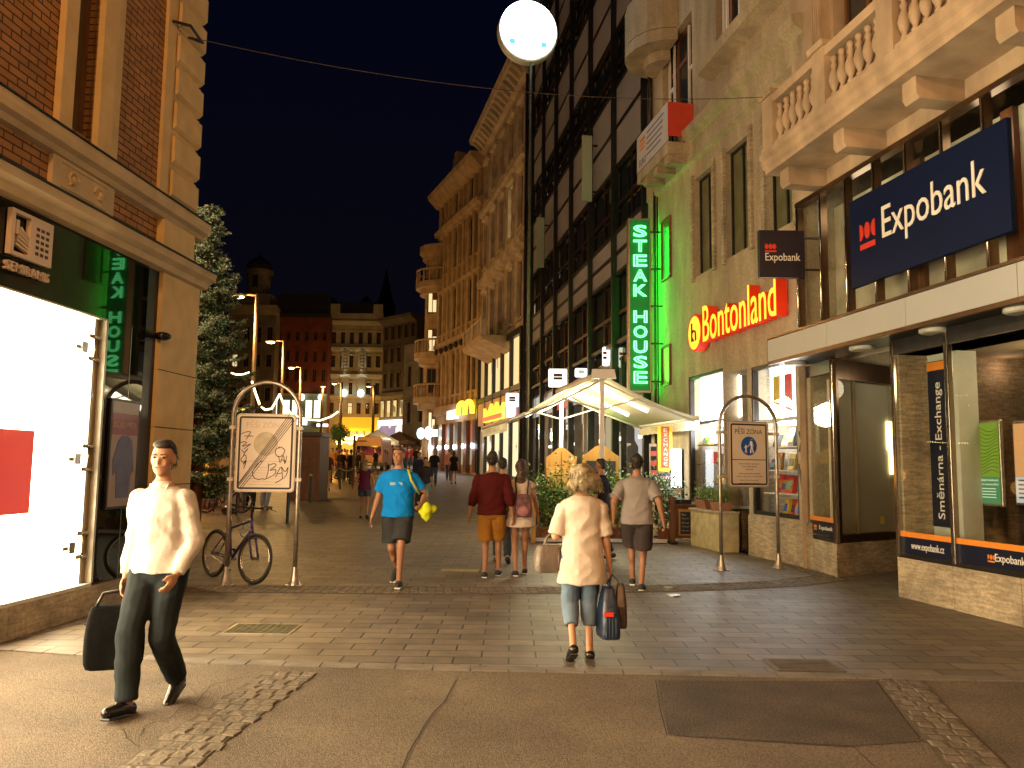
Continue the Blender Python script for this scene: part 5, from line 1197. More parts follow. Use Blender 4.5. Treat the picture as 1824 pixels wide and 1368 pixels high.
for (A0, B0, lb_) in (((-6.2, 12.5, 5.0), (-15, 27, 4.3), 'festoon of small warm bulbs sloping over the hidden part of the square'), ((-9, 15.5, 3.4), (-17, 31, 3.0), 'lower festoon of small warm bulbs over the hidden part of the square')):
    A0, B0 = Vector(A0), Vector(B0); q = []
    for k in range(61): p = A0.lerp(B0, k/60); p.z -= .8*4*(k/60)*(1-k/60)*.5; q.append(p)
    t = thing('festoon', tuple(A0), lb_, 'light string'); MB().tube(q, .01, 4).build('cable', wire_m, t); mb = MB()
    for p in q: mb.ell(p-Vector((0, 0, .04)), .030, .030, .035, 6, 4)
    mb.build('bulbs', bulb_m, t)
# round glowing sign on a mast
xc, yc = atY(940, 700, 20.0)[:2]; cz = atY(941, 53, 20.0)[2]
t = thing('round_light_sign', (xc, yc, gz(20)), 'big round glowing white sign on top of a slim mast against the night sky', 'round sign')
def disc(mb, c, nrm, r_, th, n=40):
    nv = Vector(nrm).normalized(); u = nv.cross(Vector((0, 0, 1))).normalized(); v = nv.cross(u); c = Vector(c); k = []
    for sg_ in (-th/2, th/2):
        for i in range(n): a = 2*math.pi*i/n; k.append(c+nv*sg_+(u*math.cos(a)+v*math.sin(a))*r_)
    return mb.add(k, [tuple(range(n))[::-1], tuple(range(n, 2*n))]+[(i, (i+1) % n, n+(i+1) % n, n+i) for i in range(n)])
nv = Vector((.22, -1, -.10)).normalized(); cc = Vector(atY(941, 53, 20.0)); cc.z = cz; rD = .745
o = disc(MB(), cc-nv*-.0+Vector((-.02, .16, -.02)), nv, rD+.045, .30).build('casing', mat('sign_casing', (.5, .5, .42), .5), t); bev(o, .04, 3)
disc(MB(), cc, nv, rD, .06).build('face', emat('round_face', (.84, 1, .95), 8.0), t)
u = nv.cross(Vector((0, 0, 1))).normalized()*-1; v = u.cross(nv)*-1
if v.z < 0: v = -v
for sx_ in (-.50, .34):
    p = cc+nv*.034+u*sx_+v*(-.42); MB().add([p, p+u*.16, p+u*.16+v*.13, p+v*.13], [(0, 1, 2, 3)]).build('blue_mark', emat('blue_mark', (.25, .85, .95), 1.0, (.01, .02, .02)), t)
MB().tube([(xc, yc+.16, gz(20)), (xc, yc+.16, cz-rD)], [.045, .035], 8).build('mast', mat('mast', (.12, .11, .08), .5, .5), t, smooth=True)
# cable over the street
A = Vector(PL(10.1, .05, LF.z(300, 27, .05))); Bc = Vector(RF.P(SB-.5, .95, 7.62)); mb = MB(); q = []
for k in range(41): f_ = k/40; p = A.lerp(Bc, f_); p.z -= .62*4*f_*(1-f_)*.5; q.append(p)
mb.tube(q, .0055, 5); t = thing('span_cable', tuple(A), 'thin dark cable slung across the street from the brick corner to the balcony', 'cable'); mb.build('wire', mat('wire', (.05, .03, .02), .6), t)
MB().tube([PL(9.7, .06, A.z-.02), PL(9.95, .16, A.z+.06), PL(10.3, .16, A.z+.02), A], .022, 6).build('anchor', darkmetal, t)

# ------------------------------------------------------------ arch signs
def rrect(w_, h_, r_, n=6):
    k = []
    for cx, cz, a0 in ((w_/2-r_, h_/2-r_, 0), (-w_/2+r_, h_/2-r_, 90), (-w_/2+r_, -h_/2+r_, 180), (w_/2-r_, -h_/2+r_, 270)):
        for i in range(n+1): a = R(a0+90*i/n); k.append((cx+r_*math.cos(a), cz+r_*math.sin(a)))
    return k
def plate(fr, s_, z_, w_, h_, r_, o0, o1):
    k = rrect(w_, h_, r_); m = len(k); mb = MB()
    V = [fr.P(s_+a, o0, z_+b) for a, b in k]+[fr.P(s_+a, o1, z_+b) for a, b in k]
    return mb.add(V, [tuple(range(m)), tuple(range(m, 2*m))[::-1]]+[(i, (i+1) % m, m+(i+1) % m, m+i) for i in range(m)])
def ring(fr, s_, z_, w_, h_, r_, th, o0, o1):
    a = rrect(w_, h_, r_); b = rrect(w_-2*th, h_-2*th, max(.004, r_-th)); m = len(a)
    V = [fr.P(s_+x, o, z_+z) for o in (o0, o1) for k in (a, b) for x, z in k]; f = []
    for i in range(m):
        j = (i+1) % m
        f += [(2*m+i, 2*m+j, 3*m+j, 3*m+i), (i, j, m+j, m+i), (i, j, 2*m+j, 2*m+i), (m+i, m+j, 3*m+j, 3*m+i)]
    return MB().add(V, f)
def arch(a, b, zs, zt, bw, bz0, bz1, lab, name='zone_sign'):
    fr = Fr2(a, b, -1); L = math.hypot(b[0]-a[0], b[1]-a[1]); c = L/2
    t = thing(name, fr.P(c, 0, 0), lab, 'sign', 'pedestrian zone arch signs')
    pts = [fr.P(0, 0, 0), fr.P(0, 0, zs*.5), fr.P(0, 0, zs)]+[fr.P(c-c*math.cos(math.pi*i/16), 0, zs+(zt-zs)*math.sin(math.pi*i/16)) for i in range(1, 16)]+[fr.P(L, 0, zs), fr.P(L, 0, zs*.5), fr.P(L, 0, 0)]
    fm = MB().tube(pts, .030, 14).build('arch_frame', mat('galvanised', (.42, .36, .30), .38, .85, var=.25, scale=14, bump=.1), t, smooth=True)
    for e in (0, L):
        p = fr.P(e, 0, 0)
        mb = MB(); mb.tube([(p[0], p[1], 0), (p[0], p[1], .02), (p[0], p[1], .06), (p[0], p[1], .16), (p[0], p[1], .24)], [.085, .082, .062, .042, .032], 14); mb.box(p[0]-.11, p[0]+.11, p[1]-.06, p[1]+.06, 0, .012)
        mb.build('foot_flange', mat('galvanised', ()), t, smooth=False)
    zc = (bz0+bz1)/2; h_ = bz1-bz0
    pl_ = plate(fr, c, zc, bw, h_, .05, -.018, .012).build('board', mat('board_rim', (.46, .38, .31), .45, .3, var=.1), t)
    plate(fr, c, zc, bw-.035, h_-.035, .04, .0122, .0150).build('board_face', mat('board_face', (.74, .62, .52), .42, var=.07, scale=3), t)
    ring(fr, c, zc, bw-.075, h_-.075, .035, .026, .0152, .0172).build('border', mat('sign_black', (.015, .008, .006), .5), t)
    for z_ in (bz0+.16*h_, bz0+.82*h_):
        for e, q in ((0, c-bw/2), (L, c+bw/2)):
            mb = MB(); x0, x1 = min(e, q)-.03, max(e, q)+.03; mb.fb(fr, x0, x1, -.034, -.020, z_-.025, z_+.025); mb.fb(fr, e-.040, e+.040, -.036, .034, z_-.022, z_+.022)
            mb.build('clamp', mat('clamp_white', (.62, .56, .46), .4), t)
    return t, fr, c, zc, bw, h_
pb = gnd(402, 1042); pc = gnd(524, 1042)
t, fr, c, zc, bw, h_ = arch(pb, pc, 2.24, 2.70, .79, 1.22, 2.27, 'pedestrian zone end sign with faded pictogram, diagonal stripes and scribbled tags on steel arch')
faint = mat('faint_print', (.60, .49, .39), .5); blk = mat('sign_black', ())
dT = Vector((fr.d[0], fr.d[1], 0))
text('sign_text', 'PĚŠÍ ZÓNA', faint, t, fr.P(c-.26, .0155, zc+.335), dT, upv, .50, .10, .0006)
V = [fr.P(c+.16*math.cos(2*math.pi*i/32)-.0, .0160, zc+.12+.16*math.sin(2*math.pi*i/32)) for i in range(32)]; MB().add(V, [tuple(range(32))]).build('faded_disc', mat('faded_disc', (.54, .45, .32), .5), t)
mb = MB(); mb.fb(fr, c-.34, c+.34, .0155, .0165, zc-.118, zc-.110)
for k in range(7): mb.fb(fr, c-.22+.03*(k % 3), c+.22-.02*(k % 2), .0155, .0165, zc-.20-k*.038, zc-.192-k*.038)
mb.build('faded_lines', faint, t)
mb = MB()
for k in range(5):
    o_ = (k-2)*.024; x0, z0_, x1, z1_ = c-.34, zc-.46, c+.33, zc+.475; nx, nz = .565, -.41
    P0 = Vector((x0+o_*.8, z0_-o_*.7)); P1 = Vector((x1+o_*.8, z1_-o_*.7)); dd = (P1-P0).normalized(); nn = Vector((-dd.y, dd.x))*.0042
    P0.x = max(P0.x, c-.345); mb.add([fr.P(*(q.x, .0185, q.y)) for q in (P0-nn, P0+nn, P1+nn, P1-nn)], [(0, 1, 2, 3)])
mb.build('diagonal_stripe', blk, t)
def scrib(strokes, r_=.0042):
    mb = MB()
    for st in strokes:
        q = []; n = len(st)
        for i in range(n-1):
            p0, p1, p2, p3 = st[max(i-1, 0)], st[i], st[i+1], st[min(i+2, n-1)]
            for k in range(5):
                u = k/5; q.append(tuple(.5*((2*p1[j])+(-p0[j]+p2[j])*u+(2*p0[j]-5*p1[j]+4*p2[j]-p3[j])*u*u+(-p0[j]+3*p1[j]-3*p2[j]+p3[j])*u**3) for j in (0, 1)))
        q.append(st[-1]); mb.tube([fr.P(c+(a-467)/103*.79*1.0, .0190, zc+(807-b)/138*1.05) for a, b in q], r_, 4)
    return mb
E7 = [[(424, 775), (432, 771), (440, 771), (433, 784)], [(430, 778), (445, 778)], [(424, 790), (430, 788), (434, 790), (427, 796), (436, 794), (441, 792), (430, 801)], [(426, 802), (431, 807), (437, 800), (432, 806), (430, 812)], [(432, 811), (426, 818), (428, 824), (434, 821), (434, 813), (431, 811)], [(433, 822), (430, 828), (435, 822), (431, 835)],
      [(492, 798), (486, 800), (484, 808), (490, 814), (497, 810), (500, 802), (494, 797), (489, 797)], [(490, 812), (493, 824), (498, 811), (501, 826), (504, 812)], [(494, 818), (503, 822)], [(462, 822), (455, 826), (447, 840), (449, 850), (457, 854), (466, 852)], [(473, 826), (473, 840), (470, 852)], [(473, 830), (482, 826), (486, 829), (476, 838), (485, 836), (484, 845), (465, 855)], [(486, 850), (495, 832), (498, 852)], [(489, 844), (497, 842)], [(496, 832), (502, 840), (507, 832), (503, 848), (486, 860)]]
scrib(E7).build('scribbled_tag', mat('marker_black', (.03, .015, .01)), t)
pb = gnd(1285, 1016); pc = gnd(1387, 1012)
t, fr, c, zc, bw, h_ = arch(pb, pc, 2.30, 2.80, .78, 1.31, 2.38, 'pedestrian zone sign with blue disc of walking figures and small print on steel arch')
dT = Vector((fr.d[0], fr.d[1], 0))
text('sign_text', 'PĚŠÍ ZÓNA', blk, t, fr.P(c-.265, .0155, zc+.33), dT, upv, .53, .105, .0008)
V = [fr.P(c+.155*math.cos(2*math.pi*i/32), .0160, zc+.135+.155*math.sin(2*math.pi*i/32)) for i in range(32)]; MB().add(V, [tuple(range(32))]).build('blue_disc', mat('sign_blue', (.01, .09, .42), .35), t)
mb = MB(); F_ = lambda a, b: fr.P(c+a, .0175, zc+.135+b)
mb.tube([F_(.045, .105), F_(.047, .10)], .020, 8); mb.tube([F_(.045, .075), F_(.05, .0)], [.026, .020], 8); mb.tube([F_(.05, .0), F_(.035, -.06), F_(.03, -.115)], .011, 6); mb.tube([F_(.055, .0), F_(.07, -.06), F_(.085, -.11)], .011, 6)
mb.tube([F_(.04, .06), F_(-.0, .01), F_(-.035, -.02)], .008, 6); mb.tube([F_(.06, .06), F_(.085, .02), F_(.08, -.02)], .008, 6)
mb.tube([F_(-.06, .03), F_(-.06, .027)], .015, 8); mb.tube([F_(-.06, .01), F_(-.06, -.05)], [.016, .013], 8); mb.tube([F_(-.06, -.05), F_(-.075, -.11)], .008, 6); mb.tube([F_(-.058, -.05), F_(-.045, -.11)], .008, 6); mb.tube([F_(-.06, .0), F_(-.095, -.03)], .006, 6); mb.tube([F_(-.055, .0), F_(-.035, -.02)], .006, 6)
mb.build('pictogram', mat('sign_white_print', (.62, .56, .52), .5), t)
MB().fb(fr, c-.335, c+.335, .0155, .0168, zc-.095, zc-.083).build('divider', blk, t)
for k, (s_, w_) in enumerate((('DOPRAVNÍ OBSLUZE 5:00-9:00 HOD', .40), ('A TAXI 18:00-24:00 HOD', .30), ('VOZIDLA MHD', .15), ('VOZIDLA ZÁSOBOVÁNÍ 17:00-5:00 HOD', .42), ('DOPR. OBSLUZE S POVOLENÍM', .50), ('MMB A S POVOLENÍM ÚMČ', .36), ('NA ČELNÍM SKLE VOZIDLA', .38))):
    text('small_print', s_, blk, t, fr.P(c-w_/2, .0155, zc-.165-k*.046-(.02 if k > 2 else 0)-(.015 if k > 4 else 0)), dT, upv, w_, .022, .0006)

# ------------------------------------------------------------ bicycles
def bicycle(label, fc='frame_purple', col=(.05, .035, .13)):
    t = thing('bicycle', (0, 0, 0), label, 'bicycle', 'bicycles parked by the left arch')
    fm = mat(fc, col, .3, .3, var=.2); tyre = mat('tyre', (.02, .018, .016), .7); r_ = .335; rear, front = (-.52, 0, r_), (.52, 0, r_)
    def wheel(c, nm, steer=0):
        cs, sn = math.cos(steer), math.sin(steer); Q = lambda a, rr, y=0: (c[0]+rr*math.cos(a)*cs-y*sn, c[1]+rr*math.cos(a)*sn+y*cs, c[2]+rr*math.sin(a))
        w_ = MB().tube([Q(2*math.pi*i/36, r_-.022) for i in range(36)], .022, 8, closed=True).build(nm, tyre, t, smooth=True)
        MB().tube([Q(2*math.pi*i/36, r_-.052) for i in range(36)], .012, 6, closed=True).build('rim', chrome, w_, smooth=True)
        mb = MB()
        for i in range(20): mb.tube([Q(2*math.pi*i/20, .02, .02*(-1)**i), Q(2*math.pi*(i+.6)/20, r_-.055)], .0014, 3)
        mb.tube([Q(0, 0, -.05), Q(0, 0, .05)], .02, 10); mb.build('spokes', chrome, w_)
    wheel(rear, 'rear_wheel'); wheel(front, 'front_wheel', R(8))
    bb = (-.08, 0, .28); st = (-.22, 0, .80); ht = (.32, 0, .86); hb_ = (.36, 0, .72); 
    mb = MB(); mb.tube([bb, st], .017, 8).tube([bb, hb_], .020, 8).tube([(-.19, 0, .70), (.33, 0, .83)], .017, 8).tube([ht, hb_], .021, 8)
    for y in (-.055, .055): mb.tube([bb, (rear[0], y, r_)], .010, 6).tube([(-.19, y*.5, .68), (rear[0], y, r_)], .009, 6)
    mb.build('frame', fm, t, smooth=True)
    mb = MB(); mb.tube([hb_, (.385, 0, .66)], .02, 8)
    for y in (-.05, .05): mb.tube([(.385, y*.9, .67), (.42, y, .55), (front[0], y, r_)], .014, 6)
    mb.build('fork', fm, t, smooth=True)
    mb = MB(); mb.tube([(.315, 0, .86), (.30, 0, .97), (.36, 0, 1.0)], .014, 8); mb.tube([(.30, -.30, 1.02), (.35, -.12, 1.0), (.36, 0, 1.0), (.35, .12, 1.0), (.30, .30, 1.02)], .012, 8); mb.build('handlebar', mat('bar_black', ()), t, smooth=True)
    for y in (-.26, .26): MB().tube([(.34, y, 1.0), (.40, y, .98), (.40, y*1.25, .975)], .006, 6).build('brake_lever', chrome, t); MB().tube([(.315, y*.85, 1.018), (.295, y*1.18, 1.022)], .018, 8).build('grip', black, t)
    MB().tube([st, (-.245, 0, .92)], .013, 8).build('seat_post', chrome, t); MB().tube([(-.38, 0, .94), (-.30, 0, .945), (-.18, 0, .935), (-.10, 0, .93)], [.07, .075, .04, .02], 10).build('saddle', black, t, smooth=True)
    cr_ = MB().tube([(bb[0]+.09*math.cos(2*math.pi*i/24), -.055, bb[2]+.09*math.sin(2*math.pi*i/24)) for i in range(24)], .008, 6, closed=True)
    for i in range(5): a = 2*math.pi*i/5; cr_.tube([(bb[0], -.055, bb[2]), (bb[0]+.085*math.cos(a), -.055, bb[2]+.085*math.sin(a))], .008, 5)
    cr_.tube([(bb[0], -.08, bb[2]), (bb[0]+.10, -.08, bb[2]-.13)], .010, 6).tube([(bb[0], .08, bb[2]), (bb[0]-.10, .08, bb[2]+.13)], .010, 6).tube([(bb[0], -.08, bb[2]), (bb[0], .08, bb[2])], .014, 8); cr_.build('crankset', chrome, t)
    for s_ in (-1, 1): MB().box(bb[0]-s_*.10-.045, bb[0]-s_*.10+.045, s_*.10-.035, s_*.10+.035, bb[2]+s_*.13-.012, bb[2]+s_*.13+.012).build('pedal', black, t)
    MB().tube([(bb[0]+.02, -.055, bb[2]+.09), (rear[0], -.055, r_+.035)], .004, 4).tube([(bb[0]+.02, -.055, bb[2]-.09), (rear[0], -.055, r_-.035)], .004, 4).build('chain', mat('chain', (.1, .08, .06), .4, .8), t)
    MB().tube([(.16+.11*math.cos(2*math.pi*i/20), .03+.02*math.sin(2*math.pi*i/7), .68+.085*math.sin(2*math.pi*i/20)) for i in range(20)], .007, 6, closed=True).build('cable_lock', mat('lock_blue', (.03, .22, .42), .4), t, smooth=True)
    return t
b1 = bicycle('purple bicycle with pale blue cable lock behind the left arch sign post')
b2 = copy_tree(b1); tag(b2, 'bicycle standing side-on farther back in the dark beyond the purple one')
ang = math.atan2(-.66, .75); b1.rotation_euler = (R(-5), 0, ang); b1.location = (-3.42-.52*math.cos(ang), 11.02-.52*math.sin(ang), 0)
b2.rotation_euler = (0, 0, R(2)); x, y, _ = atY(398, 900, 24.5); b2.location = (x, y, gz(24.5))
bx_, by_, _ = atY(396, 900, 24.9); t = thing('bike_rack', (bx_, 24.9, gz(24.9)), 'low dark metal bicycle rack behind the farther bicycle', 'bike rack')
for k in range(4): MB().tube([(bx_-.7+k*.45, 24.9, gz(24.9)), (bx_-.7+k*.45, 24.9, gz(24.9)+.75), (bx_-.55+k*.45, 24.9, gz(24.9)+.85), (bx_-.4+k*.45, 24.9, gz(24.9)+.75), (bx_-.4+k*.45, 24.9, gz(24.9))], .018, 6).build('hoop', darkmetal, t)

# ------------------------------------------------------------ awning terrace of the steak house
def transl(name, col, tr=.45):
    if name in MC: return MC[name]
    m, N, L, B = nt(name); MC[name] = m; N.remove(B)
    d = N.new('ShaderNodeBsdfDiffuse'); t_ = N.new('ShaderNodeBsdfTranslucent'); x = N.new('ShaderNodeMixShader'); x.inputs[0].default_value = tr
    n = N.new('ShaderNodeTexNoise'); n.inputs['Scale'].default_value = 2; r = N.new('ShaderNodeValToRGB'); r.color_ramp.elements[0].color = (*tuple(c*.88 for c in col), 1); r.color_ramp.elements[1].color = (*col, 1)
    L.new(n.outputs[0], r.inputs[0]); L.new(r.outputs[0], d.inputs[0]); L.new(r.outputs[0], t_.inputs[0]); L.new(d.outputs[0], x.inputs[1]); L.new(t_.outputs[0], x.inputs[2]); L.new(x.outputs[0], N['Material Output'].inputs[0])
    return m
canvas = transl('awning_canvas', (.72, .65, .48), .42)
YA = 17.3; AL = 4.0; dA = Vector((-.17, .985, 0))
rg = Vector(atY(1074, 667, YA)); er = Vector(atY(1245, 744, YA)); el = Vector(atY(905, 748, YA))
t = thing('terrace_awning', (rg.x, YA, 0), 'cream double-pitched terrace awning on two posts with glowing tube lights', 'awning')
up_ = Vector((0, 0, 1))
def slope(a, b, nm):
    mb = MB(); n = 10
    for j in range(2):
        for i in range(n+1):
            u = i/n; p = a.lerp(b, u)+dA*AL*j; p.z -= .10*math.sin(math.pi*u); mb.v.append(tuple(p))
    mb.f = [(i, i+1, n+2+i, n+1+i) for i in range(n)]; return mb.build(nm, canvas, t, smooth=True)
slope(rg, er, 'canvas'); slope(rg, el, 'canvas')
def valance(e, out, nm, far=False):
    mb = MB(); n = 24
    for j in range(n+1):
        p = e+dA*AL*j/n; sc = .03*abs(math.sin(math.pi*j/2)); off = out*(.02+.01*math.sin(j*1.3))
        mb.v.append(tuple(p)); mb.v.append((p.x+off.x, p.y+off.y, p.z-.25+sc*.5))
    mb.f = [(2*j, 2*j+1, 2*j+3, 2*j+2) for j in range(n)]; return mb.build(nm, canvas, t, smooth=True)
vr = valance(er, Vector((1, 0, 0)), 'valance'); vl = valance(el, Vector((-1, 0, 0)), 'valance')
text('valance_text', 'THE STEAK HOUSE', mat('gold_print', (.50, .38, .10), .6), vr, tuple(er+dA*3.0+Vector((-.02, -.06, -.19))), tuple(-dA), upv, 2.2, .12, .001)
text('valance_text', 'STEAK HOUSE', mat('gold_print', ()), vl, tuple(el+dA*3.2+Vector((-.03, -.05, -.19))), tuple(-dA), upv, 2.2, .11, .001)
wm = mat('awning_white', (.74, .70, .62), .4, var=.05)
mb = MB(); hw = .17
mb.hexa([tuple(rg+v) for v in (Vector((-hw*1.6, -.12, -.10)), Vector((hw*1.6, -.12, -.10)), Vector((hw*1.6, .0, -.10)), Vector((-hw*1.6, .0, -.10)), Vector((-hw*1.4, -.12, .06)), Vector((hw*1.4, -.12, .06)), Vector((hw*1.4, .0, .06)), Vector((-hw*1.4, .0, .06)))])
mb.prism([(rg.x-hw*1.4, rg.y-.12), (rg.x+hw*1.4, rg.y-.12), (rg.x+hw*1.4, rg.y), (rg.x-hw*1.4, rg.y)], rg.z+.06, rg.z+.10)
mb.build('ridge_cap', wm, t)
q = [rg+Vector((0, -.1, -.02))+dA*AL*u for u in (0, 1.03)]; MB().tube(q, .11, 10).build('ridge_roller', wm, t, smooth=True)
for e in (er, el):
    MB().tube([e, e+dA*AL], .045, 8).build('eave_bar', wm, t, smooth=True)
    for u in (.06, .94):
        a = rg+dA*AL*u+Vector((0, 0, -.12)); b = e+dA*AL*u+Vector((0, 0, -.06)); m_ = a.lerp(b, .5)+dA*(.5 if u < .5 else -.5)+Vector((0, 0, -.02))
        MB().tube([a, a.lerp(b, .5)+Vector((0, 0, -.05)), b], .024, 8).build('folding_arm', wm, t, smooth=True)
for u in (.02, .96):
    p = rg+dA*AL*u; ps = MB().box(p.x-.05, p.x+.05, p.y-.05, p.y+.05, 0, p.z-.05).build('post', wm, t); bev(ps, .01)
    for e in (er, el):
        b = p.lerp(e+dA*AL*u, .42); MB().tube([(p.x, p.y, p.z-.75), (b.x, b.y, b.z-.1)], .02, 6).build('brace', wm, t)
tube_l = emat('awning_tube', (1.0, .93, .66), 8.5)
for e, us in ((er, (.25, .60)), (el, (.15, .55))):
    for u in us:
        a = rg.lerp(e, .18)+dA*AL*u+Vector((0, 0, -.13)); b = rg.lerp(e, .62)+dA*AL*(u-.02)+Vector((0, 0, -.16)); MB().tube([a, b], .036, 8).build('light_tube', tube_l, t, smooth=True)
for u in (.3, .75): lamp('awning_light', tuple(rg+dA*AL*u+Vector((0, 0, -.55))), 210, (1, .84, .50), .35, parent=t)
# standing boards under the awning
def gabled_board(cx, Y, w_, h_, lab, black_face, tilt=0):
    t = thing('menu_board', (cx, Y, gz(Y)), lab, 'menu board', 'tall gabled menu boards under the awning')
    k = [(-w_/2, .0), (w_/2, .0), (w_/2, h_*.88), (w_*.36, h_*.915), (w_*.14, h_*.985), (0, h_), (-w_*.14, h_*.985), (-w_*.36, h_*.915), (-w_/2, h_*.88)]; m_ = len(k)
    V = [(cx+a, Y-.03, b) for a, b in k]+[(cx+a, Y+.03, b) for a, b in k]
    MB().add(V, [tuple(range(m_))[::-1], tuple(range(m_, 2*m_))]+[(i, (i+1) % m_, m_+(i+1) % m_, m_+i) for i in range(m_)]).build('panel', wood_y, t)
    if black_face: MB().box(cx-w_*.40, cx+w_*.40, Y-.04, Y-.0301, .55, h_*.83).build('blackboard', mat('blackboard', (.022, .024, .03), .5, var=.3, scale=6), t)
    else: MB().box(cx-w_*.012, cx+w_*.012, Y-.036, Y-.0301, .1, h_*.95).build('batten', wood, t)
    for sx_ in (-1, 1): MB().box(cx+sx_*w_*.4-.03, cx+sx_*w_*.4+.03, Y-.2, Y+.2, 0, .05).build('foot', wood, t)
x, _, z = atY(1070, 793, 18.8); gabled_board(x, 18.8, 65/1450*18.8, z, 'yellow wooden gabled board with black chalkboard face behind the blonde woman', True)
x, _, z = atY(1000, 797, 20.4); gabled_board(x, 20.4, 54/1450*20.4, z, 'plain yellow wooden back of a gabled board behind the awning post', False)
def leafy(name, lab, c, r_, n, size, m1, m2, cat='plant', group=None, potr=.16, poth=.30, seedn=0, stems=7, flowers=None):
    rn = random.Random(seedn); t = thing(name, (c[0], c[1], gz(c[1])), lab, cat, group); x, y = c[0], c[1]; g = gz(y)
    MB().tube([(x, y, g), (x, y, g+.03), (x, y, g+poth-.03), (x, y, g+poth-.03), (x, y, g+poth)], [potr*.72, potr*.78, potr*.95, potr*1.08, potr*1.08], 16).build('pot', mat('terracotta', (.28, .12, .06), .8, var=.2), t)
    mb = MB(); ends = []
    for k in range(stems):
        a = 2*math.pi*k/stems+rn.uniform(-.3, .3); e = Vector((x+math.cos(a)*r_[0]*.75, y+math.sin(a)*r_[1]*.75, g+poth+r_[2]*rn.uniform(.7, 1.6))); mb.tube([(x, y, g+poth-.05), (x+math.cos(a)*r_[0]*.25, y+math.sin(a)*r_[1]*.25, g+poth+r_[2]*.5), e], [.012, .009, .005], 5); ends.append(e)
    mb.build('stems', wood, t)
    L1, L2 = MB(), MB()
    cl = [(Vector((x+rn.gauss(0, .45)*r_[0], y+rn.gauss(0, .45)*r_[1], g+poth+r_[2]*(.9+rn.gauss(0, .48)))), rn.uniform(.09, .2)) for _ in range(max(10, n//60))]+[(e, .14) for e in ends]
    for k in range(n):
        cc_, rr = rn.choice(cl); p = cc_+Vector((rn.gauss(0, rr), rn.gauss(0, rr), rn.gauss(0, rr)))
        if p.z < g+.04: continue
        d = Vector((rn.gauss(0, 1), rn.gauss(0, 1), rn.gauss(0, .6))).normalized(); s_ = d.cross(Vector((rn.gauss(0, 1), rn.gauss(0, 1), 1))).normalized(); L = size*rn.uniform(.7, 1.3)
        (L1 if rn.random() < .65 else L2).add([p, p+d*L*.5+s_*L*.32, p+d*L, p+d*L*.5-s_*L*.32], [(0, 1, 2, 3)])
    L1.build('leaves', m1, t); L2.build('pale_leaves', m2, t)
    return t
lf1 = mat('leaf_green', (.08, .20, .04), .5, var=.4, scale=5); lf2 = mat('leaf_light', (.20, .32, .07), .5, var=.3, scale=5); ivy = mat('ivy_pale', (.30, .38, .24), .5, var=.2)
YP = 18.0; gq = 'potted plants along the terrace edge'
for i, (px, rx, rz, n, m1, m2, lb) in enumerate(((968, .34, .62, 1500, lf1, lf2, 'dense dark green potted shrub at the left end of the terrace'), (1002, .34, .66, 1500, lf1, lf2, 'tall loose potted shrub with yellow-green tips in front of the yellow board'),
        (1040, .30, .5, 1000, lf1, lf2, 'potted shrub mostly hidden behind the blonde woman'), (1098, .28, .66, 1200, lf2, lf1, 'bright green potted shrub between the blonde woman and the man in grey'), (1122, .26, .55, 900, lf1, lf2, 'potted shrub behind the man in the grey shirt'), (1183, .25, .62, 1300, ivy, lf1, 'variegated ivy with pale leaves trailing beside the wooden counter'))):
    x, y, _ = atY(px, 900, YP); leafy('potted_shrub' if i < 5 else 'ivy_plant', lb, (x, y), (rx, .25, rz), n, .075, m1, m2, 'plant', gq, .17, .30, 20+i)
x0, _, _ = atY(950, 900, 17.6); x1, _, _ = atY(1188, 900, 17.6)
t = thing('terrace_kerb', ((x0+x1)/2, 17.65, 0), 'long low whitish board edging the terrace under the plants', 'edging board')
MB().box(x0, x1, 17.60, 17.68, .0, .09).build('board', wm, t); MB().box(x0, x1, 17.59, 17.60, .0, .02).build('skirt', darkmetal, t)
t = thing('fence_post', (x0, 17.5, 0), 'pale yellow wooden post at the left corner of the terrace', 'post'); o = MB().box(x0-.04, x0+.05, 17.46, 17.55, 0, .95).build('post', wood_y, t); bev(o, .006); MB().box(x0-.055, x0+.065, 17.445, 17.565, .95, .975).build('cap', wood_y, t)
t = thing('dining_table', (1.2, 19.0, 0), 'small terrace table with food behind the dark shrubs', 'table')
MB().box(.75, 1.65, 18.7, 19.4, .72, .76).build('table_top', wood, t)
for x, y in ((.8, 18.75), (1.6, 18.75), (.8, 19.35), (1.6, 19.35)): MB().box(x-.03, x+.03, y-.03, y+.03, 0, .72).build('leg', wood, t)
for i, x in enumerate((.9, 1.2, 1.5)):
    t = thing('dinner_plate', (x, 19.0, .76), ('plate of food on the terrace table, left', 'plate of food on the terrace table, middle', 'plate of food on the terrace table, right')[i], 'plate', 'plates on the terrace table')
    MB().tube([(x, 19.0, .762), (x, 19.0, .785)], [.08, .13], 16).build('plate', white, t); MB().ell((x, 19.0, .80), .08, .08, .035, 10, 6).build('food', mat('food', (.45, .22, .08), .7, var=.4, scale=20), t)
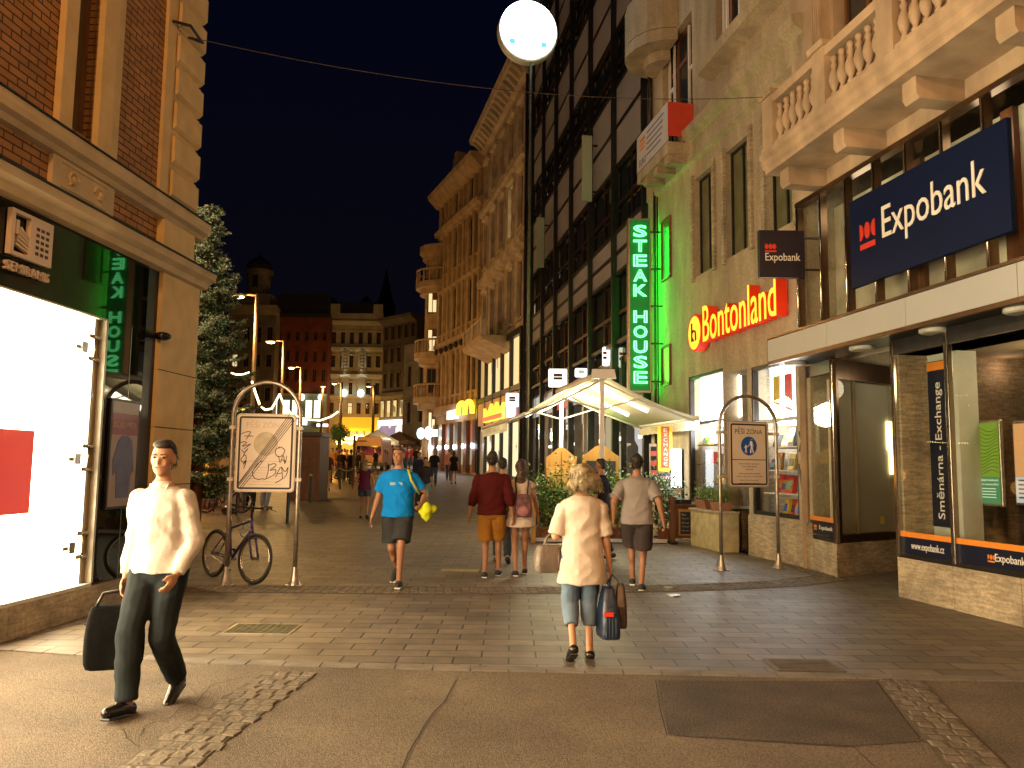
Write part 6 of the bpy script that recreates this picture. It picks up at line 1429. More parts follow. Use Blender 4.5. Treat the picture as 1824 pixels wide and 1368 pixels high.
# wooden counter with a small chalkboard
xa, _, _ = atY(1194, 900, 17.7); xb, _, _ = atY(1246, 900, 17.7); zt = atY(1220, 898, 17.7)[2]
t = thing('wooden_counter', ((xa+xb)/2, 17.7, 0), 'dark red-brown wooden counter holding a small chalkboard beside the terrace', 'counter')
for x in (xa+.03, xb-.03): o = MB().box(x-.05, x+.05, 17.6, 17.8, 0.0, zt+.16).build('side_post', wood, t); bev(o, .006); MB().box(x-.07, x+.07, 17.45, 17.95, 0, .05).build('foot', black, t)
MB().box(xa+.08, xb-.08, 17.64, 17.72, .12, zt-.03).build('front_panel', wood, t); MB().box(xa+.08, xb-.08, 17.58, 17.90, zt-.03, zt).build('top', wood, t)
MB().box(xa+.09, xb-.20, 17.60, 17.85, zt+.01, zt+.10).build('tray', black, t)
cb_ = MB().box(xa+.16, xb-.16, 17.60, 17.64, .18, zt-.10).build('board_frame', wood_y, t); k = []
MB().box(xa+.19, xb-.19, 17.59, 17.60, .21, zt-.16).build('chalkboard', mat('blackboard', ()), t)
for k_, s_ in enumerate(('Menu', 'Ribeye steak', 'Filet steak', 'T-bone grill', 'Pepper steak')): text('chalk_text', s_, mat('chalk', (.45, .42, .45), .8), t, (xa+.22, 17.585, zt-.24-k_*.085), (1, 0, 0), upv, (xb-xa-.46)*(.5 if k_ == 0 else .9), .045, .001)
# planter bench with terracotta boxes under the display window
t = thing('stone_planter', RF.P(16.9, .22, 0), 'low yellowish stone ledge under the lit display window', 'planter')
o = MB().fb(RF, 16.2, 17.7, .04, .42, 0, .74).build('body', mat('yellow_stone', (.50, .42, .22), .7, var=.25), t); bev(o, .01); MB().fb(RF, 16.16, 17.74, .04, .45, .74, .78).build('top_slab', travert, t)
for i, s0_ in enumerate((16.35, 17.1)):
    t = thing('flower_box', RF.P(s0_+.2, .22, .78), ('terracotta trough with feathery green plants, nearer of two on the stone ledge', 'terracotta trough with feathery green plants, farther of two on the stone ledge')[i], 'flower box', 'flower boxes on the stone ledge')
    MB().prof(RF, s0_, s0_+.5, [(.12, .78), (.32, .78), (.36, .95), (.08, .95)]).build('trough', mat('terracotta', ()), t)
    mb = MB(); rn = random.Random(50+i)
    for k in range(900):
        p = Vector(RF.P(s0_+.25+rn.gauss(0, .16), .22+rn.gauss(0, .08), .97+abs(rn.gauss(0, .12)))); d = Vector((rn.gauss(0, 1), rn.gauss(0, 1), rn.gauss(.8, .6))).normalized()*rn.uniform(.04, .09); w_ = d.cross(Vector((0, .3, 1))).normalized()*.008
        mb.add([p-w_, p+w_, p+d+w_*.3, p+d-w_*.3], [(0, 1, 2, 3)])
    mb.build('foliage', lf2, t)
# exchange signs and white light panel at the far end of the terrace
Ye = 18.75
def board_px(name, lab, x0, x1, y0, y1, Y, m, cat='sign', th=.04, group=None):
    a = atY(x0, y0, Y); b = atY(x1, y1, Y); t = thing(name, (a[0], Y, b[2]), lab, cat, group)
    o = MB().box(a[0], b[0], Y, Y+th, b[2], a[2]).build('panel', m, t); return t, a, b
t, a, b = board_px('exchange_sign', 'yellow-framed vertical exchange sign next to the white light panel', 1172, 1198, 760, 840, Ye, emat('yellow_lit', (1, .55, .02), .75, (.7, .4, .05)))
MB().box(a[0]+.07, b[0]-.07, Ye-.012, Ye, b[2]+.08, a[2]).build('inner_panel', emat('orange_inner', (.28, .05, .01), .8, (.4, .1, .03)), t)
st_ = (a[2]-b[2]-.12)/8.2
for i, ch in enumerate('EXCHANGE'): text('sign_letter', ch, emat('pale_letter', (.9, .55, .35), .7), t, (a[0]+.125, Ye-.016, a[2]-.03-(i+1)*st_+.02), (1, 0, 0), upv, .085, st_*.74, .002)
t, a, b = board_px('rate_board', 'dark rate board with red and black rows left of the exchange sign', 1157, 1171, 790, 868, Ye+.05, mat('board_frame_pale', (.45, .35, .3), .5))
for i in range(9): MB().box(a[0]+.03, b[0]-.02, Ye+.03, Ye+.049, a[2]-.06-(i+1)*.11, a[2]-.07-i*.11).build('row', emat('row_red', (.45, .06, .03), .5, (.4, .05, .03)) if i % 2 else black, t)
t, a, b = board_px('rate_board', 'dark board with red lettering under the exchange sign', 1173, 1200, 843, 884, Ye+.03, mat('board_dark_blue', (.02, .02, .05), .4))
for i, s_ in enumerate(('100%', 'ZERO', 'FEE')): text('red_letters', s_, emat('red_letters', (.8, .07, .04), .7), t, (a[0]+.05, Ye+.025, a[2]-.17-i*.15), (1, 0, 0), upv, .28, .11, .002)
t, a, b = board_px('glowing_pillar', 'intensely bright white vertical light panel beside the display window', 1196, 1214, 800, 868, Ye-.35, emat('white_panel_glow', (.93, .97, 1), 9), 'light box')
MB().box(b[0], b[0]+.06, Ye-.36, Ye-.30, b[2]-.5, a[2]).build('stand', black, t)

# ------------------------------------------------------------ square: kiosk, van, parasols, rope fence
def at_g(px, Y): p = atY(px, 800, Y); return (p[0], Y, gz(Y))
c = at_g(541, 30); t = thing('kiosk', c, 'dark brown boxy kiosk behind the right post of the left arch', 'kiosk')
MB().box(c[0]-.45, c[0]+.6, 30, 31.5, c[2], c[2]+2.35).build('body', wood, t); MB().box(c[0]-.52, c[0]+.67, 29.9, 31.6, c[2]+2.35, c[2]+2.5).build('roof', darkmetal, t); MB().box(c[0]-.35, c[0]+.5, 29.97, 30, c[2]+1.1, c[2]+2.1).build('shutter', mat('shutter_brown', (.14, .06, .03), .6), t)
c = at_g(393, 27); t = thing('utility_cabinet', c, 'pale square utility cabinet behind the left arch sign', 'cabinet')
o = MB().box(c[0]-.35, c[0]+.75, 27, 27.8, c[2]+.0, c[2]+2.0).build('body', mat('cabinet', (.34, .26, .18), .7, var=.2), t); bev(o, .02); MB().box(c[0]-.38, c[0]+.78, 26.97, 27.83, c[2]+2.0, c[2]+2.05).build('lid', mat('cabinet', ()), t)
for px, Y, lb in ((357, 26, 'glowing orange wooden barrel-like light column under the spruce'),):
    c = at_g(px, Y); t = thing('light_column', c, lb, 'light column'); MB().tube([(c[0], Y, c[2]+.7), (c[0], Y, c[2]+1.4), (c[0], Y, c[2]+2.1)], [.24, .28, .24], 14).build('glowing_body', emat('amber_glow', (1, .42, .02), .9, (.6, .3, .1)), t, smooth=True)
    MB().tube([(c[0], Y, c[2]), (c[0], Y, c[2]+.7)], .26, 12).build('base', wood, t)
    for k in range(6): MB().ell((c[0]-.12+.05*(k % 3), Y-.27, c[2]+.85+.2*k), .03, .02, .03, 6, 4).build('bulb', emat('yellow_bulb', ()), t) if 0 else None
lamp('column_light', (c[0]+.3, 25.3, c[2]+1.3), 14, (1, .42, .05), .2)
c = at_g(426, 24); zl = atY(425, 737, 24)[2]
t = thing('lantern', c, 'yellow glowing lantern on a thin post above the left arch sign', 'lantern')
MB().tube([c, (c[0], 24, zl-.2)], .03, 8).build('post', darkmetal, t); MB().tube([(c[0], 24, zl-.2), (c[0], 24, zl+.15)], [.16, .12], 6).build('glass', emat('lantern_glow', (1, .66, .05), 2.2), t); MB().tube([(c[0], 24, zl+.15), (c[0], 24, zl+.28)], [.17, .02], 6).build('hood', darkmetal, t)
# van
Yv = 58; c = at_g(657, Yv); g = c[2]; x = c[0]
t = thing('parked_van', c, 'pale-roofed parked van with dark windscreen facing the street among the terraces', 'van')
vm = mat('van_paint', (.45, .22, .15), .35, var=.08)
k = [(-1.0, .45), (1.0, .45), (1.02, 1.3), (.86, 2.35), (.80, 2.42), (-.80, 2.42), (-.86, 2.35), (-1.02, 1.3)]; m_ = len(k)
V = [(x+a, Yv, g+b) for a, b in k]+[(x+a, Yv+4.6, g+b) for a, b in k]
o = MB().add(V, [tuple(range(m_))[::-1], tuple(range(m_, 2*m_))]+[(i, (i+1) % m_, m_+(i+1) % m_, m_+i) for i in range(m_)]).build('body', vm, t); bev(o, .06, 3)
MB().add([(x-.93, Yv-.02, g+1.1), (x+.93, Yv-.02, g+1.1), (x+.84, Yv-.02, g+1.75), (x-.84, Yv-.02, g+1.75)], [(0, 1, 2, 3)]).build('windscreen', dkglass, t)
MB().box(x-1.0, x+1.0, Yv-.08, Yv, g+.35, g+.6).build('bumper', black, t)
for sx_ in (-.78, .78): MB().ell((x+sx_, Yv-.03, g+.82), .17, .05, .12, 12, 6).build('headlight', mat('headlight', (.6, .5, .4), .1), t)
for sx_ in (-.85, .85):
    for dy in (.8, 3.8): 
        w_ = MB().tube([(x+sx_-.1, Yv+dy, g+.33), (x+sx_+.1, Yv+dy, g+.33)], .33, 16).build('wheel', black, t)
for sx_ in (-1.12, 1.12): MB().box(x+sx_-.08, x+sx_+.08, Yv+.6, Yv+.68, g+1.25, g+1.55).build('mirror', black, t)
MB().box(x-.26, x+.26, Yv-.09, Yv-.08, g+.42, g+.53).build('number_plate', white, t)
# parasols
def parasol(px, pytop, half, Y, lab, m, drop=.9):
    a = atY(px, pytop, Y); g = gz(Y); t = thing('market_parasol', (a[0], Y, g), lab, 'parasol', 'large parasols over the far terraces'); w_ = half/1450*Y
    MB().tube([(a[0], Y, g), (a[0], Y, a[2])], .05, 8).build('pole', wm, t)
    mb = MB(); n = 12; mb.v = [(a[0], Y, a[2])]+[(a[0]+w_*math.cos(2*math.pi*i/n), Y+w_*math.sin(2*math.pi*i/n), a[2]-drop-(.12 if i % 2 else 0)) for i in range(n)]+[(a[0]+w_*math.cos(2*math.pi*i/n), Y+w_*math.sin(2*math.pi*i/n), a[2]-drop-.38) for i in range(n)]
    mb.f = [(0, 1+i, 1+(i+1) % n) for i in range(n)]+[(1+i, 1+n+i, 1+n+(i+1) % n, 1+(i+1) % n) for i in range(n)]; mb.build('canopy', m, t)
    for i in range(0, n, 2): MB().tube([(a[0], Y, a[2]-.5), mb.v[1+i]], .02, 4).build('rib', wm, t)
pc_ = transl('parasol_cream', (.55, .50, .40), .4); pd = transl('parasol_brown', (.22, .13, .08), .3)
parasol(673, 765, 38, 70, 'cream parasol peak just right of the van', pc_, 1.0); parasol(655, 775, 26, 68, 'small dark parasol behind the van roof', pd, .6); parasol(712, 768, 36, 76, 'brown parasol above the distant crowd', pd, .9)
lamp('parasol_light', (atY(690, 800, 66)[0], 66, gz(66)+2.7), 500, (1, .85, .55), .5)
# tall posts and rope fence
posts = []
Yr = 37
for i, (px, py, lb) in enumerate(((576, 828, 'short rope fence post at the left end of the terrace'), (608, 826, 'short rope fence post left of the tall mast'), (631, 778, 'tall dark wooden mast with crosspiece in the rope fence'), (652, 828, 'short rope fence post in front of the van'), (688, 826, 'short rope fence post at the right end of the terrace'))):
    c = at_g(px, Yr); zt = atY(px, py, Yr)[2]; t = thing('rope_post', c, lb, 'post', 'posts of the rope fence'); MB().tube([c, (c[0], Yr, zt)], .06 if i == 2 else .045, 8).build('shaft', wood, t)
    MB().ell((c[0], Yr, zt), .07, .07, .07, 8, 6).build('knob', wood, t); posts.append((c[0], Yr-.05, c[2]+.95))
    if i == 2: MB().box(c[0]-.55, c[0]+.55, Yr-.03, Yr+.03, zt-.22, zt-.16).build('crosspiece', wood, t)
for i, (p, q) in enumerate(zip(posts, posts[1:])):
    mb = MB(); mb.tube([(p[0]+(q[0]-p[0])*k/10, p[1], p[2]-(.9 if i == 3 else .25)*4*(k/10)*(1-k/10)*.5) for k in range(11)], .022, 6)
    o = mb.build('fence_rope', mat('rope', (.40, .28, .14), .8), loc=p); tag(o, ('sagging rope between the first two short posts', 'sagging rope left of the tall mast', 'sagging rope right of the tall mast', 'deep hanging rope loop at the right end of the rope fence')[i], 'rope', 'ropes of the terrace fence')
c = at_g(603, 48); zc_ = atY(603, 772, 48)[2]; t = thing('topiary_tree', c, 'round-headed topiary tree in front of the orange awning', 'tree'); MB().tube([c, (c[0], 48, zc_)], .07, 8).build('trunk', wood, t)
mb = MB(); rn = random.Random(9)
for k in range(1100):
    d = Vector((rn.gauss(0, 1), rn.gauss(0, 1), rn.gauss(0, 1))).normalized()*rn.uniform(.25, .62); p = Vector((c[0], 48, zc_))+d; e = Vector((rn.gauss(0, 1), rn.gauss(0, 1), rn.gauss(0, 1))).normalized()*.12; w_ = e.cross(d).normalized()*.05; mb.add([p-w_, p+w_, p+e], [(0, 1, 2)])
mb.build('crown', lf1, t)
for i, (px, Y) in enumerate(((517, 21.5), (556, 29), (546, 30.5))):
    c = at_g(px, Y); t = thing('bollard', c, ('slim blue-grey bollard just left of the arch right post', 'slim bollard beside the person with the backpack', 'slim bollard in the dark behind the arch')[i], 'bollard', 'slim bollards of the square')
    MB().tube([c, (c[0], Y, c[2]+.95)], .045, 10).build('shaft', mat('bollard_blue', (.06, .09, .12), .5, .4), t); MB().ell((c[0], Y, c[2]+.96), .055, .055, .05, 10, 6).build('cap', steel, t)
# terrace tables on the square
for i, (px, Y) in enumerate(((575, 45), (592, 42), (615, 44), (560, 48), (640, 50))):
    c = at_g(px, Y); g = c[2]; t = thing('terrace_table', c, 'cafe table in the orange-lit crowd, ' + ('second from the left', 'in the middle', 'left of the tall mast', 'leftmost', 'right of the tall mast')[i], 'table', 'tables of the orange terrace')
    MB().tube([(c[0], Y, g+.72), (c[0], Y, g+.75)], .45, 16).build('table_top', wood, t); MB().tube([(c[0], Y, g), (c[0], Y, g+.72)], .04, 8).build('leg', darkmetal, t)
lamp('terrace_glow', (at_g(590, 50)[0], 50, 3.6), 900, (1, .42, .06), .5); lamp('terrace_glow', (at_g(560, 42)[0], 42, 3.2), 240, (1, .45, .08), .5)
lamp('terrace_glow', (at_g(720, 68)[0], 68, 4.4), 260, (1, .80, .5), .5)

# ------------------------------------------------------------ people
def fuse(mb, name, m, root, vox, sm=3, jit=0.0):
    o = mb.build(name, m, None)
    r_ = o.modifiers.new('r', 'REMESH'); r_.mode = 'VOXEL'; r_.voxel_size = vox; r_.use_smooth_shade = True
    s_ = o.modifiers.new('s', 'SMOOTH'); s_.iterations = sm; s_.factor = .5
    C.objects.unlink(o); me = to_mesh(o)
    bpy.data.objects.remove(o); n = bpy.data.objects.new(name, me); C.objects.link(n); n.parent = root
    if not me.materials: me.materials.append(m)
    for p in me.polygons: p.use_smooth = True
    if jit:
        from mathutils import noise
        for v in me.vertices:
            c = v.co; n_ = noise.noise(c*9)*jit*.6+(.55-2*abs(noise.noise(Vector((c.x*6+c.z*3.5, c.y*6, c.z*8-c.x*4)))))*jit*1.3
            v.co += v.normal*n_
    return n
def ik(a, b, l1, l2, bend):
    a = Vector(a); b = Vector(b); d = b-a; L = min(d.length, (l1+l2)*.999); u = d.normalized(); b = a+u*L
    x = (l1*l1-l2*l2+L*L)/(2*L); h = math.sqrt(max(0, l1*l1-x*x)); v = Vector(bend); v = (v-u*v.dot(u)).normalized()
    return a+u*x+v*h, b
skin_m = mat('skin', (.42, .22, .13), .55, var=.08, scale=10); skin_d = mat('skin_tanned', (.34, .16, .085), .5, var=.08, scale=10)
eyem = mat('eye_dark', (.02, .015, .01), .2); lipm = mat('lip', (.30, .11, .08), .5)
def cloth(nm, c, bump=.35): return mat(nm, c, .85, var=.14, scale=6, bump=bump*1.1, bscale=8, spec=.15)
def person(label, pos, yaw, h=1.75, feet=None, hands=None, shirt=None, sleeve=.45, hem=None, loose=0.02, pants=None, plen=1.0, ploose=.018, hair=None, hairstyle='short', skin=None, shoe=None, fem=False,
           vox=.012, lean=0.02, elbow=None, skirt=None, face=False, headyaw=0.0, seated=False, group=None, hairlen=0, build=1.0, dress=False, tilt=0):
    skin = skin or skin_m; k = h/1.75; g = gz(pos[1]); root = thing('person', (0, 0, 0), label, 'person', group)
    W = (.90 if fem else 1.0)*build
    ca, sa = math.cos(-yaw), math.sin(-yaw)
    def loc(wx, wy): dx, dy = wx-pos[0], wy-pos[1]; return (dx*ca-dy*sa, dx*sa+dy*ca)
    feet = feet or [(-.10, .14, 0, 0), (.10, -.16, .03, .4)]
    V = Vector; hz = .93*k
    if seated: hz = .50*k
    else:
        for f in feet:      # keep the hips low enough for the legs to reach
            d = math.hypot(f[1], 0); hz = min(hz, math.sqrt(max(.1, (.855*k)**2-f[1]**2))+.085*k+f[2]*.5)
    hip = V((0, 0, hz)); tl = .50*k; nk = V((0, math.sin(lean)*tl, hz+math.cos(lean)*tl+.06*k)); sc_ = nk+V((0, -.0, -.112*k)); sw = .172*k*W
    J = {}
    for i, s_ in enumerate((-1, 1)):
        f = feet[i]; hp = hip+V((s_*.092*k, 0, -.02*k)); an = V((f[0], f[1], .085*k+f[2])); kn, an = ik(hp, an, .435*k, .42*k, (0, 1, .05)) if not seated else ((hp+V((s_*.05, .42*k, 0))), hp+V((s_*.05, .44*k, -.40*k)))
        J['hip', s_], J['kn', s_], J['an', s_] = hp, kn, an; p = f[3]; J['toe', s_] = an+V((s_*.02, .155*k*math.cos(p), -.050*k-.155*k*math.sin(p))); J['heel', s_] = an+V((0, -.045*k*math.cos(p), -.045*k+.04*k*math.sin(p)))
        sh = sc_+V((s_*sw, 0, 0)); hd = hands[i] if hands else (s_*.27, .06*(-s_), .83); wr = V((hd[0]*k, hd[1]*k, hd[2]*k-(.93*k-hz)*(.0 if hands else 1)))
        el, wr = ik(sh, wr, .285*k, .25*k, (elbow[i] if elbow else (s_*.35, -1, -.1))); J['sh', s_], J['el', s_], J['wr', s_] = sh, el, wr
    B = MB(); dt = nk-hip
    def sec(t, rx, ry, oy=0): c = hip+dt*t; return ((c.x, c.y+oy*k, c.z), rx*k, ry*k)
    hipw = .168 if not fem else .175
    tor = [(-.16, hipw*.80, .10, 0), (-.02, hipw, .118, -.01), (.15, hipw*.93*(1 if not fem else .92), .108, 0), (.35, .145*W, .098, .005), (.60, .168*W, .116, .008), (.80, .178*W, .108, 0), (.90, .150*W, .085, -.005), (.97, .085, .065, -.005), (1.03, .058, .058, 0)]
    bs = .94 if shirt else 1.0
    B.loft([sec(t_, rx*(bs if t_ < .93 else 1), ry*(bs if t_ < .93 else 1), oy) for t_, rx, ry, oy in tor], 20)
    hy = nk+V((0, .02*k, .145*k)); Rm = Matrix.Rotation(headyaw, 3, 'Z') @ Matrix.Rotation(tilt, 3, 'X'); hc = nk+V((0, .015*k, .155*k))
    H = lambda x, y, z: hc+Rm @ V((x*k, y*k, z*k))
    B.cap(nk+V((0, -.01, -.03*k)), hc+V((0, -.01*k, -.06*k)), .054*k*W, .050*k*W)
    B.ell(hc+Rm @ V((0, -.008*k, .025*k)), .074*k, .092*k, .098*k, 18, 12, Rm); B.ell(H(0, .018, -.045), .058*k, .070*k, .066*k, 14, 10, Rm); B.ell(H(0, .052, -.088), .030*k, .026*k, .024*k, 10, 8, Rm)
    if vox < .02:
        B.cap(H(0, .082, .014), H(0, .097, -.020), .009*k, .013*k, 8); 
        for s_ in (-1, 1): B.ell(H(s_*.077, -.005, .0), .010*k, .02*k, .033*k, 8, 8, Rm); B.ell(H(s_*.030, .073, .030), .026*k, .014*k, .010*k, 8, 6, Rm); B.ell(H(s_*.034, .062, -.022), .022*k, .02*k, .022*k, 8, 6, Rm)
        B.ell(H(0, .083, -.050), .022*k, .010*k, .008*k, 8, 6, Rm)
    for s_ in (-1, 1):
        sh, el, wr = J['sh', s_], J['el', s_], J['wr', s_]
        B.ell(sh+V((-s_*.02, 0, 0)), .056*k*W, .056*k*W, .054*k*W); B.cap(sh, el, .050*k*W, .039*k*W); B.cap(el, wr, .040*k*W, .026*k*W); B.ell(el.lerp(wr, .28), .040*k*W, .040*k*W, .05*k)
        d = (wr-el).normalized(); inn = V((-s_, 0, 0)); inn = (inn-d*inn.dot(d)).normalized(); fw = d.cross(inn)*(1 if True else 1)
        if fw.y < 0: fw = -fw
        # palm plane: across the hand runs forward, the palm looks at the thigh
        p1 = wr+d*.085*k; M = Matrix((fw, inn, d)).transposed()
        if vox <= .012:
            B.ell(wr+d*.048*k, .040*k, .018*k, .055*k, 12, 8, M)
            for j, (o_, L) in enumerate(((-.028, .060), (-.0095, .074), (.0095, .078), (.028, .070))):
                a = wr+d*.082*k+fw*o_*k; b = a+(d*.9+inn*.35).normalized()*L*.5*k; c_ = b+(d*.55+inn*.85).normalized()*L*.5*k; B.cap(a-d*.02*k, b, .0098*k, .009*k, 8); B.cap(b, c_, .009*k, .0075*k, 8)
            a = wr+d*.030*k+fw*.030*k; b = a+(d*.6+fw*.65+inn*.4).normalized()*.038*k; c_ = b+(d*.9+inn*.4).normalized()*.030*k; B.cap(a, b, .013*k, .011*k, 8); B.cap(b, c_, .011*k, .009*k, 8)
        else:
            B.ell(wr+d*.07*k, .036*k, .024*k, .085*k, 10, 8, M)
        hp, kn, an = J['hip', s_], J['kn', s_], J['an', s_]
        q = .84 if (pants and plen > .3) else 1; q2 = .66 if (pants and plen > .55) else 1
        B.cap(hp, kn, .082*k*q, .054*k*q2); B.cap(kn, an, .052*k*q2, .034*k); c_ = kn.lerp(an, .30)+V((0, -.014*k, 0)); B.ell(c_, .048*k*q2, .052*k*q2, .11*k)
        B.cap(J['heel', s_], J['toe', s_], .034*k, .030*k); B.cap(an, J['heel', s_], .036*k, .034*k)
    fuse(B, 'body', skin, root, vox)
    def flat(t_mb, pts, rr): t_mb.tube(pts, rr, 14)
    if shirt:
        S = MB(); lo = loose; hz_ = hem if hem is not None else -.10
        fl = .022 if hz_ < -.2 else .006
        ss = [(hz_, hipw*.98+lo*1.3+fl, .120+lo*1.3+fl*1.3, 0), (hz_+.06, hipw*.99+lo*1.2+fl, .120+lo*1.2+fl*1.3, 0)]+[(t_, rx+lo*(1.35 if .1 < t_ < .6 else .85), ry+lo*(1.35 if .1 < t_ < .6 else .85), oy) for t_, rx, ry, oy in tor if t_ > max(hz_+.14, .1) and t_ < .93]+[(.955, .095+lo*.3, .075+lo*.3, -.005), (.985, .066, .064, -.004)]
        S.loft([sec(*a) for a in ss], 24)
        for s_ in (-1, 1):
            sh, el, wr = J['sh', s_], J['el', s_], J['wr', s_]; S.ell(sh+V((-s_*.022, 0, .002)), .060*k*W+lo*.5, .060*k+lo*.5, .058*k+lo*.4)
            if sleeve <= .5:
                e = sh.lerp(el, sleeve*2); flat(S, [sh+(sh-el)*.05, sh.lerp(e, .5), e], [.052*k+lo*.6, .052*k+lo*.8, .050*k+lo*.95])
            elif sleeve <= 1:
                e = el.lerp(wr, (sleeve-.5)*2); S.cap(sh, el, .055*k+lo*.9, .046*k+lo*.9); flat(S, [el, el.lerp(e, .5), e], [.046*k+lo*.9, .042*k+lo*.9, .034*k+lo*.55])
        fuse(S, 'shirt' if not dress else 'dress', shirt, root, max(vox, .009), 3, .0085 if vox < .015 else 0)
    if skirt:
        S = MB(); S.loft([sec(.30, .15, .105), sec(.05, hipw+.02, .13), sec(-.25, hipw+.05, .15), sec(skirt, hipw+.06, .165)], 24); fuse(S, 'skirt', shirt, root, max(vox, .01))
    if pants:
        T = MB(); lo = ploose; T.loft([sec(-.20, hipw*.75, .10), sec(-.10, hipw+lo*.6, .118+lo*.6), sec(.02, hipw+lo*.7, .120+lo*.6), sec(.16, hipw*.95+lo*.5, .112+lo*.5)], 22)
        for s_ in (-1, 1):
            hp, kn, an = J['hip', s_], J['kn', s_], J['an', s_]; T.ell(hp, .088*k+lo, .09*k+lo, .09*k)
            if plen <= .5: e = hp.lerp(kn, plen*2); flat(T, [hp, hp.lerp(e, .5), e], [.086*k+lo, .080*k+lo*1.1, .072*k+lo*1.4])
            else: e = kn.lerp(an, (plen-.5)*2); T.cap(hp, kn, .086*k+lo, .060*k+lo*.9); flat(T, [kn, kn.lerp(e, .5), e], [.060*k+lo*.9, .060*k+lo*.8, .048*k+lo*(.9 if plen > .9 else .6)])
        fuse(T, 'trousers' if plen > .6 else 'shorts', pants, root, max(vox, .009), 3, .005 if vox < .015 else 0)
    if shoe:
        for s_ in (-1, 1):
            S = MB(); d = (J['toe', s_]-J['heel', s_]); u = d.normalized(); S.cap(J['heel', s_]-V((0, 0, .004)), J['heel', s_].lerp(J['toe', s_], .5)+V((0, 0, .008)), .046*k, .044*k); S.cap(J['heel', s_].lerp(J['toe', s_], .5), J['toe', s_]+u*.02*k, .046*k, .034*k)
            sh_ = fuse(S, 'shoe', shoe, root, max(vox*.8, .008), 2)
            if vox <= .012: 
                L_ = MB().hexa([tuple(q) for q in (J['heel', s_]+V((-.035*k, -.04*k, -.050*k)), J['heel', s_]+V((.035*k, -.04*k, -.050*k)), J['toe', s_]+V((.038*k, .04*k, -.042*k)), J['toe', s_]+V((-.038*k, .04*k, -.042*k)), J['heel', s_]+V((-.035*k, -.04*k, -.028*k)), J['heel', s_]+V((.035*k, -.04*k, -.028*k)), J['toe', s_]+V((.038*k, .04*k, -.022*k)), J['toe', s_]+V((-.038*k, .04*k, -.022*k)))])
                bev(L_.build('sole', white if shoe.name == 'trainer_black' else black, sh_), .01)
    if hair:
        A = MB()
        if hairstyle == 'short':
            A.ell(H(0, -.026, .046), .080*k, .084*k, .090*k, 16, 10, Rm); A.ell(H(0, .028, .096), .062*k, .052*k, .036*k, 12, 8, Rm); A.ell(H(0, -.055, -.01), .066*k, .046*k, .06*k, 12, 8, Rm)
        elif hairstyle == 'bob':
            A.ell(H(0, -.018, .038), .118*k, .116*k, .100*k, 18, 12, Rm); A.ell(H(.03, -.045, -.02), .135*k, .095*k, .080*k, 16, 10, Rm)
            for j in range(9): a = R(20+j*40); A.ell(H(.02+.125*math.cos(a), -.03-.07*abs(math.sin(a))*.9, -.055+.02*math.sin(j*2.3)), .038*k, .035*k, .05*k, 8, 6, Rm)
        else:
            A.ell(H(0, -.015, .038), .086*k, .100*k, .098*k, 16, 10, Rm); A.ell(H(0, -.05, -.04), .080*k, .062*k, .10*k, 14, 8, Rm)
            z_ = -.08; n_ = int(hairlen/.05)
            A.loft([((hc.x+.006*math.sin(j), hc.y-.075*k-.02*k*min(1, j/3)+.0, hc.z+(-.04-hairlen*(n_-j)/n_)*k), (.03+.05*min(1, (j+1)/3.0))*k, (.02+.022*min(1, (j+1)/3.0))*k) for j in range(n_+1)], 14)
        hh = fuse(A, 'hair', hair, root, max(vox*.8, .008), 2, .012 if vox <= .012 else 0)
        if vox <= .012:
            rn = random.Random(int(h*1000)); mb = MB(); me = hh.data
            vs = me.vertices; n_ = len(vs)
            for j in range(900 if hairstyle == 'bob' else 500):
                v = vs[rn.randrange(n_)]
                if v.co.z > hc.z+.10*k and rn.random() < .4: continue
                if v.co.y-hc.y > .02*k: continue
                p = v.co-v.normal*.003; tdir = (V((0, 0, -1))+v.normal*rn.uniform(.15, .6)+V((rn.gauss(0, .25), rn.gauss(0, .25), 0))).normalized(); L = rn.uniform(.03, .06 if hairstyle == 'bob' else .035)*k
                mb.tube([p, p+tdir*L*.5, p+tdir*L+V((0, 0, -.006))], [.0022, .0018, .0006], 3)
            mb.build('hair_strands', hair, hh, smooth=True)
    if face and vox <= .012:
        for s_ in (-1, 1):
            MB().ell(H(s_*.030, .0835, .016), .011*k, .006*k, .0065*k, 10, 6, Rm).build('eye', eyem, root, smooth=True); MB().cap(H(s_*.016, .091, .034), H(s_*.046, .080, .036), .0045*k, .003*k, 6).build('eyebrow', hair, root, smooth=True)
        MB().cap(H(-.020, .0895, -.050), H(.020, .0895, -.050), .005*k, .005*k, 6).build('mouth', lipm, root, smooth=True)
    root.location = (pos[0], pos[1], g); root.rotation_euler = (0, 0, yaw)
    J['root'] = root; J['k'] = k
    J['w'] = lambda v: (pos[0]+v[0]*math.cos(yaw)-v[1]*math.sin(yaw), pos[1]+v[0]*math.sin(yaw)+v[1]*math.cos(yaw), g+v[2])
    J['hc'] = hc; J['nk'] = nk; J['hipz'] = hz
    return J
blackshoe = mat('leather_black', (.012, .011, .010), .25, var=.2); trainer = mat('trainer_black', (.02, .02, .022), .7)
hd_ = mat('hair_dark', (.018, .012, .008), .6, var=.3, scale=30); hb2 = mat('hair_brown', (.055, .028, .012), .55, var=.3, scale=30); hbl = mat('hair_blond', (.33, .26, .15), .5, var=.55, scale=25); hgr = mat('hair_greyish', (.10, .085, .065), .6, var=.3, scale=30)
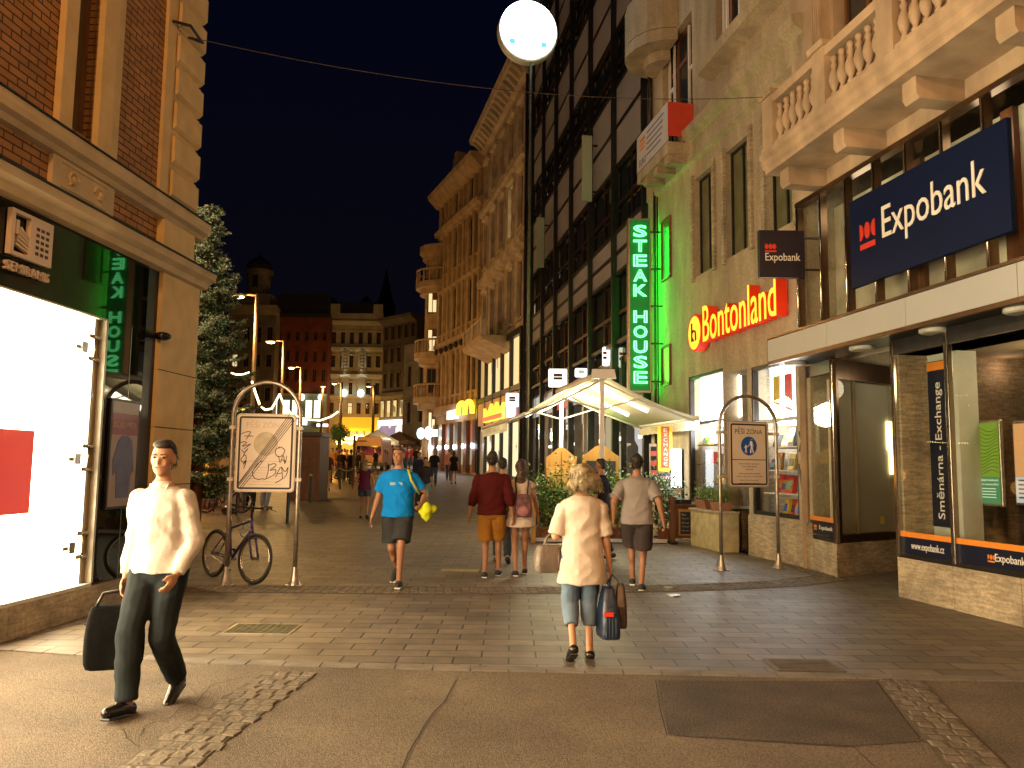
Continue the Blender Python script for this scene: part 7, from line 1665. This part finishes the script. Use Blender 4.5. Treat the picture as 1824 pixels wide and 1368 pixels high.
# man in the white shirt
mp = gnd(262, 1262); m1 = gnd(288, 1246); m2 = gnd(226, 1268)
yaw = R(174)
def lw(pos, yaw, w): dx, dy = w[0]-pos[0], w[1]-pos[1]; c_, s_ = math.cos(-yaw), math.sin(-yaw); return (dx*c_-dy*s_, dx*s_+dy*c_)
mp = ((m1[0]+m2[0])/2+.05, (m1[1]+m2[1])/2)
a = lw(mp, yaw, m1); b = lw(mp, yaw, m2)
JM = person('man in white long-sleeved shirt and dark trousers striding past the bright window', mp, yaw, 1.74, feet=[(-.055, -.20, .05, .55), (.055, .22, .0, -.15)],
            hands=[(-.19, .13, .88), (.215, .04, .84)], shirt=cloth('shirt_white', (.62, .58, .54), .8), sleeve=.97, hem=-.06, loose=.019, build=.93, pants=cloth('trousers_dark', (.018, .024, .028), .5), plen=.99, ploose=.024, hair=hd_, shoe=blackshoe, face=True, vox=.0095, headyaw=R(8), lean=.03, elbow=[(-.6, -1, 0), (.2, -1, 0)])
root = JM['root']; kk = JM['k']; nkz = JM['nk']
MB().loft([((nkz.x, nkz.y-.0, nkz.z-.05), .085, .082), ((nkz.x, nkz.y, nkz.z+.005), .066, .066), ((nkz.x, nkz.y-.005, nkz.z+.012), .062, .062)], 20).build('collar', cloth('shirt_white', ()), root, smooth=True)
for c_ in root.children:
    if c_.name.startswith('collar'):
        for v in c_.data.vertices: v.co += Vector((wloc(root)))
cz0 = JM['nk']; sm = cloth('shirt_white', ())
for s_ in (-1, 1):
    mb = MB(); mb.hexa([(s_*.008, .098, cz0.z-.095), (s_*.055, .092, cz0.z-.065), (s_*.065, .060, cz0.z-.010), (s_*.012, .082, cz0.z-.020), (s_*.008, .106, cz0.z-.092), (s_*.057, .100, cz0.z-.062), (s_*.067, .066, cz0.z-.004), (s_*.012, .090, cz0.z-.014)])
    o = mb.build('collar_flap', sm, None); o.parent = root
MBt = MB().loft([((0, 0, JM['hipz']+.075), .172, .128), ((0, 0, JM['hipz']+.11), .170, .126)], 24).build('belt', blackshoe, None, smooth=True); MBt.parent = root
def bagbox(mb, c, w_, d_, h_, yaw_, top=.8, bul=1.0):
    secs = []
    c_, s_ = math.cos(yaw_), math.sin(yaw_)
    for z, f in ((0, .88), (.04, 1), (.5, bul), (.9, top+.05), (1, top)):
        pts = rrect(w_*f, d_*(f if z < .6 else f*.8), min(w_, d_)*.28*f, 4); secs.append([(c[0]+x*c_-y*s_, c[1]+x*s_+y*c_, c[2]+z*h_) for x, y in pts])
    n = len(secs[0]); V = [p for s2 in secs for p in s2]; f = [(i*n+j, i*n+(j+1) % n, (i+1)*n+(j+1) % n, (i+1)*n+j) for i in range(len(secs)-1) for j in range(n)]
    return mb.add(V, f+[tuple(range(n))[::-1], tuple(range((len(secs)-1)*n, len(secs)*n))])
hw_ = Vector(JM['w'](JM['wr', 1]+(JM['wr', 1]-JM['el', 1]).normalized()*.09))
t = thing('travel_bag', (hw_.x, hw_.y, hw_.z-.5), 'large black soft bag carried low by the man in the white shirt', 'bag')
bc = (hw_.x-.02, hw_.y-.02, hw_.z-.50); o = bagbox(MB(), bc, .36, .15, .42, R(20), .85, 1.04).build('body', mat('bag_black', (.005, .005, .005), .85, var=.3, bump=.6, spec=.1, bscale=9), t); sd = o.modifiers.new('s', 'SUBSURF'); sd.levels = sd.render_levels = 1
MB().tube([(bc[0]-.10, bc[1]-.07, bc[2]+.41), (bc[0]-.07, bc[1]-.05, hw_.z-.01), (hw_.x, hw_.y, hw_.z), (bc[0]+.07, bc[1]+.05, hw_.z-.01), (bc[0]+.10, bc[1]+.07, bc[2]+.41)], .011, 8).build('handle', black, t, smooth=True)
MB().tube([(bc[0]-.19*math.cos(R(35))+.0, bc[1]-.19*math.sin(R(35)), bc[2]+.30), (bc[0]+.19*math.cos(R(35)), bc[1]+.19*math.sin(R(35)), bc[2]+.30)], .004, 6).build('zip', steel, t)
# woman in the white blouse
wp = gnd(1030, 1176); wp = (wp[0]+.03, wp[1]+.02)
JW = person('blonde woman seen from behind in a loose white blouse and blue capri jeans', wp, R(4), 1.61, feet=[(-.09, -.13, .06, .75), (.075, .05, 0, -.0)],
            hands=[(-.23, .24, 1.12), (.27, .03, .80)], shirt=cloth('blouse_white', (.62, .52, .44), .7), sleeve=.47, hem=-.44, loose=.027, pants=cloth('jeans_blue', (.15, .21, .30), .5), plen=.76, ploose=.022, hair=hbl, hairstyle='bob', shoe=blackshoe, fem=True, vox=.0095, build=1.08, lean=.02, elbow=[(-.05, -1, 0), (.15, -.6, 0)], skin=mat('skin_light', (.48, .25, .14), .55, var=.08))
e_ = Vector(JW['w'](JW['el', -1].lerp(JW['wr', -1], .55))); t = thing('handbag', (e_.x-.05, e_.y, e_.z-.28), 'taupe leather handbag hanging from the forearm of the blonde woman', 'handbag')
hbm = mat('taupe_leather', (.15, .115, .095), .4, var=.15, scale=9, bump=.3); bc = (e_.x-.01, e_.y-.03, e_.z-.32)
o = bagbox(MB(), bc, .34, .19, .24, R(10), .78, 1.05).build('body', hbm, t); sd = o.modifiers.new('s', 'SUBSURF'); sd.levels = sd.render_levels = 2
for dy in (-.045, .045): MB().tube([(bc[0]-.09, bc[1]+dy, bc[2]+.21), (bc[0]-.06, bc[1]+dy*.6, e_.z-.03), (e_.x, e_.y, e_.z+.045), (bc[0]+.10, bc[1]+dy*.6, e_.z-.03), (bc[0]+.09, bc[1]+dy, bc[2]+.21)], .009, 8).build('handle', hbm, t, smooth=True)
MB().tube([(bc[0]+.04, bc[1]-.105, bc[2]+.03), (bc[0]+.04, bc[1]-.11, bc[2]+.12), (bc[0]+.04, bc[1]-.08, bc[2]+.22)], .012, 6).build('strap_trim', mat('dark_leather', (.10, .06, .05), .4), t, smooth=True)
e_ = Vector(JW['w'](JW['wr', 1]+(JW['wr', 1]-JW['el', 1]).normalized()*.09))
t = thing('carrier_bag', (e_.x, e_.y, e_.z-.45), 'dark blue pinstriped carrier bag with red print held by the blonde woman', 'shopping bag')
bm_ = mat('bag_navy', (.012, .025, .06), .35, var=.3, bump=.3); bc = (e_.x-.03, e_.y-.03, e_.z-.52)
o = bagbox(MB(), bc, .17, .30, .44, R(8), .5, .92).build('body', bm_, t); sd = o.modifiers.new('s', 'SUBSURF'); sd.levels = sd.render_levels = 1
MB().tube([(bc[0], bc[1]-.07, bc[2]+.42), (e_.x, e_.y-.02, e_.z), (e_.x, e_.y+.02, e_.z), (bc[0], bc[1]+.08, bc[2]+.42)], .007, 6).build('handle', bm_, t)
for j in range(5): MB().tube([(bc[0]-.055+.026*j, bc[1]-.150, bc[2]+.03), (bc[0]-.055+.026*j, bc[1]-.149, bc[2]+.19)], .0014, 4).build('pinstripe', mat('stripe', (.12, .15, .22)), t)
MB().box(bc[0]-.05, bc[0]+.03, bc[1]-.152, bc[1]-.149, bc[2]+.20, bc[2]+.235).build('red_print', redl, t)
t = thing('carrier_bag', (e_.x+.08, e_.y, e_.z-.45), 'brownish-black second bag hanging beside the pinstriped one', 'shopping bag')
bc = (e_.x+.085, e_.y+.03, e_.z-.44); o = bagbox(MB(), bc, .11, .28, .38, R(-6), .6, 1.0).build('body', mat('bag_brown', (.045, .022, .015), .3, var=.3, bump=.3), t); sd = o.modifiers.new('s', 'SUBSURF'); sd.levels = sd.render_levels = 1
MB().tube([(bc[0], bc[1]-.07, bc[2]+.36), (e_.x+.01, e_.y, e_.z), (bc[0], bc[1]+.07, bc[2]+.36)], .007, 6).build('handle', black, t)
# man in the blue T-shirt
bp = gnd(703, 1046); bp = (bp[0], bp[1]+.15)
JB = person('tanned man in a bright blue T-shirt and dark shorts walking toward the viewer', bp, R(176), 1.84, feet=[(-.07, .18, 0, -.1), (.07, -.34, .12, .7)], hands=[(-.33, .20, 1.04), (.34, -.02, .86)], shirt=cloth('tee_blue', (.004, .20, .62)), sleeve=.34, hem=-.10, loose=.034,
            pants=cloth('shorts_dark', (.035, .035, .038)), plen=.42, ploose=.035, hair=hb2, skin=skin_d, shoe=trainer, face=True, vox=.0105, headyaw=R(-12), build=1.05, lean=.06)
text('shirt_print', 'XXXXXX', mat('print_pale', (.30, .48, .55), .8), None, JB['w']((.085, .185, 1.38)), (1, 0, 0), upv, .17, .035, .002) if 0 else None
rb_ = JB['root']; MB().box(-.085, .085, .168, .176, 1.335, 1.375).build('shirt_print', mat('print_pale', (.22, .42, .52), .8), None).parent = rb_
e_ = Vector(JB['w'](JB['wr', -1])); s0v = Vector(JB['w'](JB['sh', -1])); t = thing('shoulder_bag', (s0v.x, s0v.y, .95), 'black shoulder bag with a yellow strap on the man in the blue T-shirt', 'bag')
o = bagbox(MB(), (s0v.x+.10, s0v.y+.10, .98), .14, .30, .30, R(10), .8, 1.0).build('body', mat('bag_black', ()), t); sd = o.modifiers.new('s', 'SUBSURF'); sd.levels = sd.render_levels = 1
MB().tube([(s0v.x+.10, s0v.y-.02, 1.22), (s0v.x-.0, s0v.y-.13, 1.40), (s0v.x-.05, s0v.y-.05, s0v.z+.095), (s0v.x-.02, s0v.y+.10, 1.45), (s0v.x+.10, s0v.y+.18, 1.24)], .016, 6).build('strap', mat('strap_yellow', (.50, .50, .03), .6), t, smooth=True)
t = thing('yellow_jacket', (e_.x+.04, e_.y, e_.z-.15), 'bundled bright yellow-green jacket held by the man in the blue T-shirt', 'jacket')
mb = MB(); rn = random.Random(4)
for j in range(9): mb.ell((e_.x+.07+rn.uniform(-.05, .09), e_.y-.05+rn.uniform(-.04, .04), e_.z-.08+rn.uniform(-.12, .05)), rn.uniform(.04, .07), .05, rn.uniform(.05, .09), 10, 8)
o = fuse(mb, 'cloth', cloth('hi_vis', (.50, .55, .02), .7), None, .012, 3, .012); off = t.location; 
for v in o.data.vertices: v.co -= off
o.parent = t
t2 = MB().tube([(e_.x+.05, e_.y-.09, e_.z-.1), (e_.x+.10, e_.y-.10, e_.z-.16)], .008, 6).build('drawstring', black, t)
# couple seen from behind
p = gnd(874, 1027); person('man seen from behind in a maroon sweater and mustard shorts', p, R(-2), 1.80, feet=[(-.08, -.08, 0, .1), (.10, .16, 0, 0)], hands=[(-.32, .06, .86), (.30, .02, .86)], shirt=cloth('sweater_maroon', (.075, .008, .008)), sleeve=.72, hem=-.10, loose=.03, pants=cloth('shorts_mustard', (.36, .155, .025)), plen=.47, ploose=.028, hair=hd_, skin=skin_d, shoe=trainer, vox=.0115, build=1.08)
p = gnd(893, 1003); person('person with dark hair and greenish shirt walking just ahead of the maroon sweater', p, R(0), 1.74, feet=[(-.08, .2, 0, 0), (.10, -.2, .04, .4)], shirt=cloth('shirt_olive', (.12, .10, .05)), sleeve=.4, loose=.028, pants=cloth('trousers_grey', (.06, .065, .07)), plen=.98, hair=hd_, shoe=trainer, vox=.014)
p = gnd(926, 1024); JP = person('long-haired woman in a white top and backpack walking beside the maroon sweater', p, R(3), 1.70, feet=[(-.07, -.10, 0, .15), (.08, .18, 0, 0)], hands=[(-.28, .05, .84), (.28, .08, .86)], shirt=cloth('top_white', (.62, .50, .42)), sleeve=.08, hem=-.34, loose=.022, pants=cloth('shorts_pale', (.5, .42, .38)), plen=.20, hair=hb2, hairstyle='long', hairlen=.42, skin=skin_d, shoe=trainer, fem=True, vox=.0115)
w_ = JP['w']((0, -.19, 0)); t = thing('backpack', (w_[0], w_[1], .95), 'small dark and pink patterned backpack on the long-haired woman', 'backpack')
o = bagbox(MB(), (w_[0]+.03, w_[1]-.02, .86), .25, .14, .34, R(3), .7, 1.02).build('body', mat('pack_pattern', (.14, .045, .05), .7, var=.8, scale=14, col2=(.03, .015, .02)), t); sd = o.modifiers.new('s', 'SUBSURF'); sd.levels = sd.render_levels = 2
for s_ in (-.08, .09): MB().tube([(w_[0]+s_, w_[1]+.05, .95), (w_[0]+s_, w_[1]+.04, 1.25), (w_[0]+s_*1.2, w_[1]+.13, 1.44)], .012, 6).build('strap', mat('strap_dark', (.03, .015, .015)), t)
MB().ell((w_[0]+.03, w_[1]-.09, .95), .09, .03, .08, 12, 8).build('front_pocket', mat('pack_pink', (.30, .12, .12), .7), t, smooth=True)
# man in grey
p = gnd(1136, 1050); p = (p[0], p[1]+.05); person('man seen from behind in a grey T-shirt and dark shorts near the terrace', p, R(-12), 1.80, feet=[(-.08, .30, .02, 0), (.06, -.10, 0, .15)], hands=[(-.30, -.02, .90), (.34, -.06, .88)], shirt=cloth('tee_grey', (.27, .235, .225)), sleeve=.40, hem=-.12, loose=.036, pants=cloth('shorts_charcoal', (.055, .042, .042)), plen=.44, ploose=.035, hair=hd_, skin=skin_d, shoe=trainer, vox=.0105, build=1.06)
p = atY(1072, 900, 14.6); person('dark-haired person in a black shirt partly hidden behind the blonde woman', (p[0], 14.6), R(60), 1.74, shirt=cloth('shirt_black', (.018, .016, .018)), sleeve=.42, pants=cloth('trousers_dark', ()), plen=.98, hair=hd_, skin=skin_d, shoe=trainer, vox=.014, feet=[(-.08, .1, 0, 0), (.08, -.15, .02, .3)])
# mid distance
pk = cloth('trousers_grey', ())
def far(label, px, Y, yaw, h, shirt, pants, plen, hair, fem=False, style='short', vox=.022, hl=.3, **kw):
    p = atY(px, 850, Y); return person(label, (p[0], Y), R(yaw), h, shirt=shirt, pants=pants, plen=plen, hair=hair, hairstyle=style, hairlen=hl, fem=fem, vox=vox, shoe=trainer, **kw)
dn = cloth('denim', (.06, .09, .14)); dnl = cloth('denim_light', (.22, .28, .36))
far('girl with long fair hair in a purple sleeveless top and denim shorts', 650, 23.3, 4, 1.66, cloth('top_purple', (.11, .018, .06)), dn, .28, hbl, True, 'long', .016, .30, sleeve=.06, hands=[(-.34, .0, .84), (.34, .06, .84)], skin=skin_m)
far('youth in a dark T-shirt and pale denim shorts behind the blue T-shirt man', 757, 26.5, 178, 1.68, cloth('tee_plum', (.05, .035, .055)), dnl, .42, hd_, vox=.018, face=False)
far('man in a navy T-shirt and dark jeans walking toward the viewer', 773, 40.5, 178, 1.80, cloth('tee_navy', (.018, .022, .035)), dn, .98, hb2)
far('woman in a short black dress seen from behind', 808, 42.5, 2, 1.70, cloth('dress_black', (.012, .012, .014)), cloth('dress_black', ()), .24, hd_, True, 'long', .02, .25, hem=-.42, sleeve=.3, skin=skin_d)
far('person in a pale pink shirt just beyond the woman in black', 799, 46, 0, 1.74, cloth('shirt_pink', (.50, .26, .24)), dn, .98, hb2)
far('man in a black suit standing at the lit shop wall with a bag', 830, 57, 100, 1.80, cloth('suit_black', (.012, .011, .012)), cloth('suit_black', ()), .98, hd_, hands=[(-.2, .3, 1.2), (.28, .05, .84)], sleeve=.97)
far('person in a dark blue jacket behind the youth in pale shorts', 746, 34, 175, 1.74, cloth('jacket_blue', (.02, .03, .07)), dn, .98, hb2, sleeve=.97)
far('person with a dark backpack and green shorts by the brown kiosk', 562, 31.5, 60, 1.82, cloth('shirt_mud', (.07, .06, .025)), cloth('shorts_green', (.03, .09, .07)), .46, hd_, vox=.02, skin=skin_d)
far('person in yellow shorts at the edge of the orange-lit terrace', 582, 36, 20, 1.75, cloth('shirt_brown', (.10, .05, .02)), cloth('shorts_yellow', (.55, .38, .08)), .46, hb2)
far('person in jeans standing behind the left arch sign', 473, 26, 0, 1.76, cloth('tee_grey', ()), dnl, .98, hb2)
far('person in dark trousers standing behind the left arch sign', 448, 27.5, 20, 1.78, cloth('jacket_blue', ()), cloth('trousers_dark', ()), .98, hd_)
# seated diners
p = atY(957, 880, 18.7); person('diner with a warmly lit face seated at the left end of the terrace', (p[0], 18.7), R(200), 1.66, shirt=cloth('shirt_brown', ()), sleeve=.4, pants=dn, plen=.98, hair=hb2, vox=.014, seated=True, shoe=trainer, hands=[(-.2, .35, .80), (.2, .35, .80)])
p = atY(1213, 880, 19.0); person('dark-haired diner in a grey striped shirt seated by the counter', (p[0], 19.0), R(75), 1.68, shirt=cloth('shirt_striped', (.30, .30, .30)), sleeve=.4, pants=dn, plen=.98, hair=hd_, vox=.014, seated=True, shoe=trainer, hands=[(-.2, .35, .80), (.2, .35, .80)])
for px, Y in ((957, 18.75), (1213, 19.0)):
    c = atY(px, 880, Y); t = thing('terrace_chair', (c[0], Y, 0), 'wooden terrace chair under the diner ' + ('at the left end' if px < 1000 else 'by the counter'), 'chair', 'terrace chairs')
    MB().box(c[0]-.22, c[0]+.22, Y-.2, Y+.22, .40, .43).build('seat', wood, t); sg_ = 1 if px < 1000 else 0
    MB().box(c[0]-.22, c[0]+.22, Y+.20, Y+.23, .43, .85).build('backrest', wood, t)
    for dx, dy in ((-.19, -.17), (.19, -.17), (-.19, .19), (.19, .19)): MB().box(c[0]+dx-.02, c[0]+dx+.02, Y+dy-.02, Y+dy+.02, 0, .40).build('leg', wood, t)
# far crowd: a few figures modelled once, then repeated individually
protos = [far('person in a red top in the distant crowd', 722, 60, 170, 1.72, cloth('tee_red', (.35, .03, .03)), dn, .98, hd_, vox=.03)['root'],
          far('person in a dark coat in the distant crowd, nearest the rounded bay', 741, 56, 10, 1.76, cloth('suit_black', ()), pk, .98, hb2, vox=.03)['root'],
          far('woman in a cream top in the distant crowd', 705, 66, 185, 1.68, cloth('top_white', ()), dn, .3, hbl, True, 'long', .03, .25)['root'],
          far('person in an orange-brown shirt in the terrace crowd', 590, 44, 150, 1.74, cloth('shirt_rust', (.30, .12, .04)), pk, .98, hb2, vox=.03)['root']]
rn = random.Random(21)
spots = [(733, 62, 0, 'person in a red top right beside another in the distant crowd'), (714, 70, 1, 'dark-coated person between the red tops'), (698, 64, 0, 'person in a red top at the left of the distant crowd'), (692, 72, 1, 'dark-coated person behind the parasols'), (728, 74, 2, 'woman in a cream top far behind the red tops'), (684, 60, 1, 'dark-coated person right of the van'), (750, 68, 2, 'woman in a cream top before the rounded bay'), (710, 58, 1, 'dark-coated person in front of the red tops'),
         (566, 45, 3, 'rust-shirted person at the left of the terrace crowd'), (574, 42, 1, 'dark figure standing among the terrace guests on the left'), (599, 46, 3, 'rust-shirted person beside the topiary tree'), (607, 43, 1, 'dark figure beside the tall mast'), (617, 45, 3, 'rust-shirted person left of the tall mast'), (624, 41, 1, 'dark figure at the foot of the tall mast'), (643, 47, 3, 'rust-shirted person in front of the van'), (578, 49, 2, 'pale-topped woman at the back of the terrace'), (612, 50, 2, 'pale-topped woman under the topiary tree'), (556, 40, 1, 'dark figure beyond the kiosk'), (668, 52, 1, 'dark figure before the van bonnet'), (637, 43, 1, 'dark figure right of the tall mast')]
for px, Y, k_, lb_ in spots:
    c_ = copy_tree(protos[k_]); c_.location = (atY(px, 850, Y)[0], Y, gz(Y)); c_.rotation_euler = (0, 0, rn.uniform(0, 6.28)); s_ = rn.uniform(.94, 1.05); c_.scale = (s_, s_, s_); c_['label'] = lb_; c_['group'] = 'people in the distant crowd' if px > 670 else 'people on the orange-lit terrace'

bpy.data.scenes.remove(TMP)
